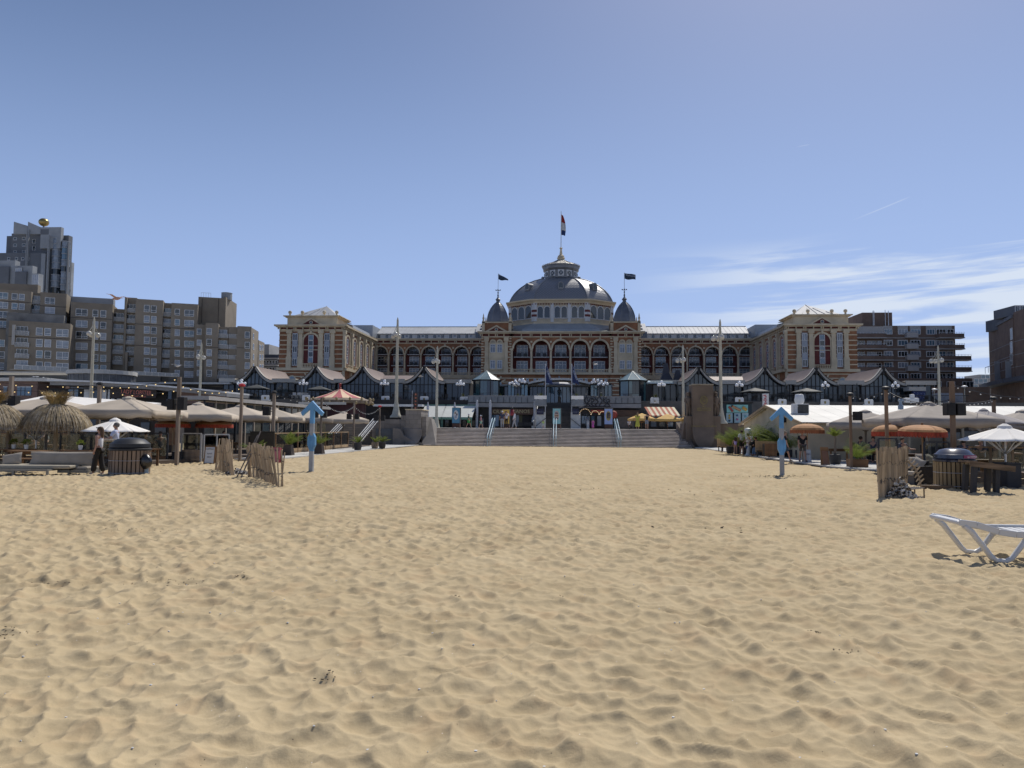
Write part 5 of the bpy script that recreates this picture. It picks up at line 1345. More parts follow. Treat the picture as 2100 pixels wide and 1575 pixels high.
# piano bar
t = thing('piano_bar', 'bar with brown fascia lettered in pale yellow left of the central stair', 'bar', (X(1052, FY), FY - 1.5, PZ))
box_at('fascia', 1007, 1098, 838.5, 850, FY - 1.4, .8, BRNF, t)
box_at('shopfront', 1004, 1098, 850.2, 876.5, FY - .6, .5, SHOPD, t)
LETY = mat('pale_yellow_letter', (.42, .36, .20), .6, var=.1)
text('lettering', 'CRAZY', .62, LETY, t, (X(1029, FY) - t.location.x, .06, Z(844.5, FY - 1.4, 1030) - PZ), sx=1.05)
text('lettering', 'PIANOS', .62, LETY, t, (X(1069, FY) - t.location.x, .06, Z(844, FY - 1.4, 1070) - PZ), sx=1.05)
for (a, b, g) in ((1008, 1015, GLASSB), (1016, 1023, GLASSB), (1058, 1064, GLASSL), (1065, 1071, mat('olive_panel', (.10, .09, .04), .6))): box_at('window', a, b, 851, 874, FY - .66, .04, g, t)
for (a, b) in ((1062, 1072), (1074, 1094)):
    box_at('terrace_screen', a, b, 866, 873, FY - 4, .05, BLACK, t)
t = thing('chef_figure', 'red and black figure board fixed beside the piano bar lettering', 'figure', (X(1050, 86), 86, PZ))
MB().bx(-.22, .22, -.1, .1, 0, 1.5).build('stand', BLACK, t); MB().lathe([(.25, 1.5), (.36, 1.65), (.3, 1.95), (.24, 2.0), (.2, 2.1), (.08, 2.25)], 12).build('body', mat('dull_red', (.22, .02, .03), .6), t, True); MB().ball((0, 0, 2.35), .17, 10, 6).build('head', BLACK, t, True)
# grey terrace edge with glass rail and posts either side of the stair
for s, (a, b) in ((-1, (962, 1098)), (1, (1187, 1312))):
    t = thing('terrace_edge', 'grey concrete terrace edge with glass rail %s of the central stair' % ('left' if s < 0 else 'right'), 'balustrade', (X((a + b) / 2, FY), FY - 1.6, TZ))
    x0_, x1_ = X(a, FY) - t.location.x, X(b, FY) - t.location.x
    MB().bx(x0_, x1_, 0, 1.59, -.95, -.45).build('edge_beam', GREYB, t)
    MB().bx(x0_, x1_, .05, .1, -.35, .45).build('glass_rail', mat('smoky_glass', (.17, .18, .19), .2, var=.15), t)
    MB().bx(x0_, x1_, 0, .14, .46, .52).build('hand_rail', GREYB, t)
    n = int((x1_ - x0_) / .75)
    for i in range(n): MB().bx(x0_ + i * .75, x0_ + i * .75 + .05, -.02, .048, -.44, .3).build('rail_post', IRON, t)
for px, lb in ((979, 'pale column left end of the bar front'), (1006, 'pale column beside the piano bar'), (1097, 'pale column nearest the central stair, left side')):
    t = thing('column', lb, 'column', (X(px, FY - 2), FY - 2.6, PZ), 0, 'pale columns by the bars')
    MB().lathe([(.17, 0), (.17, 3.0), (.12, 3.25), (.14, 3.35), (.03, 3.5)], 12).build('shaft', POLG, t, 40)
for px, lb in ((877, 'short pale post with rounded head behind the stone niche wall'), (932, 'short pale post with rounded head behind the blue advertising column')):
    t = thing('bollard_post', lb, 'post', (X(px, 80), 80, PZ), 0, 'pale round-headed posts'); MB().lathe([(.14, 0), (.14, 2.4), (.08, 2.5), (.05, 2.8), (.02, 2.85)], 10).build('post', POLG, t, 40)
for s, (a, b) in ((-1, (1100.5, 1115)), (1, (1174, 1187))):
    t = thing('hotel_sign', 'navy sign board on white wall %s of the central stair' % ('left' if s < 0 else 'right'), 'sign', (X((a + b) / 2, FY - 3.5), FY - 3.6, PZ))
    box_at('board', a, b, 838.5, 850, FY - 3.6, .1, mat('navy_board', (.012, .014, .045), .5, var=.05), t)
    text('lettering', 'KURHAUS', .17, mat('sign_grey', (.25, .26, .34), .7, var=0), t, (0, -.02, Z(845, FY - 3.6, 1140) - PZ), extrude=.005)
    t = thing('stair_wall', 'white wall with diagonal handrail %s of the central stair' % ('left' if s < 0 else 'right'), 'wall', (X(1119 if s < 0 else 1170.5, FY - 3.4), FY - 3.4, PZ))
    hw = s * -1.2
    MB().bx(min(0, -hw), max(0, -hw), 0, .3, 0, 2.0).build('wall_face', mat('white_render', (.50, .50, .48)), t)
    MB().beam((-.02 * s, -.06, .35 + .9), (s * 1.15, -.06, .3), .06).build('handrail', IRON, t)
    t = thing('white_balcony', 'white panelled balcony end %s of the central stair' % ('left' if s < 0 else 'right'), 'balcony', (X(1108 if s < 0 else 1184, FY - 4), FY - 4, TZ))
    MB().bx(-.75, .75, 0, .15, .0, .42).build('panel', WHITEC, t); MB().bx(-.75, .75, 0, .12, -.75, -.05).build('lower_panel', mat('smoky_glass', (.17, .18, .19)), t); MB().bx(-.78, .78, 0, .9, -.85, -.76).build('slab', GREYB, t)
# arched red awning front
t = thing('arched_shopfront', 'restaurant front with red domed awnings edged in light bulbs', 'restaurant', (X(1226, FY - 3), FY - 3, PZ))
RED = mat('awning_red', (.30, .05, .035), .7, var=.15)
box_at('shopfront', 1188, 1262, 851, 876.5, FY - 1.5, .5, SHOPD, t)
for (pc, hw) in ((1199.5, .62), (1220, .40), (1235.5, .32)):
    cx = X(pc, FY - 3) - t.location.x
    MB().arch(cx, 1.75, hw, hw + .09, -.5, .3, 12).build('arch_rim', mat('bulb_rim', (.22, .13, .07), .6), t)
    MB().prism([(cx + hw * math.cos(a), 1.75 + hw * math.sin(a)) for a in [math.pi * j / 12 for j in range(13)]], .0, .05).build('arch_inside', SHOPD, t)
    for j in range(11):
        a = math.pi * j / 10; MB().ball((cx + (hw + .05) * math.cos(a), -.54, 1.75 + (hw + .05) * math.sin(a)), .035, 6, 4).build('bulb', mat('warm_bulb', (1, .75, .45), .4, var=0, emit=.8), t)
MB().bx(X(1212, FY - 3) - t.location.x, X(1243, FY - 3) - t.location.x, -.3, .6, 1.95, 2.3).build('awning_top', RED, t)
MB().ball((X(1258, FY - 3) - t.location.x, 0, 1.75), .5, 14, 8, 1.0).build('awning_dome', RED, t, True)
for (a, b) in ((1193, 1203), (1205, 1210), (1213, 1219), (1225, 1233), (1243, 1250)): box_at('window', a, b, 853, 873, FY - 1.6, .05, random.choice((GLASSB, GLASSD, GLASSL)), t)
t = thing('shop_building', 'brown panelled shop with pale corrugated front right of the red awnings', 'shop', (X(1290, FY), FY - 1, PZ))
box_at('fascia', 1262, 1312, 841, 853, FY - 1.2, 1, BRNF, t); box_at('shopfront', 1263, 1300, 854, 877, FY - .9, .5, CORR, t)
m = MB()
for i in range(22): x = X(1263, FY) - t.location.x + i * .105; m.bx(x, x + .04, .07, .098, 0, Z(854, FY, 1280) - PZ)
m.build('ribs', CORR, t)
box_at('shopfront', 1300, 1480, 850, 877.5, FY - .6, .5, SHOPD, t)
for i in range(9): box_at('window', 1318 + i * 17, 1329 + i * 17, 855, 875, FY - .68, .05, random.choice((GLASSB, GLASSD, GT1)), t)
# curly metal sign above
t = thing('metal_letters', 'curling dark metal letter sculpture standing above the red awnings', 'sign', (X(1225, FY - 1), FY - 1.7, TZ - .8))
for i, (dx, h) in enumerate(((-1.5, 1.3), (-1.1, .9), (-.6, 1.1), (-.1, 1.0), (.4, 1.5), (.9, 1.0), (1.3, .7))):
    pts = [(dx + .17 * math.sin(a * 2 + i), 0, a * h / 4) for a in [j * .5 for j in range(9)]]
    MB().tube(pts, .06, 6).build('letter', IRON, t, True)
    MB().tube([(dx + .22 * math.cos(a), 0, h + .22 * math.sin(a)) for a in [j * .7 for j in range(8)]], .045, 6).build('scroll', IRON, t, True)
MB().tube([(-1.8, 0, 0), (1.6, 0, 0)], .05, 6).build('base_bar', IRON, t)
# striped awning + yellow parasols
t = thing('striped_awning', 'red and cream striped awning behind the yellow parasols', 'awning', (X(1362, 87), 87, PZ))
n = 12; x0_, x1_ = X(1332, 87) - t.location.x, X(1395, 87) - t.location.x; z0_, z1_ = Z(852, 87, 1362) - PZ, Z(839, 87, 1362) - PZ
for i in range(n):
    a, b = x0_ + (x1_ - x0_) * i / n, x0_ + (x1_ - x0_) * (i + 1) / n; sh = -.35
    MB().add([(a, 0, z0_), (b, 0, z0_), (b + sh, 2.2, z1_ + .3), (a + sh, 2.2, z1_ + .3), (a, 0, z0_ - .12), (b, 0, z0_ - .12)], [(0, 1, 2, 3), (4, 5, 1, 0)]).build('stripe', (mat('stripe_red', (.45, .13, .07), .8), mat('stripe_cream', (.75, .66, .45), .8))[i % 2], t, thick=.02)
def parasol(root, r, zr, za, m, sides=4, ph=R(45), drop=.25, pole=STEEL, poler=.035, ribs=True, cap=.0, sag=.05):
    """parasol: one gore per side, valance per side, pole, ribs"""
    k = root
    pts = [(r * math.cos(ph + 2 * math.pi * i / sides), r * math.sin(ph + 2 * math.pi * i / sides)) for i in range(sides)]
    for i in range(sides):
        (xa, ya), (xb, yb) = pts[i], pts[(i + 1) % sides]
        g = MB(); rows_ = 6; cols_ = 6
        for a in range(rows_ + 1):
            t_ = a / rows_; zc_ = za + (zr - za) * t_ ** 1.12
            for b in range(cols_ + 1):
                u = b / cols_; s_ = 4 * u * (1 - u)
                g.v.append(((xa + (xb - xa) * u) * max(t_, .04), (ya + (yb - ya) * u) * max(t_, .04), zc_ - sag * s_ * t_ * math.sin(t_ * 2.6) - .0))
        for a in range(rows_):
            for b in range(cols_): q = a * (cols_ + 1) + b; g.f.append((q, q + cols_ + 1, q + cols_ + 2, q + 1))
        g.build('canopy_panel', m, k, 70, thick=.012)
        if drop:
            v = MB(); nn = 8
            for j in range(nn + 1):
                u = j / nn; s_ = 4 * u * (1 - u); x_, y_ = xa + (xb - xa) * u, ya + (yb - ya) * u; zz_ = zr - sag * s_ * math.sin(2.6)
                v.v += [(x_, y_, zz_), (x_ * (1 - .03 * s_), y_ * (1 - .03 * s_), zz_ - drop * (.75 + .35 * abs(math.sin(j * 1.3))))]
                if j: q = 2 * j; v.f.append((q - 2, q - 1, q + 1, q))
            v.build('valance', m, k, 60, thick=.012)
    MB().tube([(0, 0, 0), (0, 0, za - .05)], poler, 8).build('pole', pole, k, True)
    if cap: MB().lathe([(cap, za - cap * .28), (cap * .8, za + .02), (.05, za + .1)], max(8, sides * 2), ph=ph).build('vent_cap', m, k)
    if ribs:
        for i in range(sides):
            x_, y_ = pts[i]; MB().beam((0, 0, za - .25), (x_ * .96, y_ * .96, zr - .03), .035, .03).build('rib', pole, k)
            MB().beam((0, 0, zr - .45), (x_ * .5, y_ * .5, (za + zr) / 2 - .1), .03, .03).build('strut', pole, k)
YEL = mat('yellow_canvas', (.62, .38, .11), .8, var=.08)
yp = thing('yellow_parasol', 'yellow parasol left of the other two, above the woman in the yellow dress', 'parasol', (X(1316, 83), 83, PZ), R(8), 'yellow parasols')
parasol(yp, 1.85, 1.05, 1.62, YEL, 4, drop=.16, pole=WOODB); yp.scale = (1, 1, 1.1)
dup(yp, 'yellow parasol in front of the striped awning', (X(1369, 83), 83, PZ - .05), R(-6)).scale = (1.1, 1.1, 1.1)
dup(yp, 'yellow parasol half hidden behind the monument', (X(1418, 84), 84, PZ), R(4)).scale = (1, 1, 1.1)
# advertising columns
def adcol(px, D, col_, lb, pic):
    t = thing('advertising_column', lb, 'advertising column', (X(px, D), D, PZ), R(-6), 'illuminated advertising columns')
    MB().bx(-.44, .44, -.22, .22, .45, 2.12).build('case', mat('col_case', (.04, .05, .06), .5), t, bevel=.03)
    MB().bx(-.4, .4, -.24, -.222, .5, 2.07).build('poster', col_, t)
    MB().lathe([(.26, 0), (.26, .01)], 20, sy=1.9).xf(Matrix.Translation((0, -.242, 1.35)) @ Matrix.Rotation(R(90), 4, 'X')).build('poster_oval', pic[0], t)
    for (x, z, w_, h, mm) in pic[1]: MB().bx(x - w_ / 2, x + w_ / 2, -.262, -.254, z - h / 2, z + h / 2).build('poster_figure', mm, t)
    MB().bx(-.4, .4, -.2, .2, .08, .449).build('plinth', mat('plinth_brown', (.10, .05, .035), .7), t)
    for dx in (-.37, .37): MB().bx(dx - .05, dx + .05, -.2, .2, 0, .079).build('foot', BLACK, t)
    return t
white = mat('print_white', (.6, .6, .58), .6, var=.1); skin_ = mat('print_tan', (.35, .22, .13), .6, var=.3, vs=9); ink = mat('print_ink', (.05, .05, .07), .6, var=.2)
adcol(936, 76, mat('poster_blue', (.09, .24, .36), .5, var=.08), 'advertising column with deep blue poster beside the green awnings', (white, [(-.08, 1.55, .14, .2, skin_), (.1, 1.4, .12, .2, ink), (-.02, 1.15, .26, .3, mat('print_grey', (.3, .33, .4), .6))]))
adcol(1038, 82, mat('poster_yellow', (.58, .36, .07), .5, var=.08), 'advertising column with yellow poster behind two walking men', (skin_, [(0, 1.65, .3, .16, ink), (0, 1.35, .16, .2, mat('print_flesh', (.5, .3, .2), .6))]))
adcol(1142, 76, mat('poster_teal', (.25, .48, .50), .5, var=.08), 'advertising column with pale teal poster at the middle handrail', (mat('print_pink', (.5, .4, .36), .6), [(0, 1.6, .3, .12, ink), (0, 1.35, .34, .2, skin_), (0, 1.08, .3, .14, ink)]))
adcol(1248, 76, mat('poster_lilac', (.30, .38, .62), .5, var=.08), 'advertising column with lilac poster right of the red awnings', (mat('print_gold', (.35, .28, .10), .6), [(0, 1.4, .3, .6, ink), (.04, 1.35, .12, .4, skin_)]))
# crest panels along the terrace
ci = 0
for px, py, lb in ((542, 816, 'above the slatted shed roof, far left'), (626, 816, 'left of the carousel tent roof'), (789, 818, 'between carousel and first tall lamp'), (869, 818.5, 'above the left end of the green awning'),
                   (951, 819.5, 'left of the left glass kiosk'), (1343, 821, 'right of the right glass kiosk'), (1517, 821, 'just above the snack posters'), (1605, 824.5, 'above the white shed ridge'), (1693, 825, 'right of the roof ventilator'), (1783, 825, 'last on the right')):
    loc = (X(px, FY - .6), FY - .6, Z(py, FY, px) - .36)
    if ci == 0:
        cp = thing('crest_bench', 'white curved bench back with golden crest, ' + lb, 'bench', loc, 0, 'white crest benches on the terrace edge')
        MB().prism([(-.52, 0), (.52, 0), (.54, .55), (.46, .7), (-.46, .7), (-.54, .55)], 0, .12).build('bench_back', FRAME, cp, bevel=.03)
        MB().bx(-.55, .55, .125, .5, -.05, .12).build('seat', FRAME, cp)
        MB().bx(-.11, .11, -.015, -.002, .17, .47).build('crest', mat('crest_gold', (.25, .19, .06), .6, var=.3, vs=20), cp)
    else: dup(cp, 'white curved bench back with golden crest, ' + lb, loc)
    ci += 1
# globe lamps
gl0 = None
GLOBE = mat('opal_globe', (.85, .86, .87), .25, var=.03)
for px, lb in ((493, 'above the third wooden pole from the left'), (620, 'left of the carousel tent'), (787, 'right of the carousel tent'), (943, 'left of the left kiosk'), (1357, 'right of the right kiosk'), (1517, 'behind the snack posters'), (1694, 'above the right white shed'), (1838, 'at the right end of the terrace')):
    loc = (X(px, FY + .5), FY + .5, TZ)
    if gl0 is None:
        gl0 = thing('globe_lamp', 'black lamp post with five white globes ' + lb, 'street lamp', loc, 0, 'five-globe lamps on the terrace')
        MB().tube([(0, 0, 0), (0, 0, .5), (0, 0, 2.15)], [.08, .05, .035], 8).build('post', IRON, gl0, True)
        for k in range(4):
            a = R(20 + 90 * k); ex_, ey_ = .42 * math.cos(a), .42 * math.sin(a)
            MB().tube([(0, 0, 1.75), (ex_ * .6, ey_ * .6, 1.68), (ex_, ey_, 1.85)], .02, 5).build('arm', IRON, gl0, True)
            MB().ball((ex_, ey_, 2.05), .19, 14, 10).build('globe', GLOBE, gl0, True)
        MB().ball((0, 0, 2.4), .2, 14, 10).build('globe', GLOBE, gl0, True)
    else: dup(gl0, 'black lamp post with five white globes ' + lb, loc)
g2 = thing('globe_cluster', 'cluster of many white globe lamps left of the entrance canopy', 'street lamp', (X(1061, 96), 96, TZ), 0, 'globe clusters beside the entrance')
MB().tube([(0, 0, 0), (0, 0, 2.2)], .05, 8).build('post', IRON, g2)
for (dx, dz) in ((-.95, 2.3), (-.65, 2.42), (-.45, 2.2), (-.25, 2.6), (-.1, 2.35), (.2, 2.75), (.1, 2.2), (.55, 2.55), (.65, 2.8), (.85, 2.5)):
    MB().ball((dx * 1.1, random.uniform(-.3, .3), dz), .19, 14, 10).build('globe', GLOBE, g2, True); MB().tube([(0, 0, 1.9), (dx * 1.1, 0, dz - .2)], .018, 5).build('arm', IRON, g2)
dup(g2, 'cluster of many white globe lamps right of the entrance canopy', (X(1229, 96), 96, TZ), R(180))
# tall promenade lamps
def tall_lamp(r):
    MB().lathe([(.62, 0), (.6, .12), (.42, .3), (.3, .8), (.22, 1.3), (.19, 1.5)], 14).build('base', POLEC, r, 50)
    MB().tube([(0, 0, 1.5), (0, 0, 7), (0, 0, 9.6), (0, 0, 9.9)], [.17, .13, .10, .03], 12).build('pole', POLEC, r, 50)
    for k in range(3):
        a = R(205 + 130 * (k - .5)) if k < 2 else R(90); c, s = math.cos(a), math.sin(a)
        pts = [(c * t * .72, s * t * .72, 9.65 - 1.35 * t ** .55 - .0) for t in [j / 8 for j in range(9)]]
        MB().tube(pts, .025, 5).build('arm', POLEC, r, True)
        MB().tube([(c * .1, s * .1, 8.15), (c * .4, s * .4, 8.32), (c * .72, s * .72, 8.3)], .025, 5).build('arm_brace', POLEC, r, True)
        MB().lathe([(.05, .30), (.17, .24), (.24, .1), (.235, 0), (.2, -.12), (.1, -.2)], 14, (c * .72, s * .72, 8.05)).build('lamp_globe', mat('smoked_globe', (.50, .49, .45), .15, var=.1), r, True)
tl0 = thing('tall_lamp_post', 'tall cream lamp post on the stone wall left of the beach stair', 'street lamp', (X(812, 71), 71, PZ + .7), 0, 'tall cream three-globe lamp posts')
tall_lamp(tl0); tl0.scale = (1, 1, 1.0)
def tl(px, D, ytop, lb):
    zt_ = Z(ytop, D, px); o = dup(tl0, lb, (X(px, D, 800), D, zt_ - 9.9))
    return o
tl0.location.z = Z(651, 71, 813) - 9.9
tl(896, 85, 709.5, 'tall cream lamp post standing on the promenade behind the left end of the stair')
tl(1401, 85, 707, 'tall cream lamp post immediately left of the stone monument')
tl(1478, 70, 654.5, 'tall cream lamp post immediately right of the stone monument')
tl(187, 72, 650, 'tall cream lamp post in front of the taupe apartments, far left')
tl(410, 86, 702, 'tall cream lamp post in front of the apartments stair tower')
tl(1926, 86, 707.5, 'tall cream lamp post in front of the brown brick apartments')
# entrance flagpoles
for px, lb in ((1118.5, 'left'), (1172, 'right')):
    t = thing('flagpole', 'white flagpole with drooping navy flag on the %s of the central stair' % lb, 'flagpole', (X(px, 92), 91, PZ), 0, 'entrance flagpoles')
    MB().tube([(0, 0, 0), (0, 0, Z(746, 91, px) - PZ)], .06, 8).build('pole', POLG, t)
    m = MB(); H_ = Z(747, 91, px) - PZ; nn = 10
    for i in range(nn + 1):
        z = H_ - .1 - 2.2 * i / nn; t_ = i / nn
        for j in range(5): u = j / 4; m.v.append((.06 + (.15 + .75 * t_) * u, .12 * math.sin(u * 6 + z), z - .25 * u))
        if i:
            for j in range(4): q = i * 5 + j; m.f.append((q - 5, q - 4, q + 1, q))
    m.build('flag', mat('royal_navy_flag', (.02, .035, .11), .8, var=.15), t, True, thick=.02)
    text('flag_lettering', 'KURHAUS', .28, mat('faint_white', (.5, .55, .6)), t, (.42, -.16, H_ - 1.4), rot=(R(90), R(68), 0), extrude=.003)
# statue on the stair head
t = thing('stair_statue', 'dark bronze standing statue on pedestal at the top of the central stair', 'statue', (X(1147, 101), 101, TZ))
MB().lathe([(.3, 0), (.22, .15), (.2, .7), (.26, .8)], 10).build('pedestal', mat('bronze_pedestal', (.08, .055, .035), .5, metal=.3), t)
m = MB(); m.tube([(-.06, 0, .8), (-.07, 0, 1.15), (0, 0, 1.35), (0, 0, 1.75), (0, 0, 1.85)], [.08, .1, .16, .19, .07], 8); m.tube([(-.2, 0, 1.75), (-.28, -.05, 1.5), (-.12, -.15, 1.35)], .05, 6); m.tube([(.2, 0, 1.75), (.28, 0, 1.5), (.26, 0, 1.25)], .05, 6); m.ball((0, 0, 1.98), .11, 8, 6, 1.2)
m.build('figure', mat('bronze', (.03, .028, .025), .4, metal=.5), t, 60)
# dark terrace parasols, open and closed
dp = thing('dark_parasol', 'black parasol under the flared roof above the slatted shed, far left', 'parasol', (X(525, 95), 95, TZ), R(10), 'black open parasols on the terrace')
BLKC = mat('black_canvas', (.045, .05, .048), .7, var=.15)
parasol(dp, 2.0, 1.45, 1.95, BLKC, 4, drop=.12, pole=IRON)
for px, lb in ((654, 'black parasol left of the carousel tent'), (1549, 'black parasol just right of the snack posters, white print on top'), (1655, 'black parasol above the roof ventilator')):
    dup(dp, lb, (X(px, 95), 95, TZ - .15), R(random.uniform(0, 30)))
for px, lb in ((1360, 'closed black parasol right of the right kiosk'), (1390, 'closed black parasol between kiosk and tall lamp'), (1588, 'closed black parasol left of the ventilator'), (1612, 'closed black parasol directly above the ventilator'), (1759, 'closed black parasol under the rightmost flared roofs')):
    t = thing('closed_parasol', lb, 'parasol', (X(px, 95), 95, TZ), 0, 'closed black parasols'); MB().tube([(0, 0, 0), (0, 0, .5)], .04, 6).build('pole', IRON, t); MB().lathe([(.06, .45), (.2, .7), (.14, 1.6), (.03, 2.5)], 8).build('folded_canvas', BLKC, t, 50)
# terrace rail and a crowd of dark furniture
for s in (-1, 1):
    t = thing('terrace_rail', 'dark metal terrace railing in front of the %s restaurants' % ('left' if s < 0 else 'right'), 'railing', (0, FY + .2, TZ))
    x0_, x1_ = sorted((s * 14.8, s * 50)); m = MB(); m.bx(x0_, x1_, 0, .05, .85, .92).bx(x0_, x1_, 0, .05, .1, .14)
    m.build('top_rail', BLACK, t)
    m = MB()
    k = int((x1_ - x0_) / .14)
    for i in range(k): x = x0_ + i * .14; m.bx(x, x + .02, .01, .04, .1, .86)
    m.build('bars', BLACK, t, kind='stuff')
    MB().bx(x0_, x1_, -.15, .0, -.95, .02).build('fascia', BLACK, t)
ch = thing('terrace_chair', 'dark cafe chair among many on the left upper terrace', 'chair', (0, 0, 0), 0, 'cafe chairs on the left upper terrace')
def chair_parts(t, m_, leg):
    MB().bx(-.22, .22, -.22, .22, .42, .46).build('seat', m_, t); MB().bx(-.22, .22, .18, .22, .46, .86).build('backrest', m_, t)
    for dx in (-.2, .2):
        for dy in (-.2, .2): MB().bx(dx - .018, dx + .018, dy - .018, dy + .018, 0, .419).build('leg', leg, t)
chair_parts(ch, mat('dark_wicker', (.04, .035, .03), .8), IRON)
ch.location = (-46, 95, TZ)
k = 0
for i in range(60):
    s = random.choice((-1, 1)); x = s * random.uniform(15, 47); y = random.uniform(93.8, 97.5)
    dup(ch, 'dark cafe chair among many on the %s upper terrace' % ('left' if s < 0 else 'right'), (x, y, TZ), R(random.randint(0, 359)), 'cafe chairs on the %s upper terrace' % ('left' if s < 0 else 'right'))
ch2 = thing('white_chair', 'white plastic chair on the terrace', 'chair', (X(601, 94), 94, TZ + .1), 0, 'white chairs on the terrace left of the carousel')
chair_parts(ch2, FRAME, FRAME)
for dx in (.6, 1.2, 1.8): dup(ch2, 'white plastic chair on the terrace', (X(601, 94) + dx, 94, TZ + .1), R(random.randint(-60, 60)))
ch2['label'] = 'white plastic chair on the terrace'
# carousel tent
CT = thing('carousel_tent', 'round fairground tent with red and cream striped roof', 'carousel', (X(696, 84), 84, PZ))
cr_, cc_ = mat('tent_red', (.42, .10, .11), .75, var=.08), mat('tent_cream', (.72, .52, .34), .75, var=.06)
za_, ze_ = Z(798, 84, 696) - PZ, Z(817.5, 84, 696) - PZ; n = 16; r = 2.95
for i in range(n):
    a, b = 2 * math.pi * i / n, 2 * math.pi * (i + 1) / n
    MB().add([(.15 * math.cos(a), .15 * math.sin(a), za_), (.15 * math.cos(b), .15 * math.sin(b), za_), (r * .5 * math.cos(b), r * .5 * math.sin(b), (za_ + ze_) / 2 - .06), (r * .5 * math.cos(a), r * .5 * math.sin(a), (za_ + ze_) / 2 - .06), (r * math.cos(b), r * math.sin(b), ze_), (r * math.cos(a), r * math.sin(a), ze_)], [(0, 3, 2, 1), (3, 5, 4, 2)]).build('roof_stripe', (cr_, cc_)[i % 2], CT, thick=.03)
MB().lathe([(.14, za_ - .1), (.16, za_ + .15), (.1, za_ + .2), (.13, za_ + .55), (.2, za_ + .62), (.05, za_ + .7)], 10).build('finial', mat('finial_red', (.25, .02, .02), .5), CT)
MB().lathe([(3.0, ze_ - .02), (3.75, ze_ - .25), (3.8, ze_ - .55), (3.7, ze_ - .6)], 32).build('rim', mat('rim_bronze', (.17, .125, .08), .6, var=.35, vs=8), CT)
for i in range(32):
    a = 2 * math.pi * i / 32; c, s = math.cos(a), math.sin(a)
    MB().lathe([(.03, -.12), (.16, 0), (.13, .16), (.03, .26)], 8, (3.82 * c, 3.82 * s, ze_ - .62 + (.45 if i % 2 else 0))).build('rim_ornament', mat('ornament_gold', (.28, .21, .10), .5, var=.2), CT)
MB().lathe([(3.0, 0), (3.0, ze_ - .6)], 24).build('curtain', mat('dark_maroon', (.045, .018, .022), .9, var=.3, vs=2, stretch=(1, 1, .1)), CT)
# sign plank under the tent rim
t = thing('cafe_sign', 'long pale sign plank below the carousel rim', 'sign', (X(665, 80), 80, Z(827, 80, 665)))
MB().bx(-3.0, 2.4, 0, .1, -.14, .14).build('board', mat('plank_pale', (.42, .41, .38), .7, var=.1), t)
# left boulevard restaurants
BR = mat('rosy_brick', (.19, .125, .10), .85, var=.15, vs=2)
def bgl(label, name='restaurant_building', cat='restaurant', loc=(0, 90, PZ)): return thing(name, label, cat, loc)
t = bgl('low brick restaurant with pale parapet at the far left edge', loc=(X(30, 88), 88, PZ))
box_at('wall', -40, 76, 780, 850, 88, 6, BR, t, 30); box_at('parapet', -40, 96, 774.5, 781.5, 87.6, 6, mat('pale_parapet', (.50, .49, .46), .8, var=.1), t, 40)
for (a, b) in ((7, 14), (35, 42), (43.5, 50.5), (52, 64)): box_at('window', a, b, 794, 811, 87.93, .08, GLASSB, t, 40); box_at('window_frame', a - 1, b + 1, 792.6, 794, 87.9, .08, FRAME, t, 40)
t = bgl('lobster restaurant under a long thin curved white roof', loc=(X(230, 88), 88, PZ))
m = MB(); x0_, x1_ = X(94, 86) - t.location.x, X(460, 86) - t.location.x; n = 20
for i in range(n):
    def zt2(u): return Z(778.5 + 24 * u ** 1.7, 86, 94 + 366 * u) - PZ
    a, b = i / n, (i + 1) / n; xa, xb = x0_ + (x1_ - x0_) * a, x0_ + (x1_ - x0_) * b
    m.prism([(xa, zt2(a) - .2), (xb, zt2(b) - .2), (xb, zt2(b)), (xa, zt2(a))], -2.2, 6)
m.build('roof', FRAME, t)
m = MB()
for i in range(n):
    a, b = i / n, (i + 1) / n; xa, xb = x0_ + (x1_ - x0_) * a, x0_ + (x1_ - x0_) * b
    m.prism([(xa, zt2(a) - .62), (xb, zt2(b) - .62), (xb, zt2(b) - .21), (xa, zt2(a) - .21)], -1.6, 5)
m.build('soffit', GREYB, t)
box_at('wall', 96, 462, 797, 876, 88.5, 1, SHOPD, t, 230)
for (a, b, g) in ((140, 150, GLASSB), (152, 160, GLASSB), (172, 181, FRAME), (181.5, 191, FRAME), (193, 200, GLASSD), (204, 209, GLASSB), (209.5, 218, FRAME), (221, 225, FRAME), (342, 352, GLASSD), (228, 234, FRAME), (240, 247, FRAME)): box_at('door' if g is FRAME else 'window', a, b, 799 if b < 228 or a > 300 else 817, 822, 88.4, .08, g, t, 230)
box_at('wall', 368, 462, 801, 850, 87.5, .9, BR, t, 410)
s_ = box_at('sign_board', 226, 320, 796.5, 816, 87.0, .15, mat('sign_brown_black', (.045, .035, .032), .7, var=.15), t, 270)
PK = mat('salmon_letter', (.62, .20, .15), .6, var=.05)
text('lettering', 'LADY LOBSTER', .78, PK, t, (X(277, 87) - t.location.x, -1.02, Z(805, 87, 277) - PZ), rot=(R(90), R(3), 0), sx=.74)
text('lettering', 'RESTAURANT & BAR', .3, PK, t, (X(275, 87) - t.location.x, -1.02, Z(812.5, 87, 275) - PZ), rot=(R(90), R(3), 0))
t = bgl('grey round pavilion with pale fascia behind the thin curved roof', 'rotunda', 'pavilion', (X(206, 112), 112, PZ))
zr_ = Z(757, 107, 206) - PZ
MB().lathe([(4.9, zr_ - .65), (5.0, zr_ - .6), (5.0, zr_), (4.8, zr_ + .02)], 32).build('fascia', mat('pale_parapet', (.50, .49, .46)), t); MB().lathe([(4.7, 0), (4.7, zr_ - .64)], 32).build('grille', mat('grille_grey', (.12, .125, .13), .6, var=.2, vs=4), t)
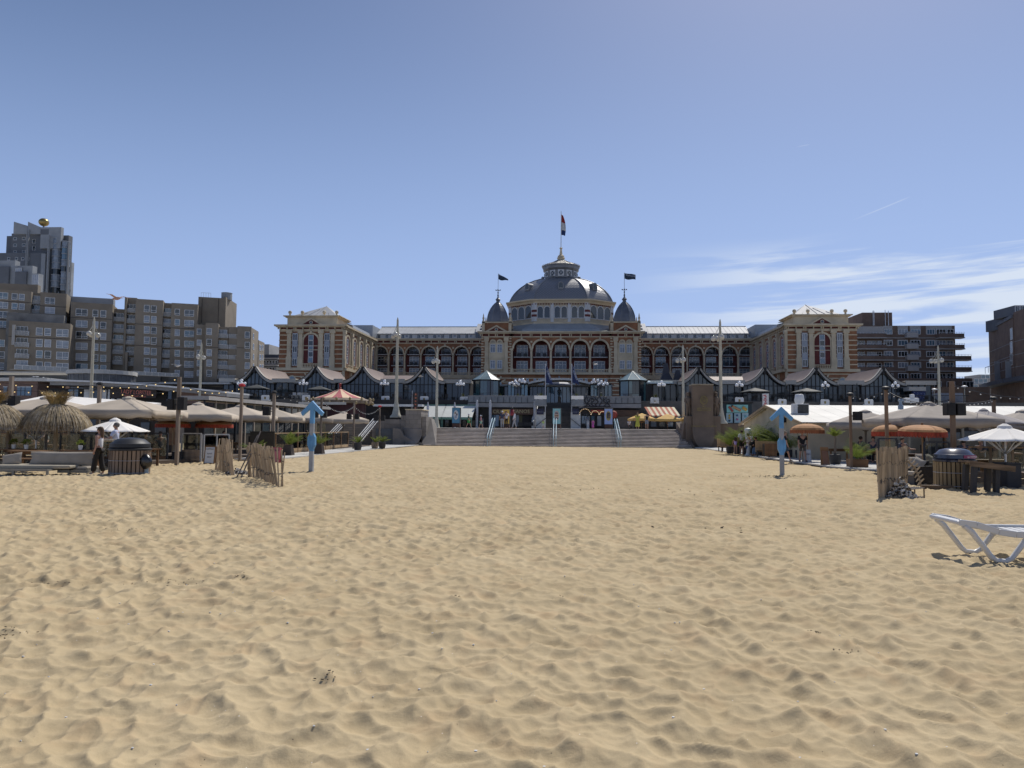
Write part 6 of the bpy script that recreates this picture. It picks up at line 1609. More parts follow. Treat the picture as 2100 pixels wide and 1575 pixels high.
for i in range(32): a = 2 * math.pi * i / 32; MB().beam((4.74 * math.cos(a), 4.74 * math.sin(a), 0), (4.74 * math.cos(a), 4.74 * math.sin(a), zr_ - .66), .06).build('mullion', GREYB, t)
t = bgl('low dark building strip with thin pale eaves in front of the apartments', 'terrace_building', 'building', (X(420, 100), 100, PZ))
box_at('wall', -60, 470, 784, 850, 108, 6, mat('podium_dark', (.05, .045, .04)), t, 300); box_at('eaves', 250, 470, 784, 787.5, 99, 8, mat('pale_parapet', (.50, .49, .46)), t, 380)
box_at('eaves', -60, 140, 762, 764, 120, 6, mat('pale_parapet', (.50, .49, .46)), t, 60)
# snack kiosk with posters behind the white shed
t = thing('snack_kiosk', 'dark snack kiosk with teal hot dog poster and three small posters', 'kiosk', (X(1512, 84), 84, PZ))
box_at('wall', 1482, 1542, 827.5, 880, 84, 4, mat('petrol_dark', (.02, .035, .045), .6, var=.1), t); box_at('roof_edge', 1480, 1545, 824, 827.2, 83.7, 4.5, SHOPD, t)
TEAL = mat('teal_print', (.22, .48, .46), .6, var=.05)
box_at('poster', 1490.5, 1534, 830, 846, 83.85, .1, TEAL, t)
for (a, b) in ((1489.5, 1502.5), (1506, 1519), (1522, 1535)): box_at('small_poster', a, b, 847, 867, 83.85, .1, mat('pale_teal_print', (.30, .42, .46), .6, var=.05), t)
ox, oz = t.location.x, PZ
def pr(px, py): return Vector((X(px, 83.8, py) - ox, -.2, Z(py, 83.8, px) - oz))
for (a, b, w_, mm) in (((1495, 834), (1503, 844), .26, 'sausage_red'), ((1502, 833), (1519, 842), .3, 'bread_tan'), ((1506, 835), (1517, 841), .12, 'sausage_brown'), ((1523, 835), (1531, 841), .35, 'fries_gold'), ((1500, 832), (1504, 834), .22, 'choc_brown')):
    c_ = {'sausage_red': (.35, .08, .06), 'bread_tan': (.45, .25, .13), 'sausage_brown': (.2, .08, .04), 'fries_gold': (.5, .28, .06), 'choc_brown': (.06, .03, .02)}[mm]
    MB().tube([pr(*a), pr(*b)], w_ / 2, 10).build('food_picture', mat(mm, c_, .6), t, True)
for (x, y, c_) in ((1496, 852, (.5, .35, .05)), (1496, 857, (.45, .3, .08)), (1496, 863, (.03, .06, .1)), (1512, 852, (.05, .1, .2)), (1512, 860, (.4, .1, .2)), (1529, 854, (.1, .35, .4))):
    MB().ball(pr(x, y), .12, 8, 6).build('snack_picture', mat('snack_%d_%d' % (x, y), c_, .6, var=0), t, True)
t = thing('banner_sign', 'small red and white printed banner board on the roof edge', 'banner', (X(1570, 80), 80, Z(833, 80, 1570)))
MB().bx(-.28, .38, 0, .06, 0, 1.35).build('board', FRAME, t)
for i in range(7): MB().bx(-.2 + .08 * (i % 3), .1 + .06 * (i % 2), -.02, -.002, .1 + i * .17, .2 + i * .17).build('print', mat('banner_red', (.5, .05, .06), .6), t)
t = thing('tall_banner', 'narrow dark vertical banner with orange marks behind the stone wall', 'banner', (X(852, 80), 80, Z(840, 80, 852)))
MB().bx(-.28, .22, 0, .05, 0, 1.85).build('cloth', mat('banner_dark', (.06, .045, .04), .7), t); MB().tube([(-.42, .03, -1), (-.42, .03, 2.1)], .03, 6).build('pole', STEEL, t)
for i in range(5): MB().ball((-.02, -.03, .2 + i * .37), .1, 8, 5).build('emblem', mat('banner_orange', (.40, .13, .08), .6), t)
# right end of the terrace
t = thing('blue_tiled_wall', 'blue wall panel with small white marks under a cream fascia, right end of terrace', 'wall', (X(1885, 98), 98, TZ))
box_at('fascia', 1864, 1899, 793.5, 801.5, 98, 1.5, CREAM, t); box_at('panel', 1872, 1898, 802, 822, 98.3, .3, mat('cobalt_panel', (.015, .03, .13), .5, var=.2), t)
for i in range(14): box_at('white_mark', 1874 + (i * 7) % 22, 1876.5 + (i * 7) % 22, 804 + i * 1.2, 804.8 + i * 1.2, 98.2, .05, mat('pale_mark', (.25, .3, .42), .6), t)
t = thing('bank_front', 'dark red shop sign over a white wall with dark arch, beyond the terrace end', 'shop', (X(1930, 118), 118, PZ))
box_at('wall', 1898, 1975, 806, 840, 118, 2, mat('dusk_white', (.25, .26, .29), .8, var=.15), t); box_at('sign_board', 1899, 1921, 800, 806, 117.8, .2, mat('maroon_board', (.06, .015, .015), .6), t)
text('lettering', 'RANI', .45, FRAME, t, (X(1909, 117.8) - t.location.x, -.25, Z(803, 117.8, 1909) - PZ), extrude=.01)
MB().prism([(1.3 * math.cos(a) + X(1905, 118) - t.location.x + .4, .0 + Z(822, 118, 1905) - PZ - 1 + 1.6 * math.sin(a)) for a in [math.pi * j / 12 for j in range(13)]], -.1, -.01).build('arch', SHOPD, t)
t = thing('white_wave_bench', 'white sculpted bench block with crest, beyond the last crest bench', 'bench', (X(1872, 92), 92, TZ - .1))
MB().bx(-.85, .85, 0, .6, 0, .6).build('block', FRAME, t, bevel=.12); MB().bx(-.1, .35, .05, .55, .6, 1.05).build('crest_block', FRAME, t, bevel=.08)
t = thing('roof_duct', 'small grey-blue chimney cowl on the white shed roof', 'chimney', (X(1848, 47), 47, Z(840, 47, 1848)))
MB().lathe([(.16, 0), (.16, .25), (.09, .3), (.09, .5), (.15, .55), (.12, .68)], 12).build('cowl', mat('cowl_blue', (.22, .28, .35), .5), t, 40)
for px, lb in ((1918, 'left'), (1980, 'right')):
    t = thing('dish_lamp', 'small street lamp with flat dish head beyond the terrace, %s one' % lb, 'street lamp', (X(px, 110), 110, PZ), 0, 'dish-headed street lamps'); MB().tube([(0, 0, 0), (0, 0, Z(801 if px < 1950 else 795, 110, px) - PZ)], .06, 6).build('pole', POLEC, t); MB().lathe([(.05, 0), (.42, .12), (.42, .2), (.1, .32)], 14, (0, 0, Z(801 if px < 1950 else 795, 110, px) - PZ)).build('lamp_head', FRAME, t)
# terrace planters
for i, (px, sz, lb) in enumerate(((1026, .5, 'small green bush in white box left of the left globe cluster'), (1061, .75, 'yellow-green bush in white box under the left globe cluster'), (1072, .5, 'small grey-green plant in white box beside the yellow-green bush'), (1109, .9, 'yellow-green yucca behind the left white balcony'), (1182, .8, 'yellow-green yucca behind the right white balcony'), (1232, .7, 'yellow-green bush behind the metal letters'), (1345, .8, 'grey-green yucca behind the crest bench right of the kiosk'), (949, .7, 'grey-green bush behind the crest bench left of the kiosk'))):
    t = thing('potted_plant', lb, 'plant', (X(px, FY - .6), FY - .6, TZ), 0, 'plants along the terrace edge')
    MB().bx(-.2, .2, -.2, .2, 0, .38).build('planter', FRAME, t)
    m = MB(); rnd = random.Random(i)
    for k in range(70):
        a, e = rnd.uniform(0, 6.28), rnd.uniform(.2, 1.4); l_ = sz * rnd.uniform(.5, 1); d = Vector((math.cos(a) * math.cos(e), math.sin(a) * math.cos(e), math.sin(e))); q = Vector((0, 0, .4)); sd_ = d.cross(Vector((0, 0, 1))).normalized() * .03
        m.add([q + d * l_ * .2 - sd_, q + d * l_ * .2 + sd_, q + d * l_ + Vector((0, 0, -.1 * l_))], [(0, 1, 2)])
    m.build('foliage', mat('yucca_leaf', (.12, .13, .03), .6, var=.3, vs=6), t)
# ================================================================ BEACH CLUBS
def ga(px, py): p = G(px, py); return p.x, p.y
def base(px, D): x = X(px, D, 900); return (x, D, gz(x, D) if D < 68 else 0)
rnd = random.Random(3)
# ---- left club building, long glazed front running away from the camera
LB = thing('beach_club', 'long low beach club building with pale flat roof edge behind the left parasols', 'beach club', (-22.6, 45, 0))
MB().bx(-1.2, 0, 0, 24, -.2, 3.1).build('wall', mat('club_dark', (.05, .042, .035), .8, var=.3, vs=1), LB)
MB().bx(-1.5, .5, -.3, 24.2, 3.35, 3.6).build('roof', mat('club_roof', (.42, .40, .37), .8, var=.1), LB)
for i in range(16):
    y = i * 1.52; MB().bx(.005, .09, y, y + .12, 0, 3.34).build('post', CANVAS if i % 3 else IRON, LB)
    MB().bx(.004, .03, y + .2, y + 1.45, 1.2, 3.2).build('window', random.choice((GT1, GLASSD, mat('olive_glass', (.10, .095, .07), .15, var=.3))), LB)
t = thing('tent_roof', 'white sloping sheet roof behind the thatched parasols', 'roof', (X(150, 47), 46, 0))
MB().add([(-5.5, 0, 2.75), (3.6, 0, 2.65), (3.2, 6, 3.35), (-5.5, 6, 3.9), (-5.5, 6, 2.6), (3.2, 6, 2.6)], [(0, 1, 2, 3), (1, 5, 2), (3, 2, 5, 4)]).build('sheet', WHITEC, t, thick=.04)
for x in (-5, -1, 3): MB().tube([(x, .2, -.2), (x, .2, 2.68)], .06, 6).build('post', POST, t)
t = thing('club_back_wall', 'dark timber and glass back wall of the left beach club', 'wall', (X(200, 41), 41, 0))
MB().bx(-14, 4.6, 0, .2, -.2, 2.7).build('wall', mat('club_dark', (.05, .042, .035)), t)
for i in range(22):
    x = -13.5 + i * .85; MB().bx(x, x + rnd.uniform(.3, .75), -.06, -.002, rnd.uniform(.3, 1.0), rnd.uniform(1.5, 2.3)).build(*(('panel', WOODB) if i % 4 == 1 else ('window', rnd.choice((GT2, GT1, mat('olive_glass', (.1, .095, .07)))))), t)
def deck(name, label, pts, z):
    t = thing(name, label, 'deck', (*pts[0], 0)); o = Vector((*pts[0], 0))
    MB().prismz([(x - o.x, y - o.y) for x, y in pts], -.2, z).build('platform', mat('deck_boards', (.13, .10, .075), .85, var=.25, vs=3, stretch=(1, .1, 1)), t)
deck('club_deck', 'dark wooden deck under the left beach club parasols', [(-22.4, 29.5), (-18.0, 29.5), (-16.9, 36), (-16.6, 44), (-16.3, 62), (-22.4, 62)], .16)
deck('club_deck', 'dark wooden deck under the right beach club parasols', [(16.5, 29.5), (34, 27), (34, 42.5), (16.0, 42.5)], .14)
# ---- parasols
BP = [(96, 31, .0, 'leftmost beige square parasol, behind the thatched ones'), (262, 32.5, .1, 'big beige square parasol right behind the man in pale shirt'), (405, 38, .3, 'beige square parasol behind the post with two speakers'),
      (492, 43, .25, 'beige square parasol with loose sagging cloth'), (560, 47, .3, 'beige square parasol behind the left blue arrow, left side'), (628, 54, .3, 'beige square parasol right of the left blue arrow'), (704, 60, .35, 'farthest beige square parasol, in front of the white stair rails')]
b0 = None
for px, D, rz, lb in BP:
    x = X(px, D)
    if b0 is None:
        b0 = thing('square_parasol', lb, 'parasol', (x, D, 0), rz, 'beige square parasols of the left club'); parasol(b0, 2.75, 2.30, 2.90, CANVAS, 4, drop=.3, pole=mat('pole_taupe', (.2, .18, .16), .6), poler=.06, cap=.36, sag=.06)
    else: dup(b0, lb, (x, D, random.uniform(-.06, .06)), rz)
b1 = None
for px, D, rz, sc, lb in ((1692, 52, .2, .8, 'small taupe parasol right above the orange fringed one'), (1775, 40, -.3, 1.0, 'taupe square parasol behind the post with a single speaker'), (1905, 32, .05, 1.05, 'largest taupe square parasol, above the red fringed parasols'), (2098, 38, -.2, 1.0, 'taupe square parasol cut by the right edge')):
    if b1 is None:
        b1 = thing('square_parasol', lb, 'parasol', (X(px, D), D, 0), rz, 'taupe square parasols of the right club'); parasol(b1, 2.6, 2.12, 2.75, mat('taupe2_canvas', (.33, .29, .25), .85, var=.1, bump=.2, bs=6), 4, drop=.3, pole=mat('pole_taupe', (.2, .18, .16)), poler=.06, cap=.36, sag=.08); b1.scale = (sc,) * 3
    else: dup(b1, lb, (X(px, D), D, 0), rz, scale=sc)
o8 = thing('round_parasol', 'greyish eight-sided parasol right of the post with black speakers', 'parasol', (X(2018, 34), 34, 0)); parasol(o8, 1.78, 2.1, 2.68, mat('grey_canvas', (.30, .275, .27), .85, var=.08), 8, ph=R(22), drop=.05, pole=STEEL, cap=.22)
wp = thing('white_parasol', 'white parasol behind the two walkers by the bin', 'parasol', (X(236, 29), 29, 0), .1, 'white eight-sided parasols'); parasol(wp, 1.36, 1.48, 1.93, WHITEC, 8, ph=R(10), drop=.0, pole=STEEL, cap=.24)
dup(wp, 'white parasol half hidden behind the thatched parasol', (X(76, 30), 30, .02), .5); dup(wp, 'white parasol cut by the left edge behind the half-seen thatched parasol', (X(-34, 29), 29, 0), .9)
dup(wp, 'white parasol cut by the right edge of the view', (X(2060, 25), 25, -.02), .3)
# orange fringed parasols
OR = mat('orange_cloth', (.40, .20, .08), .8, var=.2, vs=3); FR = mat('red_fringe', (.36, .06, .03), .9, var=.35, vs=14, stretch=(6, 6, 1)); FO = mat('rust_fringe', (.34, .12, .05), .9, var=.35, vs=14, stretch=(6, 6, 1))
def fringed(lb, px, D, r, ztop, zr, fr, tilt=0.0):
    t = thing('fringed_parasol', lb, 'parasol', (X(px, D), D, 0), R(px), 'orange fringed parasols'); n = 16
    for i in range(n):
        g = MB(); a, b = 2 * math.pi * i / n, 2 * math.pi * (i + 1) / n
        for j in range(6):
            u = j / 5; rr = r * math.sin(u * 1.45) / math.sin(1.45) if u else .02; zz_ = zr + (ztop - zr) * math.cos(u * 1.5)
            for q in (a, (a + b) / 2, b): k_ = 1 if q != (a + b) / 2 else .975; g.v.append((rr * k_ * math.cos(q), rr * k_ * math.sin(q), zz_ + tilt * rr * math.cos(q)))
            if j:
                m0 = j * 3; g.f += [(m0 - 3, m0, m0 + 1, m0 - 2), (m0 - 2, m0 + 1, m0 + 2, m0 - 1)]
        g.build('gore', OR, t, thick=.01)
    f = MB()
    for i in range(150):
        a = 2 * math.pi * i / 150; c, s = math.cos(a), math.sin(a); rr = r * 1.0; l_ = .17 + .03 * math.sin(i * 2.1)
        z0 = zr + (ztop - zr) * .07 + tilt * rr * c; d = .02
        f.add([(rr * c - s * d, rr * s + c * d, z0), (rr * c + s * d, rr * s - c * d, z0), (rr * 1.01 * c + s * d, rr * 1.01 * s - c * d, z0 - l_), (rr * 1.01 * c - s * d, rr * 1.01 * s + c * d, z0 - l_)], [(0, 1, 2, 3)])
    f.build('fringe', fr, t, kind='stuff'); MB().tube([(0, 0, 0), (0, 0, ztop)], .03, 8).build('pole', WOODL, t); MB().ball((0, 0, ztop + .04), .05, 8, 5).build('finial', WOODB, t)
    return t
fringed('orange fringed parasol above the man in the black T-shirt', 1655, 40, .86, 2.08, 1.72, FO)
fringed('orange fringed parasol with red fringe, under the left edge of the largest taupe parasol', 1824, 31, .68, 1.99, 1.68, FR)
fringed('deep red fringed parasol tilted towards the beach, under the largest taupe parasol', 1891, 27, .78, 1.96, 1.72, FR, .05)
fringed('red fringed parasol behind the post with two speakers', 355, 37, .85, 2.02, 1.78, FR); fringed('dark red fringed parasol under the third beige parasol', 440, 38, .95, 2.0, 1.78, FR)
fringed('orange fringed parasol seen behind the potted yucca', 2000 - 235, 47, .8, 1.95, 1.68, FO)
# ---- thatched parasols
STRAW = mat('straw', (.38, .29, .165), .85, var=.45, vs=9, var2=0); STRAWL = mat('pale_straw', (.42, .31, .14), .85, var=.35, vs=9)
def thatched(lb, px, D, sc=1.0):
    x, y = X(px, D), D
    t = thing('thatched_parasol', lb, 'parasol', (x, y, gz(x, y) - .02), 0, 'thatched parasols')
    MB().tube([(0, 0, 0), (.01, 0, 2.3)], [.085, .07], 10).build('pole', mat('pole_tan', (.36, .27, .16), .7, var=.2, vs=4, stretch=(1, 1, .2)), t, True)
    r = random.Random(px); R_ = 1.26
    def prof(u): return (.12 + (R_ - .12) * u ** .82, 2.56 - .80 * u ** 1.9)
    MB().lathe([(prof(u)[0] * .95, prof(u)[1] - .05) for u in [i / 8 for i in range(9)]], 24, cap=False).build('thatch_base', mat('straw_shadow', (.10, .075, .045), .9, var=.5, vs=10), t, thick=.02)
    for mi, (sm_, cnt) in enumerate(((STRAW, 1500), (mat('grey_straw', (.42, .36, .27), .85, var=.3, vs=9), 1100), (mat('dark_straw', (.13, .085, .045), .85, var=.3, vs=9), 800))):
        m = MB()
        for k in range(cnt):
            a = r.uniform(0, 6.283); u0 = r.uniform(0.0, .85); u1 = min(r.uniform(1.1, 1.3), u0 + r.uniform(.3, .65)); w_ = r.uniform(.006, .014); lift = r.uniform(0, .05) - .012 * mi * (mi == 2); da = r.uniform(-.05, .05); o = len(m.v)
            for j in range(5):
                u = u0 + (u1 - u0) * j / 4; rr, z = prof(min(u, 1.0))
                if u > 1: z -= (u - 1) * 1.55; rr += (u - 1) * .22 + r.uniform(-.01, .01)
                aa = a + da * j / 4; p = Vector(((rr + lift) * math.cos(aa), (rr + lift) * math.sin(aa), z + lift)); s_ = Vector((-math.sin(aa), math.cos(aa), 0)) * w_ * (1 - j * .18); m.v += [tuple(p - s_), tuple(p + s_)]
            m.f += [(o + 2 * j, o + 2 * j + 1, o + 2 * j + 3, o + 2 * j + 2) for j in range(4)]
        m.build('thatch', sm_, t, kind='stuff')
    MB().lathe([(.40, 2.56), (.46, 2.50), (.45, 2.45)], 20).build('tie_band', BLACK, t)
    m = MB()
    for k in range(900):
        a = r.uniform(0, 6.283); e = r.uniform(.45, 1.25); l_ = r.uniform(.4, .78); b = Vector((.24 * r.random() * math.cos(a), .24 * r.random() * math.sin(a), 2.46)); s = Vector((-math.sin(a), math.cos(a), 0)) * .007
        tp = Vector((math.cos(a) * math.cos(e) * l_ * .5, math.sin(a) * math.cos(e) * l_ * .5, l_)); lean = .22 if math.cos(a) > 0 else -.14
        p1 = b + tp * .6 + Vector((lean * .3, 0, 0)); p2 = b + tp + Vector((lean * 1.3 + .12 * math.cos(a), .1 * math.sin(a), -.10 * r.random()))
        m.add([b - s, b + s, p1 + s, p1 - s, p2], [(0, 1, 2, 3), (3, 2, 4)])
    m.build('straw_tuft', STRAWL, t, kind='stuff')
thatched('thatched straw parasol on a wooden pole behind the daybed', 115, 28.5); thatched('thatched straw parasol half cut by the left edge', -18, 27.5)
# ---- posts with speakers and string lights
SPN = {18: 'the left edge', 364: 'the lobster restaurant', 560: 'the dark menu screen', 657.5: 'right of the left blue arrow', 725: 'the white stair rails', 778: 'the stone wall', 1745: 'the right potted palm', 1955: 'the right club, thickest post'}
pts_ = {}
def post(px, ytop, D, lb, w_=.14, spk=(), top=None, m_=POST):
    x, y, z = base(px, D); h = Z(ytop, D, px) - z
    t = thing('wooden_post', lb, 'post', (x, y, z), R(rnd.uniform(-8, 8)), 'wooden posts of the beach clubs')
    MB().bx(-w_ / 2, w_ / 2, -w_ / 2, w_ / 2, -.2, h).build('post', m_, t, bevel=.008)
    if top: MB().lathe([(.05, h), (.17, h + .03), (.15, h + .12), (.04, h + .16)], 9).build('post_lamp', top, t)
    for (a, b, c, d) in spk:
        k = thing('loudspeaker', 'black speaker %s on the post at %s' % ('left' if a < px else 'right', SPN[px]), 'speaker', (X((a + b) / 2, D, c), D - .05, Z(d, D, px)), 0, 'black loudspeakers on posts')
        hw = (b - a) / 2 * D / 1500 * .97; hh = (d - c) * D / 1500 * .97
        MB().bx(-hw, hw, -.16, .16, 0, hh).build('cabinet', mat('speaker_black', (.012, .012, .013), .6, var=.1), k, bevel=.012); MB().bx(-hw * .86, hw * .86, -.172, -.161, hh * .06, hh * .94).build('grille', mat('speaker_grille', (.02, .02, .021), .8, var=.3, vs=60), k)
        sd_ = 1 if a < px else -1; MB().beam((0, .05, hh / 2), (sd_ * (abs((a + b) / 2 - px) * D / 1500), .05, hh / 2), .04).build('bracket', IRON, k)
    pts_[px] = Vector((x, y, z + h)); return t
RL = mat('lamp_red', (.5, .03, .03), .5); BL_ = mat('lamp_black', (.02, .02, .02), .6)
post(18, 772, 30, 'wooden post rising beside the left edge', spk=((22, 40, 810, 834), (-2, 12, 812, 834)))
post(200, 790, 34, 'wooden post between the two thatched and beige parasols', .15, top=BL_)
post(364, 773, 31, 'wooden post carrying two speakers in front of the lobster restaurant', .14, ((347, 361, 817, 841), (368, 383, 813, 841)))
post(493, 793, 35, 'wooden post with red lamp above the picket fence', .13, top=RL)
post(560, 807, 40, 'wooden post with black lamp above the dark menu screen', .15, ((541, 555, 834, 852),), BL_)
post(657.5, 815, 48, 'wooden post right of the left blue arrow', .13, ((645, 653, 842, 857), (661, 671, 842, 857)))
post(725, 826, 54, 'wooden post in front of the white stair rails', .12, ((712, 721, 848, 860), (729, 737, 848, 860)))
post(778, 835, 61, 'wooden post with red lamp by the stone wall', .11, ((767, 776, 852, 863), (782, 790, 852, 863)), RL)
PB = mat('post_brown', (.20, .135, .09), .8, var=.3, vs=5, stretch=(1, 1, .1))
post(1745, 812, 34, 'wooden post beside the potted palm on the right', .11, ((1750, 1765, 844, 862),), BL_, PB)
post(1819, 800, 30, 'wooden post in front of the orange and red parasols', .12, (), BL_, PB)
post(1955, 782, 26, 'thick wooden post carrying two big speakers on the right', .14, ((1936, 1953, 827, 852), (1957, 1974, 827, 852)), None, PB)
post(2040, 820, 36, 'short wooden post behind the grey eight-sided parasol', .13, (), BL_, PB)
CABLE = mat('black_cable', (.01, .01, .01), .6, var=0); BW = mat('warm_bulb_lit', (1, .72, .30), .3, var=0, emit=.7); BC = mat('clear_bulb', (.75, .75, .7), .15, var=0)
def lights(a, b, sag, n, lb, mb, r=.027):
    t = thing('string_lights', lb, 'string lights', a, 0, 'festoon lights of the beach clubs'); d = b - a
    P_ = lambda u: d * u + Vector((0, 0, -4 * sag * u * (1 - u)))
    MB().tube([P_(i / 16) for i in range(17)], .012, 4).build('cable', CABLE, t)
    for i in range(n):
        p = P_((i + .5) / n); MB().ball(p + Vector((0, 0, -.07)), r, 8, 6).build('bulb', mb, t, True); MB().tube([p, p + Vector((0, 0, -.05))], .015, 5).build('socket', CABLE, t)
v = Vector
lights(pts_[18] - v((2.5, 0, .1)), pts_[200], .12, 9, 'string of warm bulbs between the two leftmost posts, upper', BW)
lights(pts_[18] - v((1.5, 0, .5)), pts_[200] - v((0, 0, .25)), .1, 9, 'string of warm bulbs between the two leftmost posts, lower', BW)
lights(pts_[200], pts_[364], .2, 9, 'string of warm bulbs crossing in front of the lobster sign', BW); lights(pts_[200] - v((0, 0, .15)), pts_[364] - v((0, 0, .5)), .28, 8, 'lower string of bulbs ending at the two-speaker post', BW)
lights(pts_[364] - v((0, 0, .3)), pts_[493], .3, 9, 'string of bulbs between two-speaker post and red lamp post', BW); lights(pts_[560], pts_[657.5], .3, 8, 'string of bulbs behind the left blue arrow', BC)
lights(pts_[657.5] - v((0, 0, .1)), pts_[725] - v((0, 0, .2)), .6, 24, 'sagging string of many small bulbs below the carousel, left', BC, .03); lights(pts_[725] - v((0, 0, .2)), pts_[778], .55, 18, 'sagging string of many small bulbs below the carousel, right', BC, .03)
lights(pts_[1745], pts_[1819], .15, 5, 'string of bulbs between the two right posts above the shed roof', BC); lights(pts_[1819], pts_[1955] - v((0, 0, .6)), .3, 11, 'string of bulbs leading to the thick speaker post', BC)
lights(pts_[1955] - v((0, 0, .1)), pts_[2040] + v((3, 0, .4)), .35, 12, 'string of bulbs right of the thick speaker post, upper', BC); lights(pts_[1955] - v((0, 0, .75)), pts_[2040], .05, 10, 'string of bulbs right of the thick speaker post, lower', BC)
# ---- right shed
SH = thing('white_shed', 'cream beach shed with long white ribbed roof and left gable', 'shed', (13.7, 43, 0))
CRM = mat('cream_wall', (.50, .45, .34), .85, var=.14, vs=1.2)
MB().bx(.25, 30, .15, 13.8, -.2, 2.2).build('wall', CRM, SH)
MB().add([(.25, .15, 2.2), (.25, 13.85, 2.2), (.25, 7, 3.22), (.5, .15, 2.2), (.5, 13.85, 2.2), (.5, 7, 3.22)], [(0, 2, 1), (3, 4, 5), (0, 3, 5, 2), (2, 5, 4, 1)]).build('gable_wall', CRM, SH)
for i in range(30):
    x0_ = i * 1.0; x1_ = x0_ + .985
    MB().add([(x0_, -.3, 2.18), (x1_, -.3, 2.18), (x1_, 7, 3.38), (x0_, 7, 3.38)], [(0, 1, 2, 3)]).build('roof_sheet', mat('white_sheet', (.62, .60, .54), .55, var=.12, vs=.8, var2=.1), SH, thick=.05)
MB().add([(0, 7, 3.38), (30, 7, 3.38), (30, 14.2, 2.15), (0, 14.2, 2.15)], [(0, 1, 2, 3)]).build('rear_roof', WHITEC, SH, thick=.05)
MB().beam((-.04, -.3, 2.12), (-.04, 7, 3.33), .08, .16).beam((-.04, 7, 3.33), (-.04, 14.2, 2.1), .08, .16).build('barge_board', mat('tan_board', (.36, .28, .18), .8, var=.2), SH)
t = thing('air_conditioner', 'outdoor air conditioning unit on the white shed roof', 'air conditioner', (X(1641, 46), 46, Z(851, 46, 1641)))
MB().bx(-.48, .48, -.2, .2, .06, .68).build('case', FRAME, t, bevel=.02); MB().bx(-.2, .45, -.215, -.202, .1, .64).build('grille', mat('ac_grille', (.06, .06, .055), .6, var=.3, vs=30), t); MB().bx(-.55, .5, -.22, .24, 0, .055).build('frame', IRON, t)
MB().tube([(-.33, -.24, .1), (-.36, -.26, .45), (-.28, -.26, .58), (-.2, -.24, .5)], .03, 6).build('pipe', FRAME, t)
t = thing('roof_ventilator', 'white funnel ventilator behind the air conditioning unit', 'ventilator', (X(1640, 49), 49, Z(826, 49, 1640) - .1)); MB().lathe([(.22, 0), (.3, .15), (.32, .3), (.26, .62), (.2, .66)], 12).build('cowl', FRAME, t, 50); MB().lathe([(.22, -.5), (.22, .0)], 10).build('duct', STEEL, t)
t = thing('loudspeaker', 'black loudspeaker on the cream gable of the white shed', 'speaker', (13.8, 46.5, 2.2)); MB().bx(-.2, .14, -.2, .2, 0, .5).build('cabinet', mat('speaker_black', (.012, .012, .013)), t, bevel=.02)
t = thing('glazed_wall', 'dark glazed front with timber posts under the right parasols', 'wall', (17.0, 41.5, 0))
MB().bx(3, 24, .3, .6, -.2, 2.15).build('wall', mat('club_dark', (.05, .042, .035)), t)
for i in range(24):
    x = .2 + i * .95; MB().bx(x, x + .1, .15, .29, 0, 2.2).build('post', CRM if i % 4 else WOODB, t)
    if x > 3: MB().bx(x + .15, x + .9, .25, .295, rnd.uniform(.1, .9), rnd.uniform(1.6, 2.1)).build('window', rnd.choice((GT1, GT2, GLASSD)), t)
# ---- screens, planters, furniture
SCR = bpy.data.materials.new('clear_screen'); SCR.use_nodes = True; _n = SCR.node_tree.nodes; _l = SCR.node_tree.links
_t = _n.new('ShaderNodeBsdfTransparent'); _t.inputs[0].default_value = (.80, .84, .82, 1); _g = _n.new('ShaderNodeBsdfGlossy'); _g.inputs['Roughness'].default_value = .03; _f = _n.new('ShaderNodeFresnel'); _x = _n.new('ShaderNodeMixShader')
_l.new(_f.outputs[0], _x.inputs[0]); _l.new(_t.outputs[0], _x.inputs[1]); _l.new(_g.outputs[0], _x.inputs[2]); _l.new(_x.outputs[0], _n['Material Output'].inputs[0])
def screen(lb, p0, p1, n, h=1.35, low=.45, post_m=IRON, wood=WOODB):
    a, b = Vector((*p0, 0)), Vector((*p1, 0)); t = thing('glass_screen', lb, 'windbreak', (a.x, a.y, gz(a.x, a.y)), math.atan2(b.y - a.y, b.x - a.x), 'glass windbreaks of the beach clubs'); L_ = (b - a).length
    for i in range(n + 1): MB().bx(i * L_ / n - .035, i * L_ / n + .035, -.04, .04, -.1, h).build('post', post_m, t)
    for i in range(n):
        x0_, x1_ = i * L_ / n + .04, (i + 1) * L_ / n - .04
        MB().bx(x0_, x1_, -.01, .01, low + .04, h - .06).build('pane', SCR, t)
        k = max(1, int(low / .14))
        for j in range(k): MB().bx(x0_, x1_, -.025, .025, j * low / k + .008, (j + 1) * low / k - .008).build('plank', wood, t)
    MB().bx(0, L_, -.05, .05, h, h + .05).build('top_rail', WOODL if post_m is WOODB else post_m, t)
    return t
screen('glass windbreak with timber frame along the left path, near the blue arrow', (-16.6, 40), (-16.45, 56), 9, 1.3, .38, WOODB, WOODL)
screen('low timber and glass windbreak right of the black planter', (X(374, 33.5), 33.5), (X(416, 33.5), 33.4), 1, 1.35, .62, STEEL, WOOD)
screen('low timber and glass windbreak left of the menu board', (X(419, 34.5), 34.5), (X(470, 36), 36), 2, 1.3, .5, STEEL, WOODB)
screen('glass windbreak beside the right picket fence', (X(1800, 27), 27), (X(1838, 27), 27), 1, 1.45, .7, IRON, WOODL)
screen('glass windbreak behind the rattan armchairs', (X(1894, 26.5), 26.5), (X(1945, 26.2), 26.2), 2, 1.35, .35, IRON, WOOD)
screen('glass windbreak at the right edge behind the leaning table', (X(1985, 26), 26), (X(2120, 25.5), 25.5), 3, 1.2, .4, WOOD, WOOD)
screen('glass windbreak behind the thatched parasols', (X(-20, 32.5), 32.5), (X(345, 33), 33), 5, 1.35, .3, IRON, WOODB)
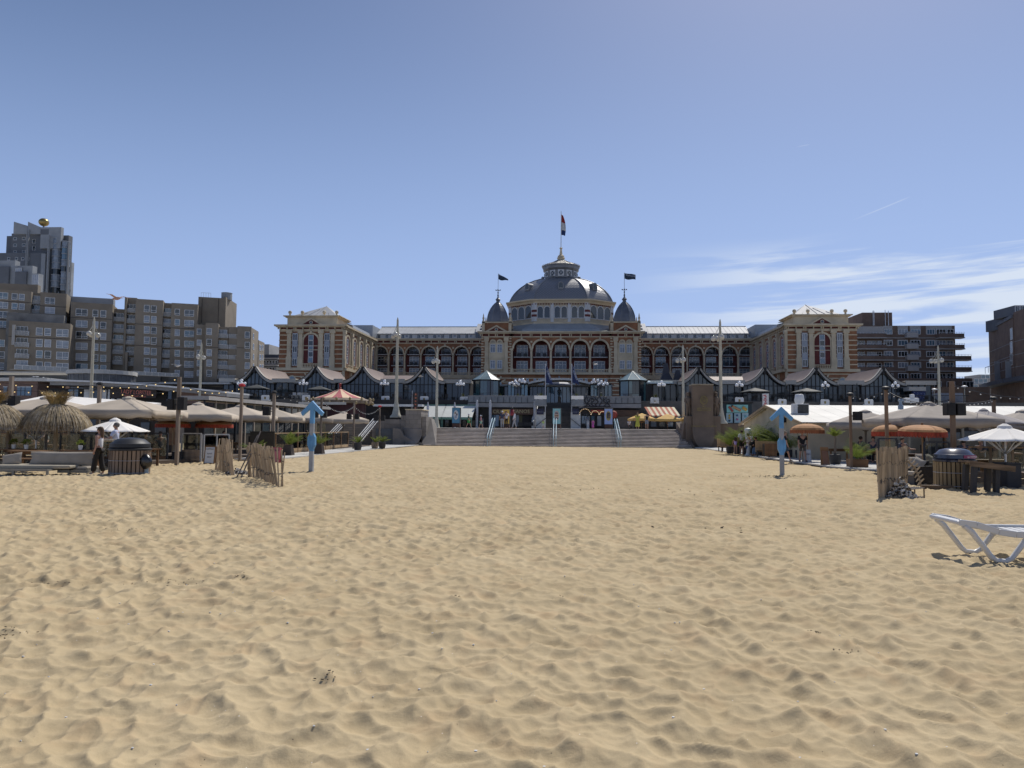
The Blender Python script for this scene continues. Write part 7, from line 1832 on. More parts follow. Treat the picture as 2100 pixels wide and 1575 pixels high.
def blk(name, lb, cat, px0, px1, py0, D, m, d=.5):
    x0_, x1_ = X(px0, D), X(px1, D); xc = (x0_ + x1_) / 2; z = gz(xc, D); t = thing(name, lb, cat, (xc, D, z)); h = Z(py0, D, (px0 + px1) / 2) - z
    MB().bx(-(x1_ - x0_) / 2, (x1_ - x0_) / 2, 0, d, -.1, h).build('body', m, t, bevel=.02); MB().bx(-(x1_ - x0_) / 2 - .02, (x1_ - x0_) / 2 + .02, -.02, d + .02, h + .001, h + .04).build('rim', m, t); return t
CH = mat('charcoal_box', (.045, .045, .048), .7, var=.2)
blk('planter_box', 'charcoal planter box beside the low windbreak', 'planter', 354, 373, 928, 33.2, CH); blk('planter_box', 'charcoal planter box right behind the round bin', 'planter', 284, 299, 930, 29, CH)
blk('planter_box', 'long dark low bench wall under the big beige parasol', 'bench', 299, 352, 936, 33.2, mat('bench_brown', (.04, .028, .02), .8, var=.3)); blk('planter_box', 'charcoal box at the right edge behind the leaning table', 'planter', 2062, 2092, 952, 24, CH, .7)
t = blk('menu_screen', 'wide dark menu screen behind the picket fence', 'screen', 513, 563, 886, 37, mat('olive_black', (.025, .02, .012), .5, var=.2), .12)
def table(lb, px, D, w_=1.3, d=.75, m=WOODB, h=.75, rz=0.0):
    x = X(px, D, 910); t = thing('wooden_table', lb, 'table', (x, D, max(gz(x, D), .0)), rz, 'wooden tables')
    for i in range(5): MB().bx(-w_ / 2, w_ / 2, -d / 2 + i * d / 5 + .005, -d / 2 + (i + 1) * d / 5 - .005, h - .045, h).build('board', m, t)
    for sx_ in (-1, 1):
        for sy_ in (-1, 1): MB().bx(sx_ * (w_ / 2 - .12) - .04, sx_ * (w_ / 2 - .12) + .04, sy_ * (d / 2 - .1) - .04, sy_ * (d / 2 - .1) + .04, -.05, h - .046).build('leg', m, t)
    MB().bx(-w_ / 2 + .1, w_ / 2 - .1, -.02, .02, h - .15, h - .05).build('apron', m, t); return t
def bench(lb, px, D, w_=1.3, rz=0.0, back=False):
    x = X(px, D, 920); t = thing('wooden_bench', lb, 'bench', (x, D, max(gz(x, D), .05)), rz, 'wooden benches')
    for i in range(3): MB().bx(-w_ / 2, w_ / 2, -.2 + i * .135, -.2 + i * .135 + .125, .41, .45).build('board', WOODB if not back else WOODL, t)
    for s in (-1, 1): MB().bx(s * (w_ / 2 - .1) - .03, s * (w_ / 2 - .1) + .03, -.18, .18, 0, .409).build('leg', WOODB if not back else IRON, t)
    if back:
        for i in range(int(w_ / .12)): MB().bx(-w_ / 2 + i * .12 + .004, -w_ / 2 + (i + 1) * .12 - .004, .21, .235, .3, .98).build('slat', WOODL, t)
    return t
for px, D, lb in ((35, 28, 'wooden table with two small plants behind the daybed'), (64, 26.5, 'wooden picnic table left of the thatched parasol pole'), (164, 27.5, 'wooden table right of the thatched parasol pole'), (292, 30, 'wooden table behind the round bin with black lid'), (2035, 27, 'wooden table behind the leaning table at the right edge')): table(lb, px, D)
bench('wooden bench at the picnic table left of the pole', 70, 25.6); bench('wooden bench right of the thatched pole', 178, 26.6, 1.0)
for k, (px, D) in enumerate(((100, 34), (130, 35), (220, 35), (250, 36), (300, 36), (330, 35), (60, 35), (20, 34), (440, 40), (470, 42), (520, 44), (590, 47), (610, 50), (640, 52), (680, 56), (1960, 30), (1990, 32), (2040, 31), (1870, 33), (1900, 35), (1760, 40), (1790, 38), (1840, 36), (2080, 34), (1720, 41))):
    (table if k % 3 == 0 else lambda l_, p, d, **q: dup(ch, l_, (X(p, d, 900), d, .16), R(p * 7), 'dark chairs inside the beach clubs', 1.1))(('shaded chair among dark furniture of the %s beach club' % ('left' if px < 1000 else 'right') if k % 3 else 'shaded table among dark chairs of the %s beach club' % ('left' if px < 1000 else 'right')), px, D)
# plants
LEAF = mat('palm_leaf', (.085, .125, .03), .75, var=.35, vs=5, spec=.12); LEAFY = mat('palm_leaf_yellow', (.17, .20, .045), .75, var=.3, vs=5, spec=.12)
for m_ in (LEAF, LEAFY):
    t_ = m_.node_tree; b_ = t_.nodes['Principled BSDF']; tr2 = t_.nodes.new('ShaderNodeBsdfTranslucent'); tr2.inputs[0].default_value = (.20, .26, .05, 1); mx_ = t_.nodes.new('ShaderNodeMixShader'); mx_.inputs[0].default_value = .35
    t_.links.new(b_.outputs[0], mx_.inputs[1]); t_.links.new(tr2.outputs[0], mx_.inputs[2]); t_.links.new(mx_.outputs[0], t_.nodes['Material Output'].inputs[0])
def frond(m, b, az, el, L_, nl=16, lw=.013, droop=.62):
    d = Vector((math.cos(az), math.sin(az), 0)); prev = Vector(b); pts = [prev]; e = el
    for i in range(8): prev = prev + (d * math.cos(e) + Vector((0, 0, math.sin(e)))) * L_ / 8; pts.append(prev); e -= droop / 8 * 1.6
    s = Vector((-math.sin(az), math.cos(az), 0))
    for i in range(8): m.add([pts[i] - s * .008, pts[i] + s * .008, pts[i + 1] + s * .006, pts[i + 1] - s * .006], [(0, 1, 2, 3)])
    for k in range(nl):
        u = .15 + .85 * k / nl; i = min(7, int(u * 8)); p = pts[i].lerp(pts[i + 1], u * 8 - i); t_ = (pts[i + 1] - pts[i]).normalized()
        for q in (-1, 1):
            ll = L_ * .34 * math.sin(math.pi * (.12 + .85 * u)) ; tip = p + (t_ * .55 + s * q * .8 + Vector((0, 0, -.28))) * ll
            wv = t_ * lw; m.add([p - wv, p + wv, p.lerp(tip, .6) + wv * .7, tip, p.lerp(tip, .6) - wv * .7], [(0, 1, 2, 3, 4)])
def palm(lb, px, D, L_, n, pot, h0=.55, z=None, leaf=LEAF, trunk=0.0, el=(.75, 1.5), seed=1):
    x, y, zb = base(px, D); r = random.Random(seed + px); t = thing('potted_palm', lb, 'palm', (x, y, z if z is not None else max(zb, .06)))
    if pot == 'wood':
        for i in range(4): MB().bx(-.35, .35, -.36 if i == 0 else .33, -.33 if i == 0 else .36, 0, h0).build('planter_board', WOODB, t) if i < 2 else MB().bx(*((-.36, -.33) if i == 2 else (.33, .36)), -.33, .33, 0, h0).build('planter_board', WOODB, t)
        MB().bx(-.33, .33, -.33, .33, .05, h0 - .06).build('soil', DARK, t)
    elif pot == 'dark': MB().lathe([(.40, 0), (.28, h0), (.25, h0), (.25, h0 - .05)], 4, ph=R(45)).build('planter', mat('bronze_planter', (.065, .05, .042), .6, var=.25), t)
    else: MB().lathe([(.22, 0), (.28, h0 * .6), (.26, h0), (.22, h0)], 14).build('planter', pot, t, 50)
    if trunk: MB().tube([(0, 0, h0 - .1), (.03, 0, h0 + trunk)], [.07, .05], 8).build('trunk', POST, t)
    for k in range(n):
        m = MB(); frond(m, (0, 0, h0 - .05 + trunk), r.uniform(0, 6.283), r.uniform(*el), L_ * r.uniform(.7, 1.1), 14)
        m.build('frond', leaf if r.random() < .75 else LEAFY, t)
    return t
palm('young palm in dark tapered planter left of the left blue arrow', 592, 41, 1.15, 15, 'dark', .6, seed=3); palm('young palm in dark tapered planter right behind the left blue arrow', 655, 43.5, 1.1, 14, 'dark', .6)
palm('leafy plant in round dark pot by the white stair rails', 734, 51, .7, 12, CH, .55, leaf=LEAF); palm('leafy plant in patterned pot near the stone wall', 769, 55, .6, 10, mat('pattern_pot', (.3, .24, .18), .7, var=.5, vs=12), .5); palm('dark leafy plant in pot beside the steel panel', 784, 56, .8, 12, CH, .5)
palm('palm in long brown wooden planter at the right path', 1757, 34.5, 1.25, 14, 'wood', .38, seed=5, el=(.7, 1.4)); palm('tall yucca in black pot below the orange fringed parasol', 1712, 37, .7, 16, CH, .5, trunk=.9, leaf=LEAFY)
palm('young palm sprouting behind the picket fence', 521, 31, .8, 9, CH, .5, el=(1.0, 1.5)); palm('small tree behind the glass at the right edge', 2067, 26.5, .5, 12, CH, .4, trunk=1.0)
for k, (px, D, L_) in enumerate(((1497, 52, 1.7), (1512, 51, 1.9), (1530, 50.5, 2.0), (1546, 50, 1.9), (1562, 49, 2.0), (1577, 48.5, 1.9), (1592, 48, 2.0), (1622, 45.5, 1.8), (1640, 44.5, 1.5), (1607, 46.5, 1.9))):
    palm('palm in the dense row behind the right benches, %s' % ('farthest left', 'second from the wall', 'behind the girl in lilac', 'behind the white urn', 'behind the seated man in black', 'above the slatted crate', 'left beside the right blue arrow', 'behind the man in black T-shirt', 'right end under the fringed parasol', 'just behind the right blue arrow')[k], px, D, L_, 20, CH, .5, seed=k)
for k, (px, D) in enumerate(((30.5, 27.8), (56, 27.6), (167, 27.3))):
    t = thing('table_plant', ('small green plant in pale pot on the leftmost table', 'small green plant in pale pot, right one on the left tables', 'small green plant on the table right of the thatched pole')[k], 'plant', (X(px, D), D, .76), 0, 'small plants on the tables'); MB().lathe([(.06, 0), (.085, .17), (.07, .17)], 10).build('pot', FRAME, t)
    m = MB(); r = random.Random(k)
    for j in range(60): a, e = r.uniform(0, 6.28), r.uniform(.2, 1.4); d = Vector((math.cos(a) * math.cos(e), math.sin(a) * math.cos(e), math.sin(e))); q = d * r.uniform(.1, .2) + Vector((0, 0, .17)); s = d.orthogonal() * .03; m.add([q - s, q + s, q + d * .06], [(0, 1, 2)])
    m.build('foliage', LEAFY, t)
t = thing('stone_urn', 'white stone urn on pedestal among the palms on the right', 'urn', (X(1534, 49.5), 49.5, 0)); MB().lathe([(.2, 0), (.2, .1), (.13, .2), (.13, .9), (.2, 1.1), (.22, 1.35), (.21, 1.6), (.25, 1.68), (.2, 1.8), (.05, 1.86)], 16).build('urn', FRAME, t, 40)
for k, (px, D, w_) in enumerate(((1478, 58, .5), (1489, 56, .8), (1503, 53, .9), (1570, 47, 1.2), (1592, 45.5, 1.0))): bench('wooden slat-backed bench along the right path, %s' % ('beside the stone monument', 'second from the monument', 'behind the girl in lilac', 'of the seated man in black', 'left of the right blue arrow')[k], px, D, w_, R(-8), True)
t = thing('wooden_crate', 'slatted tapered wooden planter crate left of the right blue arrow', 'crate', (X(1577, 44.5), 44.5, .08))
for i in range(8): MB().bx(-.34 + i * .087, -.34 + i * .087 + .08, -.3, -.27, .1, .85).bx(-.34 + i * .087, -.34 + i * .087 + .08, .27, .3, .1, .85).build('slat', WOODB, t)
MB().bx(-.33, .33, -.268, .268, .12, .8).build('box', DARK, t)
# A-boards
def aboard(lb, px, D, w_, h, mf, mp, txt=None, tilt=10, mt=None):
    x, y, z = base(px, D); t = thing('menu_board', lb, 'sign', (x, y, max(z, 0) - .02), R(rnd.uniform(-10, 10)), None)
    M_ = Matrix.Rotation(R(-tilt), 4, 'X')
    MB().bx(-w_ / 2, w_ / 2, -.02, .02, 0, h).xf(M_).build('board', mf, t); MB().bx(-w_ / 2 + .05, w_ / 2 - .05, -.03, -.021, .08, h - .06).xf(M_).build('paper', mp, t); MB().bx(-w_ / 2, w_ / 2, .25, .28, 0, h * .95).build('rear_leg', mf, t)
    if txt:
        for i, (s_, z_, sz) in enumerate(txt): text('lettering', s_, sz, mt or ink, t, (0, -.05 + z_ * math.sin(R(tilt)), z_), rot=(R(90 - tilt), 0, 0), extrude=.003)
    return t
aboard('framed white menu board beside the picket fence', 430, 32, .5, .85, WOODB, FRAME, [('KAPPARA', .7, .08), ('lunch', .5, .1), ('diner', .35, .1)]); aboard('pink menu board behind the picket fence', 563, 34, .5, .75, mat('pink_board', (.45, .13, .15), .7), mat('pink_paper', (.48, .17, .19), .7), [('MENU', .6, .14)])
aboard('brown leaning menu board beside the yucca pot', 1694, 36, .35, 1.0, WOODB, mat('brown_print', (.22, .12, .08), .8), None, 20); aboard('white leaflet stand beside the man in black T-shirt', 1656, 39.5, .4, .75, STEEL, FRAME, [('MENU', .5, .1)])
# stair with white rails
t = thing('access_stair', 'dark open stair with white handrails left of the stone wall', 'stair', (X(728, 66), 62.5, 0))
for i in range(10): MB().bx(-1.3, 1.3, i * .55, i * .55 + .4, .12 + i * .165, .12 + i * .165 + .06).build('step', mat('stair_plank', (.28, .25, .21), .8, var=.2), t)
for s in (-1, -.85, .95, 1.1): MB().beam((s * 1.45, -.2, .9), (s * 1.45, 5.6, 2.75), .05, .05).beam((s * 1.45, -.2, .45), (s * 1.45, 5.6, 2.3), .04, .04).build('handrail', FRAME, t)
# blue arrows
def arrow(lb, px, pyb, pyt):
    p = G(px, pyb); x, y = p.x, p.y; z = gz(x, y); h = Z(pyt, y, px) - z; k = h / 2.6
    t = thing('arrow_sign', lb, 'arrow sign', (x, y, z), R(-4), 'blue arrow signs on the beach'); w_ = .075 * k
    bl = [(-.1, .78, GREYP), (.78, 1.35, None), (1.35, 1.78, GREYP), (1.78, 2.12, None)]
    for (a, b, m_) in bl: MB().bx(-w_, w_, -.06, .06, a * k, b * k - .001).build('post', m_ or BLUEP, t)
    MB().prism([(-w_, .84 * k), (-w_ - .07, 1.0 * k), (-w_ - .07, 1.28 * k), (-w_ + .01, 1.42 * k), (-w_ + .02, 1.42 * k), (-w_ + .02, .84 * k)], -.075, .075).prism([(w_ - .02, .84 * k), (w_, .84 * k), (w_ + .07, 1.0 * k), (w_ + .07, 1.28 * k), (w_, 1.42 * k), (w_ - .02, 1.42 * k)], -.075, .075).build('fin', BLUEP, t)
    MB().prism([(-w_, 2.12 * k), (w_, 2.12 * k), (w_, 2.3 * k), (.36 * k, 2.05 * k), (.43 * k, 2.17 * k), (0, 2.6 * k), (-.43 * k, 2.17 * k), (-.36 * k, 2.05 * k), (-w_, 2.3 * k)], -.07, .07).build('arrow_head', BLUEP, t, bevel=.012)
arrow('blue and grey wooden arrow sign pointing up, left side of the beach', 638, 968, 822); arrow('blue and grey wooden arrow sign pointing up, right side of the beach', 1604, 976, 834)
# picket fences
PIK = mat('chestnut_picket', (.42, .33, .225), .85, var=.3, vs=7, stretch=(1, 1, .12), var2=.5, bump=.3, bs=60)
def pickets(lb, segs, dens, hmin=.85, hmax=1.05, lean=.06, seed=1, wide=None):
    x, y = segs[0][:2]; t = thing('picket_fence', lb, 'fence', (x, y, 0), 0, None); r = random.Random(seed); o = Vector((x, y, 0))
    for a, b in zip(segs, segs[1:]):
        n = max(2, int(math.hypot(b[0] - a[0], b[1] - a[1]) / dens)); ws = []
        for i in range(n):
            u = (i + r.uniform(-.2, .2)) / n; px_, py_ = a[0] + (b[0] - a[0]) * u, a[1] + (b[1] - a[1]) * u; z = gz(px_, py_) - .1
            h = r.uniform(hmin, hmax) + .1; l1 = r.gauss(a[2] if len(a) > 2 else 0, lean) * h; l2 = r.gauss(0, .03)
            p0_ = Vector((px_, py_, z)) - o; p1_ = p0_ + Vector((l1, l2, h)); MB().beam(p0_, p1_, r.uniform(.028, .05), .018, upv=(r.uniform(-.4, .4), 1, 0)).build('picket', PIK, t); ws.append(p0_.lerp(p1_, .75)); 
        for f_ in (.0, -.45):
            if len(ws) > 1: MB().tube([w_ + Vector((0, -.02, f_)) for w_ in ws], .006, 4).build('wire', IRON, t)
    return t
pickets('weathered chestnut picket fence near the left blue arrow, nearer stretch', [(*ga(509, 982), -.02), (*ga(530, 985), -.15), (*ga(560, 996), -.18), (*ga(572, 1000), 0), (*ga(583, 999), 0)], .066, .98, 1.16, .05, 2)
pickets('weathered picket fence beside the menu board, farther stretch with leaning grey boards', [(*ga(441, 964), .1), (*ga(462, 972), -.12), (*ga(482, 979), .02)], .105, .95, 1.3, .06, 4)
t = thing('driftwood_board', 'grey weathered boards leaning between the two left fences', 'boards', (*ga(480, 984), .0))
for i, (dx, l1) in enumerate(((0, .62), (.16, .55))): MB().beam((dx, 0, -.1), (dx + l1, .3, 1.45 + .12 * i), .09, .035).build('board', mat('silver_board', (.22, .20, .19), .85, var=.3, vs=5), t)
pickets('dense upright chestnut picket fence corner beside the shell heap', [(*ga(1803, 1024), 0), (*ga(1822, 1018), 0), (*ga(1854, 1012), 0), (*ga(1860, 1004), 0)], .024, 1.12, 1.34, .02, 6)
# shells
def heap(lb, px, py, n, rx_, ry_, h, cols, name='shell_heap'):
    x, y = ga(px, py); t = thing(name, lb, 'shells', (x, y, gz(x, y))); r = random.Random(px)
    for ci_, (mname, c_) in enumerate(cols):
        m = MB()
        for i in range(n // len(cols)):
            a, q = r.uniform(0, 6.28), r.random() ** .6; zt_ = h * (1 - q) * r.random() ; s = r.uniform(.02, .045); c = Vector((math.cos(a) * q * rx_, math.sin(a) * q * ry_, zt_ + .01)); n_ = Vector((r.gauss(0, 1), r.gauss(0, 1), r.gauss(0, 1))).normalized(); u_ = n_.orthogonal().normalized(); v_ = n_.cross(u_)
            o = len(m.v); m.v.append(tuple(c + n_ * s * .5)); m.v += [tuple(c + (u_ * math.cos(j * 1.047) * s * 1.3 + v_ * math.sin(j * 1.047) * s)) for j in range(6)]; m.f += [(o, o + 1 + j, o + 1 + (j + 1) % 6) for j in range(6)]
        m.build('shells', mat(mname, c_, .45, var=.25, vs=30), t, kind='stuff')
    return t
SHC = [('shell_white', (.62, .60, .56)), ('shell_white', (.62, .60, .56)), ('shell_brown', (.16, .12, .09)), ('shell_dark', (.04, .035, .03))]
heap('heap of white and dark shells at the foot of the right picket fence', 1848, 1021, 850, .40, .2, .62, SHC); heap('dark shell heap with white flecks behind the farther left fence', 488, 975, 420, .55, .45, .28, SHC)
t = thing('driftwood_branch', 'curved driftwood branch with stubby side twigs above the shell heap', 'driftwood', (*ga(1862, 1012), .3))
pp = [(-.42, 0, .45), (-.2, 0, .62), (.02, 0, .6), (.2, 0, .42), (.3, 0, .18), (.36, 0, -.1)]
MB().tube(pp, [.02, .03, .032, .03, .025, .02], 7).build('branch', PIK, t, True)
for i in range(12): u = i / 12 * 5; k = int(u); p = Vector(pp[k]).lerp(Vector(pp[k + 1]), u - k); MB().tube([p + Vector((-.09, -.03, -.1)), p, p + Vector((.1, -.02, .1))], [.014, .024, .016], 6).build('twig', PIK, t, True)
t = thing('shell_crate', 'grey slatted wire crate lying beside the shell heap', 'crate', (*ga(1872, 1020), gz(*ga(1872, 1020))), R(25))
for i in range(6):
    for z in (.0, .24): MB().beam((-.25, -.15 + i * .06, z), (.25, -.15 + i * .06, z + .04), .02).build('slat', mat('silver_board', (.22, .20, .19)), t)
for x in (-.24, .24):
    for y in (-.14, .14): MB().beam((x, y, 0), (x, y, .28), .025).build('corner_post', WOOD, t)
# bins
def bin_(lb, px, py, w_, h, lidm, slat, bag=False, D=None):
    p = G(px, py); x, y = p.x, p.y + w_ / 2; t = thing('round_bin', lb, 'bin', (x, y, gz(x, y) - .02), 0, 'big slatted bins with domed lids'); r = w_ / 2
    n = 30
    for i in range(n): a = 2 * math.pi * i / n; MB().bx(-.045 * r / .58, .045 * r / .58, -.012, .012, 0, h * .66, Matrix.Translation((r * math.cos(a), r * math.sin(a), 0)) @ Matrix.Rotation(a + R(90), 4, 'Z')).build('slat', slat, t)
    MB().lathe([(r - .04, 0.02), (r - .04, h * .66)], 24).build('liner', DARK, t)
    for z in (.1, .5): MB().lathe([(r + .014, z), (r + .02, z + .01), (r + .014, z + .02)], 30, cap=False).build('band', STEEL, t)
    MB().lathe([(r + .02, h * .66), (r + .05, h * .67), (r + .05, h * .71), (r - .01, h * .73), (r + .01, h * .75), (r + .0, h * .84), (r - .06, h * .87), (r * .72, h * .95), (r * .4, h * .985), (.02, h)], 32).build('lid', lidm, t, 40)
    return t
t = bin_('round slatted bin with matt black domed lid beside two walkers', 242, 982, 1.22, 1.26, mat('lid_black', (.02, .021, .023), .45, var=.1), mat('bin_slat_grey', (.24, .175, .125), .8, var=.25, vs=6, stretch=(1, 1, .15), var2=.4)); 
bx_, by_ = t.location.x, t.location.y
k = thing('bin_bag', 'black plastic bag hanging on the side of the black-lidded bin', 'bag', (bx_ + .66, by_ - .2, .42)); m = MB().ball((0, 0, .12), .2, 12, 9, 1.25)
m.v = [(x * (1 + .15 * math.sin(9 * z + 5 * x)), y * .7, z) for x, y, z in m.v]; m.build('bag', mat('bag_black', (.012, .012, .013), .25, spec=.7, bump=.6, bs=14), k, True)
k = thing('cloth', 'pale blue cloth hanging below the black bag', 'cloth', (bx_ + .62, by_ - .15, .02)); MB().add([(-.04, 0, .4), (.1, .02, .42), (.12, 0, .05), (.02, .03, 0), (-.06, .01, .08)], [(0, 4, 3, 2, 1)]).build('sheet', mat('pale_blue_cloth', (.35, .45, .52), .8), k, thick=.01)
t = bin_('round slatted bin with glossy navy lid and pink strip, right side', 1979, 1004, 1.12, 1.26, mat('lid_navy', (.018, .025, .05), .22, var=.1, spec=.8), mat('bin_slat_tan', (.31, .235, .135), .8, var=.2, vs=6, stretch=(1, 1, .15), var2=.3))
m = MB(); r_ = .585
for i in range(7): a, b = R(-92 + i * 9), R(-92 + (i + 1) * 9); m.add([(r_ * math.cos(a), r_ * math.sin(a), .96), (r_ * math.cos(b), r_ * math.sin(b), .96), (r_ * math.cos(b), r_ * math.sin(b), 1.05), (r_ * math.cos(a), r_ * math.sin(a), 1.05)], [(0, 1, 2, 3)])
m.build('sticker', mat('sticker_pink', (.30, .05, .13), .5), t); text('lettering', 'een HAPPEN', .075, FRAME, t, (.23, -.575, 1.0), rot=(R(88), 0, R(25)), extrude=.002)
# leaning table, beam, armchairs, daybed
x, y = ga(2008, 1009); t = thing('leaning_table', 'rough plank table tipping to the right in front of the navy-lidded bin', 'table', (x, y, gz(x, y)), R(0))
for i in range(5): MB().bx(-.62, .62, -.33 + i * .133, -.33 + i * .133 + .125, 0, .06).xf(Matrix.Translation((.22, 0, .80)) @ Matrix.Rotation(R(7), 4, 'Y')).build('plank', mat('rough_plank', (.24, .17, .11), .85, var=.45, vs=7, stretch=(.15, 1, 1), var2=.3), t)
MB().bx(-.62, .62, -.34, -.30, -.1, -.003).xf(Matrix.Translation((.22, 0, .80)) @ Matrix.Rotation(R(7), 4, 'Y')).build('apron', mat('rough_plank', (.24, .17, .11)), t)
for (xa, xb) in ((-.3, -.22), (.34, .38)):
    for yy in (-.22, .22): MB().beam((xa, yy, -.1), (xb, yy, .80 if xa < 0 else .72), .15, .12).build('leg', CH, t)
x, y = ga(1920, 1004); t = thing('timber_beam', 'rough timber beam lying on the sand beside the navy-lidded bin', 'beam', (x, y, gz(x, y)), R(-4)); MB().bx(-.42, .46, -.08, .08, -.03, .13).build('beam', mat('rough_plank', (.24, .17, .11)), t, bevel=.01)
RAT = mat('dark_rattan', (.022, .018, .016), .7, var=.3, vs=30, bump=.5, bs=90); CUSH = mat('taupe_cushion', (.36, .32, .265), .9, var=.1, bump=.2, bs=5)
def pillow(parent, c, w_, h, d, rot, m=None, name='cushion'):
    g = MB(); n = 8
    for s in (1, -1):
        o = len(g.v)
        for i in range(n + 1):
            for j in range(n + 1):
                u, v_ = i / n * 2 - 1, j / n * 2 - 1; k = (1 - u ** 4) * (1 - v_ ** 4); pin = 1 - .07 * (abs(u) ** 2) * (1 - abs(v_)) - .07 * (abs(v_) ** 2) * (1 - abs(u))
                g.v.append((u * w_ / 2 * pin, s * d / 2 * k ** .5, v_ * h / 2 * pin))
        for i in range(n):
            for j in range(n): q = o + i * (n + 1) + j; g.f.append((q, q + 1, q + n + 2, q + n + 1) if s > 0 else (q, q + n + 1, q + n + 2, q + 1))
    o_ = g.build(name, m or CUSH, parent, True); o_.location = c; o_.rotation_euler = rot; return o_
for k, (px, py, lb) in enumerate(((1880, 994, 'black rattan armchair with beige cushions, nearer one'), (1905, 984, 'black rattan armchair with beige cushions, farther one'))):
    x, y = ga(px, py)
    if k == 0:
        ac = thing('rattan_armchair', lb, 'armchair', (x, y + .35, gz(x, y)), R(-58), 'rattan armchairs')
        for s in (-1, 1): MB().bx(s * .42 - .06, s * .42 + .06, -.42, .42, 0, .62).build('armrest', RAT, ac, bevel=.02)
        MB().bx(-.36, .36, .32, .44, 0, .78).build('backrest', RAT, ac, bevel=.02); MB().bx(-.359, .359, -.4, .319, .0, .3).build('seat_base', mat('taupe_valance', (.13, .115, .10), .9, var=.1), ac)
        MB().bx(-.35, .35, -.42, .3, .305, .44).build('seat_cushion', CUSH, ac, bevel=.04); pillow(ac, (-.14, .18, .68), .52, .46, .18, (R(-18), 0, R(10))); pillow(ac, (.16, .12, .66), .46, .42, .16, (R(-22), R(20), R(-12)))
    else: dup(ac, lb, (x, y + .35, gz(x, y)), R(-52))
x, y = ga(85, 977); t = thing('daybed', 'low grey daybed with beige mattress and long bolster cushion', 'daybed', (x, y, gz(x, y)), R(4)); GW = mat('grey_frame', (.22, .21, .185), .7, var=.15)
MB().bx(-1.9, .2, 0, .06, .18, .25).bx(-1.9, .2, 0, .06, 0, .05).build('front_rail', GW, t)
for xx in (-1.9, -1.0, .14): MB().bx(xx, xx + .07, .002, .058, .051, .179).build('leg', GW, t)
MB().bx(.21, 1.25, .5, .56, .1, .2).build('side_rail', GW, t); MB().bx(1.19, 1.25, .57, 1.3, .1, .2).build('side_rail', GW, t); MB().bx(1.24, 1.27, 1.2, 1.26, 0, .62).build('back_post', GW, t); MB().bx(.6, .66, .44, .5, -.02, .2).build('leg', GW, t)
MB().bx(-1.9, .2, .07, 1.4, .19, .24).bx(.205, 1.18, .57, 1.4, .14, .2).build('base', GW, t); MB().bx(-1.85, .75, .3, 1.38, .241, .36).build('mattress', mat('cream_mattress', (.38, .34, .265), .9, var=.08), t, bevel=.04); MB().bx(.76, 1.15, .62, 1.38, .201, .3).build('mattress_end', CUSH, t, bevel=.04)
pillow(t, (.05, 1.0, .56), 2.25, .50, .34, (R(-12), 0, 0), CUSH, 'bolster'); pillow(t, (-1.65, .95, .52), .7, .42, .25, (R(-15), R(-10), 0))
# sun lounger, white resin
WR = mat('white_resin', (.62, .62, .61), .38, var=.04, spec=.5)
t = thing('sun_lounger', 'white plastic sun lounger cut by the right edge of the view', 'sun lounger', (5.30, 10.2, gz(5.5, 10.3) + .03)); LG = t
def lz_(x): return .50 if x < .0 else max(.36, .50 - .135 * min(1, x / .66)) if x < .7 else .365
for yy in (0, .72):
    q = MB(); pr_ = [(0, .50), (.22, .475), (.50, .385), (.72, .355), (2.0, .355)]
    for a, b in zip(pr_, pr_[1:]): q.beam((a[0], yy, a[1]), (b[0], yy, b[1]), .05, .085)
    q.build('side_rail', WR, t, bevel=.01)
    q = MB().tube([(.06, yy, .46), (.16, yy, .38), (.40, yy, .06), (.46, yy, .01), (.58, yy, .0), (.66, yy, .04), (.82, yy, .25), (.90, yy, .33)], [.035, .04, .036, .034, .034, .034, .04, .045], 8); q.build('leg', WR, t, True)
    q = MB().tube([(1.5, yy, .35), (1.6, yy, .2), (1.75, yy, .0), (1.9, yy, .02), (2.0, yy, .3)], .034, 8); q.build('leg', WR, t, True)
MB().bx(-.03, .09, -.02, .74, .47, .525).build('head_bar', WR, t, bevel=.02)
for i in range(4): MB().bx(.42 + i * .085, .46 + i * .085, .03, .69, .365 - .006 * i + .03 * (3 - i) * .3, .385 - .006 * i + .03 * (3 - i) * .3).build('slat', WR, t, bevel=.004)
for i in range(9): MB().bx(.86 + i * .12, .955 + i * .12, .03, .69, .345, .365).build('slat', WR, t, bevel=.004)
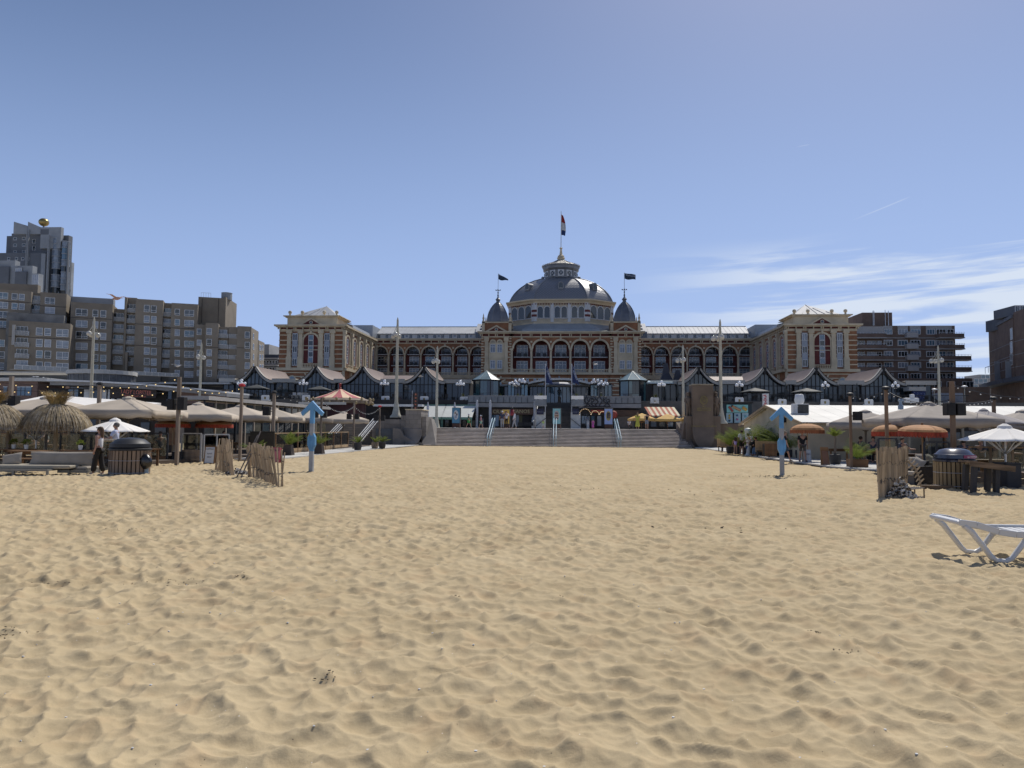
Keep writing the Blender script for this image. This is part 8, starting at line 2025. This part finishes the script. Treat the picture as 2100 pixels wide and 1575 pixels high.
# flotsam scattered on the sand
WEED = mat('dry_weed', (.045, .033, .024), .9, var=.3)
def flotsam(lb, n, cx_, cy_, rx_, ry_, seed, sz=.012):
    t = thing('seaweed_debris', lb, 'debris', (cx_, cy_, 0)); r = random.Random(seed); m = MB()
    xs_ = np.array([r.gauss(0, rx_) + cx_ for _ in range(n)]); ys_ = np.array([max(2.5, r.gauss(0, ry_) + cy_) for _ in range(n)]); zs_ = sand_z(xs_, ys_)
    for i in range(n):
        p = Vector((xs_[i] - cx_, ys_[i] - cy_, zs_[i] + .008)); a = r.uniform(0, 6.28); l_ = r.uniform(.5, 3) * sz
        m.beam(p, p + Vector((math.cos(a) * l_, math.sin(a) * l_, r.uniform(-.2, .6) * sz)), sz * r.uniform(.4, 1), sz * .6)
    m.build('scraps', WEED, t, kind='stuff')
for k, (px, py, n, rx_, ry_) in enumerate(((120, 1198, 22, .3, .05), (495, 1187, 12, .05, .03), (1600, 979, 160, .7, .2), (940, 1237, 5, .02, .02), (1670, 1304, 9, .05, .03), (1740, 1338, 8, .05, .03), (5, 1305, 26, .12, .06), (360, 1195, 25, .3, .08), (1450, 1085, 14, .8, .2), (860, 935, 25, 2.0, .6), (300, 1085, 25, .5, .1), (1145, 1240, 5, .05, .03), (1250, 1010, 40, 2.5, .7), (670, 1405, 8, .04, .04))):
    x, y = ga(px, py); flotsam('scattered dark seaweed scraps on the sand, %s' % ('in a line at the left', 'single clump left of centre', 'around the right blue arrow', 'tiny bit in the centre', 'right of centre', 'right of centre, slightly nearer', 'at the left edge', 'left of the central clump', 'far right of centre', 'near the stair foot', 'upper left sand', 'small bit just right of centre', 'middle distance', 'near the bottom left')[k], n, x, y, rx_, ry_, k, (.008 if y < 12 else .018))
t = thing('shell_bits', 'tiny white shell fragments strewn across the near sand', 'shells', (0, 5, 0)); m = MB(); r = random.Random(9)
xs_ = np.array([r.uniform(-4.5, 4.5) for _ in range(160)]); ys_ = np.array([3 + 9 * r.random() ** 1.5 for _ in range(160)]); zs_ = sand_z(xs_, ys_)
for i in range(160): s = r.uniform(.002, .006); m.bx(xs_[i] - s, xs_[i] + s * 1.5, ys_[i] - 5 - s, ys_[i] - 5 + s, zs_[i], zs_[i] + .006)
m.build('fragments', FRAME, t, kind='stuff')
# ================================================================ PEOPLE AND GULLS
def skin(name, V, E, rad, m, parent, lv=1, root=0):
    me = bpy.data.meshes.new(name); me.from_pydata([tuple(v_) for v_ in V], E, []); me.update()
    o = obj(name, me, parent); sk = o.modifiers.new('skin', 'SKIN'); sk.use_smooth_shade = True
    me.skin_vertices or o.data.skin_vertices
    for i, r_ in enumerate(rad):
        s = me.skin_vertices[0].data[i]; s.radius = r_ if isinstance(r_, tuple) else (r_, r_); s.use_root = (i == root)
    sb = o.modifiers.new('sub', 'SUBSURF'); sb.levels = lv; sb.render_levels = lv
    me.materials.append(m); return o
def person(lb, x, y, z, H=1.72, rz=0.0, skin_m=SKIN, top=None, bottom=None, hair=(.05, .03, .02), step=.0, arms=((10, 10), (10, 10)), sleeve='short', legs='long', hands=False, seated=False, bend=0.0, long_hair=False, cap=None, wide=0.0, group=None, shoes=None, hat=None):
    t = thing('person', lb, 'person', (x, y, z), rz, group); k = H / 1.75
    hip = .50 if seated else .93
    def V3(a, b, c): return Vector((a, b, c)) * k
    cb, sb_ = math.cos(bend), math.sin(bend)
    def T(a, b, c):                                  # torso points, bent forward about the hip (front is -Y)
        h = c - hip; return V3(a, b * cb - h * sb_, hip + h * cb + b * sb_)
    o = hip - .93
    V = [T(0, 0, hip), T(0, .01, 1.12 + o), T(0, 0, 1.34 + o), T(0, .01, 1.47 + o), T(0, .005, 1.53 + o), T(0, -.01, 1.62 + o), T(0, 0, 1.70 + o)]
    R0 = [(.13, .105), (.125, .09), (.178, .11), (.06, .06), (.05, .05), (.078, .09), (.065, .075)]
    E = [(0, 1), (1, 2), (2, 3), (3, 4), (4, 5), (5, 6)]
    V.append(T(0, -.105, 1.60 + o)); R0.append(.014); E.append((5, 7))       # nose
    for s in (-1, 1): V.append(T(s * .082, .01, 1.61 + o)); R0.append(.014); E.append((5, len(V) - 1))   # ears
    arm_i, leg_i = [], []
    for s, (sw, bd) in zip((-1, 1), arms):
        a, b = R(sw), R(sw + bd); sh = T(s * .205, .0, 1.41 + o); el = sh + V3(s * .05, -math.sin(a) * .28, -math.cos(a) * .28); wr = el + V3(s * .01, -math.sin(b) * .25, -math.cos(b) * .25); hd = wr + (wr - el).normalized() * .08 * k
        i = len(V); V += [sh, el, wr, hd]; R0 += [.062, .043, .03, (.038, .022)]; E += [(2, i), (i, i + 1), (i + 1, i + 2), (i + 2, i + 3)]; arm_i.append(i)
        if hands:
            d = (wr - el).normalized(); sd_ = Vector((0, 1, 0)) if abs(d.y) < .8 else Vector((0, 0, 1))
            for f in range(4): j = len(V); V += [hd + sd_ * (f - 1.5) * .019 * k + d * .035 * k, hd + sd_ * (f - 1.5) * .021 * k + d * (.075 - .008 * abs(f - 1.5)) * k + Vector((-s * .012, 0, 0))]; R0 += [.009, .008]; E += [(i + 3, j), (j, j + 1)]
            j = len(V); V += [wr + d * .03 * k - sd_ * .03 * k, wr + d * .07 * k - sd_ * .05 * k]; R0 += [.011, .009]; E += [(i + 2, j), (j, j + 1)]
    for s in (-1, 1):
        st = step * s; hp = V3(s * .09, 0, hip - .03)
        if seated: kn = hp + V3(s * .02, -.42, 0); an = kn + V3(0, -.04, -.44)
        else: kn = hp + V3(s * .01, -math.sin(st + abs(step) * .3) * .43, -math.cos(st) * .43); an = kn + V3(0, -math.sin(st - abs(step) * .35) * .42, -math.cos(st) * .41)
        toe = an + V3(s * .02, -.15, -.045); i = len(V); V += [hp, kn, an, toe]; R0 += [.088, .058, .038, (.036, .028)]; E += [(0, i), (i, i + 1), (i + 1, i + 2), (i + 2, i + 3)]; leg_i.append(i)
    Rk = [tuple(q * k for q in r_) if isinstance(r_, tuple) else r_ * k for r_ in R0]
    skin('body', V, E, Rk, skin_m, t)
    g = lambda i, e: tuple(q + e for q in Rk[i]) if isinstance(Rk[i], tuple) else Rk[i] + e
    if top:
        VV, RR, EE = [V[0] + Vector((0, 0, -.03)), V[1], V[2], V[3] * 1.0], [g(0, .02), g(1, .022), g(2, .018), .075 * k], [(0, 1), (1, 2), (2, 3)]
        for i in arm_i:
            if sleeve == 'none': continue
            j = len(VV); e_ = V[i].lerp(V[i + 1], .75 if sleeve == 'short' else 1.0); VV += [V[i], e_]; RR += [g(i, .014), g(i, .004)]; EE += [(2, j), (j, j + 1)]
            if sleeve == 'long': VV.append(V[i + 2]); RR.append(.042 * k); EE.append((j + 1, j + 2))
        skin('shirt', VV, EE, RR, top, t)
    if bottom:
        if legs == 'dress':
            m = MB().lathe([(.15 * k, 1.02 * k), (.19 * k, .8 * k), (.25 * k, .3 * k), (.24 * k, .28 * k)], 12); m.build('dress', bottom, t, 50)
        else:
            VV, RR, EE = [V[0] + Vector((0, 0, .04 * k))], [g(0, .016)], []
            for i in leg_i:
                j = len(VV); VV += [V[i], V[i + 1] if legs == 'long' else V[i].lerp(V[i + 1], .85)]; RR += [g(i, .016), .07 * k + wide * .4]; EE += [(0, j), (j, j + 1)]
                if legs == 'long': VV.append(V[i + 2] + Vector((0, 0, .02))); RR.append(.055 * k + wide); EE.append((j + 1, j + 2))
            skin('trousers', VV, EE, RR, bottom, t)
    hm = mat('hair_%d' % int(hair[0] * 1000), hair, .7, var=.2, vs=20); hc = T(0, .022, 1.665 + o)
    if cap: MB().lathe([(.098 * k, -.03), (.1 * k, .02), (.06 * k, .08), (.01, .095)], 12, hc, 1, 1.15).bx(hc.x - .06, hc.x + .06, hc.y - .19, hc.y - .09, hc.z - .01, hc.z + .005).build('cap', cap, t, 50)
    else: MB().lathe([(.07 * k, -.09 * k), (.092 * k, -.03 * k), (.094 * k, .02), (.06 * k, .075 * k), (.01, .09 * k)], 12, hc, 1, 1.12).build('hair', hm, t, 60)
    if long_hair: MB().lathe([(.03, -.36 * k), (.075, -.26 * k), (.085, -.08 * k), (.07, .0)], 10, hc + Vector((0, .06, 0)), 1.1, .7).build('long_hair', hm, t, 60)
    if shoes:
        for i in leg_i: a, b = V[i + 2], V[i + 3]; skin('shoe', [a + Vector((0, .05 * k, -.035)), b], [(0, 1)], [(.045, .04), (.045, .03)], shoes, t)
    return t
def cm(n, c, r=.8): return mat(n, c, r, var=.08)
WT, BT, PBT = cm('tee_white', (.68, .68, .70)), cm('tee_black', (.012, .012, .014)), cm('tee_pale_blue', (.47, .52, .68)); BTR = cm('trouser_dark', (.02, .017, .016)); LG_ = cm('trouser_light', (.35, .35, .37)); SHW = cm('shoe_white', (.5, .5, .5)); SHB = cm('shoe_black', (.02, .02, .02))
x, y = ga(201, 975)
person('woman in white sleeveless top and wide dark trousers walking left beside the bin', x, y, gz(x, y), 1.66, R(-82), top=WT, bottom=BTR, hair=(.10, .06, .035), step=.16, arms=((8, 12), (-6, 20)), sleeve='none', wide=.05, long_hair=True, hands=True, shoes=SHW)
q = thing('sunglasses', 'dark sunglasses pushed up on the walking woman\'s hair', 'sunglasses', (x - .1, y, gz(x, y) + 1.60), R(-82)); MB().bx(-.08, .08, -.0, .02, 0, .035).build('lens', BLACK, q)
x, y = X(238, 26.8), 26.8
person('man in pale blue T-shirt with arms raised forward behind the bin', x, y, gz(x, y) + .05, 1.82, R(-70), top=PBT, bottom=cm('shorts_tan', (.3, .25, .18)), hair=(.13, .12, .115), arms=((25, 65), (30, 60)), hands=True, legs='short', shoes=SHB)
q = thing('towel', 'folded striped cream towel held by the man behind the bin', 'towel', (x + .12, y - .42, 1.12)); MB().bx(-.26, .26, -.14, .12, 0, .09).build('towel', mat('towel_cream', (.5, .43, .32), .95, var=.4, vs=12), q, bevel=.03)
x, y = X(1645, 39.5), 39.5
person('man in black T-shirt and patterned shorts walking under the fringed parasol', x, y, .09, 1.62, R(8), top=BT, bottom=mat('shorts_grey', (.11, .10, .09), .8, var=.5, vs=14), hair=(.25, .17, .12), step=.22, arms=((8, 10), (-4, 16)), legs='short', wide=.03, hands=True, shoes=SHB)
x, y = X(1610, 39), 39
person('person in dark top and blue shorts walking right behind the right blue arrow', x, y, .09, 1.6, R(75), top=BT, bottom=cm('shorts_blue', (.05, .09, .14)), hair=(.22, .17, .12), step=.3, legs='short', shoes=SHB)
for a in ((1508, 50, 1.15, 'girl in lilac swimsuit standing by the right benches', dict(top=cm('lilac', (.42, .33, .62)), bottom=None, sleeve='none', rz=R(170), long_hair=True, arms=((40, 60), (20, 30)))),
          (1520.5, 50, 1.62, 'woman in white top and black shorts beside the girl in lilac', dict(top=WT, bottom=BTR, legs='short', rz=R(200), arms=((20, 70), (5, 20)), wide=.03)),
          (1532, 49.5, 1.0, 'small child with blue shorts next to the woman in white', dict(top=None, bottom=cm('shorts_bright', (.04, .1, .3)), legs='short', rz=R(60), arms=((60, 20), (50, 20)))),
          (1544, 49, 1.6, 'person in white T-shirt bending over a black bag', dict(top=WT, bottom=BTR, bend=.75, rz=R(-60), arms=((30, 20), (30, 20)))),
          (1558, 48.2, 1.72, 'seated person in black top and blue jeans on the bench', dict(top=BT, bottom=cm('jeans', (.12, .2, .32)), seated=True, bend=.5, rz=R(-70), sleeve='long', arms=((45, 35), (45, 35)), shoes=SHB))):
    px, D, H, lb, kw = a; kw.setdefault('shoes', None); person(lb, X(px, D), D, .09, H, **kw)
for a in ((1030, 73.6, 1.74, 'person with pale cap, navy backpack and light trousers at the stair top', dict(top=cm('tee_navy', (.04, .05, .09)), bottom=LG_, cap=WT, rz=R(180))),
          (1038, 74, 1.76, 'person in white T-shirt and black trousers at the stair top', dict(top=WT, bottom=BTR, rz=R(20), arms=((10, 10), (30, 110)))),
          (1055, 73.6, 1.74, 'person in white shirt and grey trousers walking left with a bag', dict(top=WT, bottom=LG_, rz=R(-80), step=.25, sleeve='long')),
          (986, 73.8, 1.3, 'child in pink top with red bag walking right', dict(top=cm('pink', (.42, .2, .25)), bottom=cm('mint', (.25, .42, .35)), rz=R(85), step=.3, legs='short', cap=WT)),
          (961, 74, 1.45, 'child in green top and shorts walking right, pale cap', dict(top=cm('green_dark', (.02, .09, .06)), bottom=cm('green', (.06, .3, .08)), rz=R(85), step=.35, legs='short', cap=WT)),
          (1114, 84, 1.0, 'child in lime top in front of the central stair', dict(top=cm('lime', (.35, .5, .15)), bottom=cm('pale_short', (.45, .5, .45)), rz=R(0), legs='short')),
          (1216, 86, 1.1, 'person in magenta dress near the red awnings', dict(top=cm('magenta', (.4, .08, .3)), bottom=cm('magenta', (.4, .08, .3)), legs='dress', rz=R(10))),
          (1307.5, 74.2, 1.66, 'woman in long yellow dress under the yellow parasols', dict(top=cm('yellow_dress', (.5, .48, .08)), bottom=cm('yellow_dress', (.5, .48, .08)), legs='dress', rz=R(180), hair=(.3, .2, .1), long_hair=True)),
          (1326.5, 74, 1.66, 'woman in black top and pale shorts beside the woman in yellow', dict(top=BT, bottom=cm('denim_pale', (.25, .28, .33)), legs='short', rz=R(180), sleeve='none')),
          (1290, 85, 1.5, 'seated person with white cap at the cafe tables', dict(top=WT, bottom=BTR, seated=True, cap=WT, rz=R(40)))):
    px, D, H, lb, kw = a; person(lb, X(px, D), D, PZ, H, group='people on the promenade', **kw)
def gull(lb, px, py, D, s, body, wings, rz=0.0, sit=False):
    t = thing('seagull', lb, 'bird', P(px, py, D), rz, 'seagulls'); t.scale = (s,) * 3
    MB().lathe([(.01, -.26), (.06, -.16), (.085, 0), (.07, .12), (.045, .2), (.05, .25), (.02, .32), (.004, .37)], 10).xf(Matrix.Rotation(R(90), 4, 'Y')).build('body', body, t, True)
    for q in (-1, 1):
        if sit: MB().add([(-.2, q * .07, .03), (.1, q * .085, .03), (.08, q * .09, -.04), (-.3, q * .04, -.02)], [(0, 1, 2, 3)]).build('wing', wings, t, thick=.01)
        else: MB().add([(.1, q * .05, .02), (-.1, q * .05, .02), (-.06, q * .32, .14), (.12, q * .32, .15), (-.16, q * .7, .10), (-.02, q * .62, .13)], [(0, 1, 2, 3), (3, 2, 4, 5)]).build('wing', wings, t, thick=.012)
    MB().add([(-.2, -.04, 0), (-.2, .04, 0), (-.36, .07, 0), (-.36, -.07, 0)], [(0, 1, 2, 3)]).build('tail', wings, t, thick=.01)
GW_ = cm('gull_white', (.6, .6, .6)); GG = cm('gull_grey', (.35, .36, .38)); GP = cm('gull_rosy', (.45, .30, .27))
gull('large rosy-grey gull gliding above the apartment roofs', 240, 612, 26, .75, GP, GP, R(160)); gull('white gull flying in front of the apartments by the stair tower lamp', 365, 751, 50, .8, GW_, GG, R(150)); gull('white gull flying in front of the hotel arcade, right of the flagpoles', 1221, 747, 80, .9, GW_, GG, R(-30)); gull('grey gull flying above the second flared roof, centre left', 862, 772, 70, .8, GG, GG, R(10))
for k, (px, py) in enumerate(((69, 773), (75, 773), (89, 775), (105, 777), (677, 752), (1852, 788))):
    gull('white gull %s' % ('perched on the pale parapet, leftmost of a pair', 'perched on the pale parapet, right of a pair', 'perched alone on the parapet near the curved roof', 'perched where the thin curved roof begins', 'perched on the hotel pavilion ledge', 'perched on the right end terrace roof')[k], px, py - .5, (87.7, 87.7, 87.7, 86, 139, 101)[k], .8, GW_, GG, R(k * 50), True)

sp = person('seated guest in dark clothes in the shade of the left beach club', X(330, 34), 34, .16, 1.7, R(40), top=cm('guest_grey', (.12, .12, .13)), bottom=BTR, seated=True, arms=((30, 50), (40, 50)), group='guests seated in the shade of the left club')
for px, D, a in ((300, 35, 200), (90, 33.5, 20), (60, 34, 160), (460, 41, 60), (600, 48, 10), (630, 50, 190)): dup(sp, sp['label'], (X(px, D), D, .16), R(a))
sp = person('seated guest in dark top in the shade of the right beach club', X(1790, 38.5), 38.5, .16, 1.7, R(-40), top=cm('guest_slate', (.06, .07, .10)), bottom=BTR, seated=True, arms=((30, 50), (40, 50)), group='guests seated in the shade of the right club')
for px, D, a in ((1765, 39.5, 100), (1850, 35, 20), (1975, 31, 160), (2010, 31.5, -60), (2060, 30, 30)): dup(sp, sp['label'], (X(px, D), D, .16), R(a))
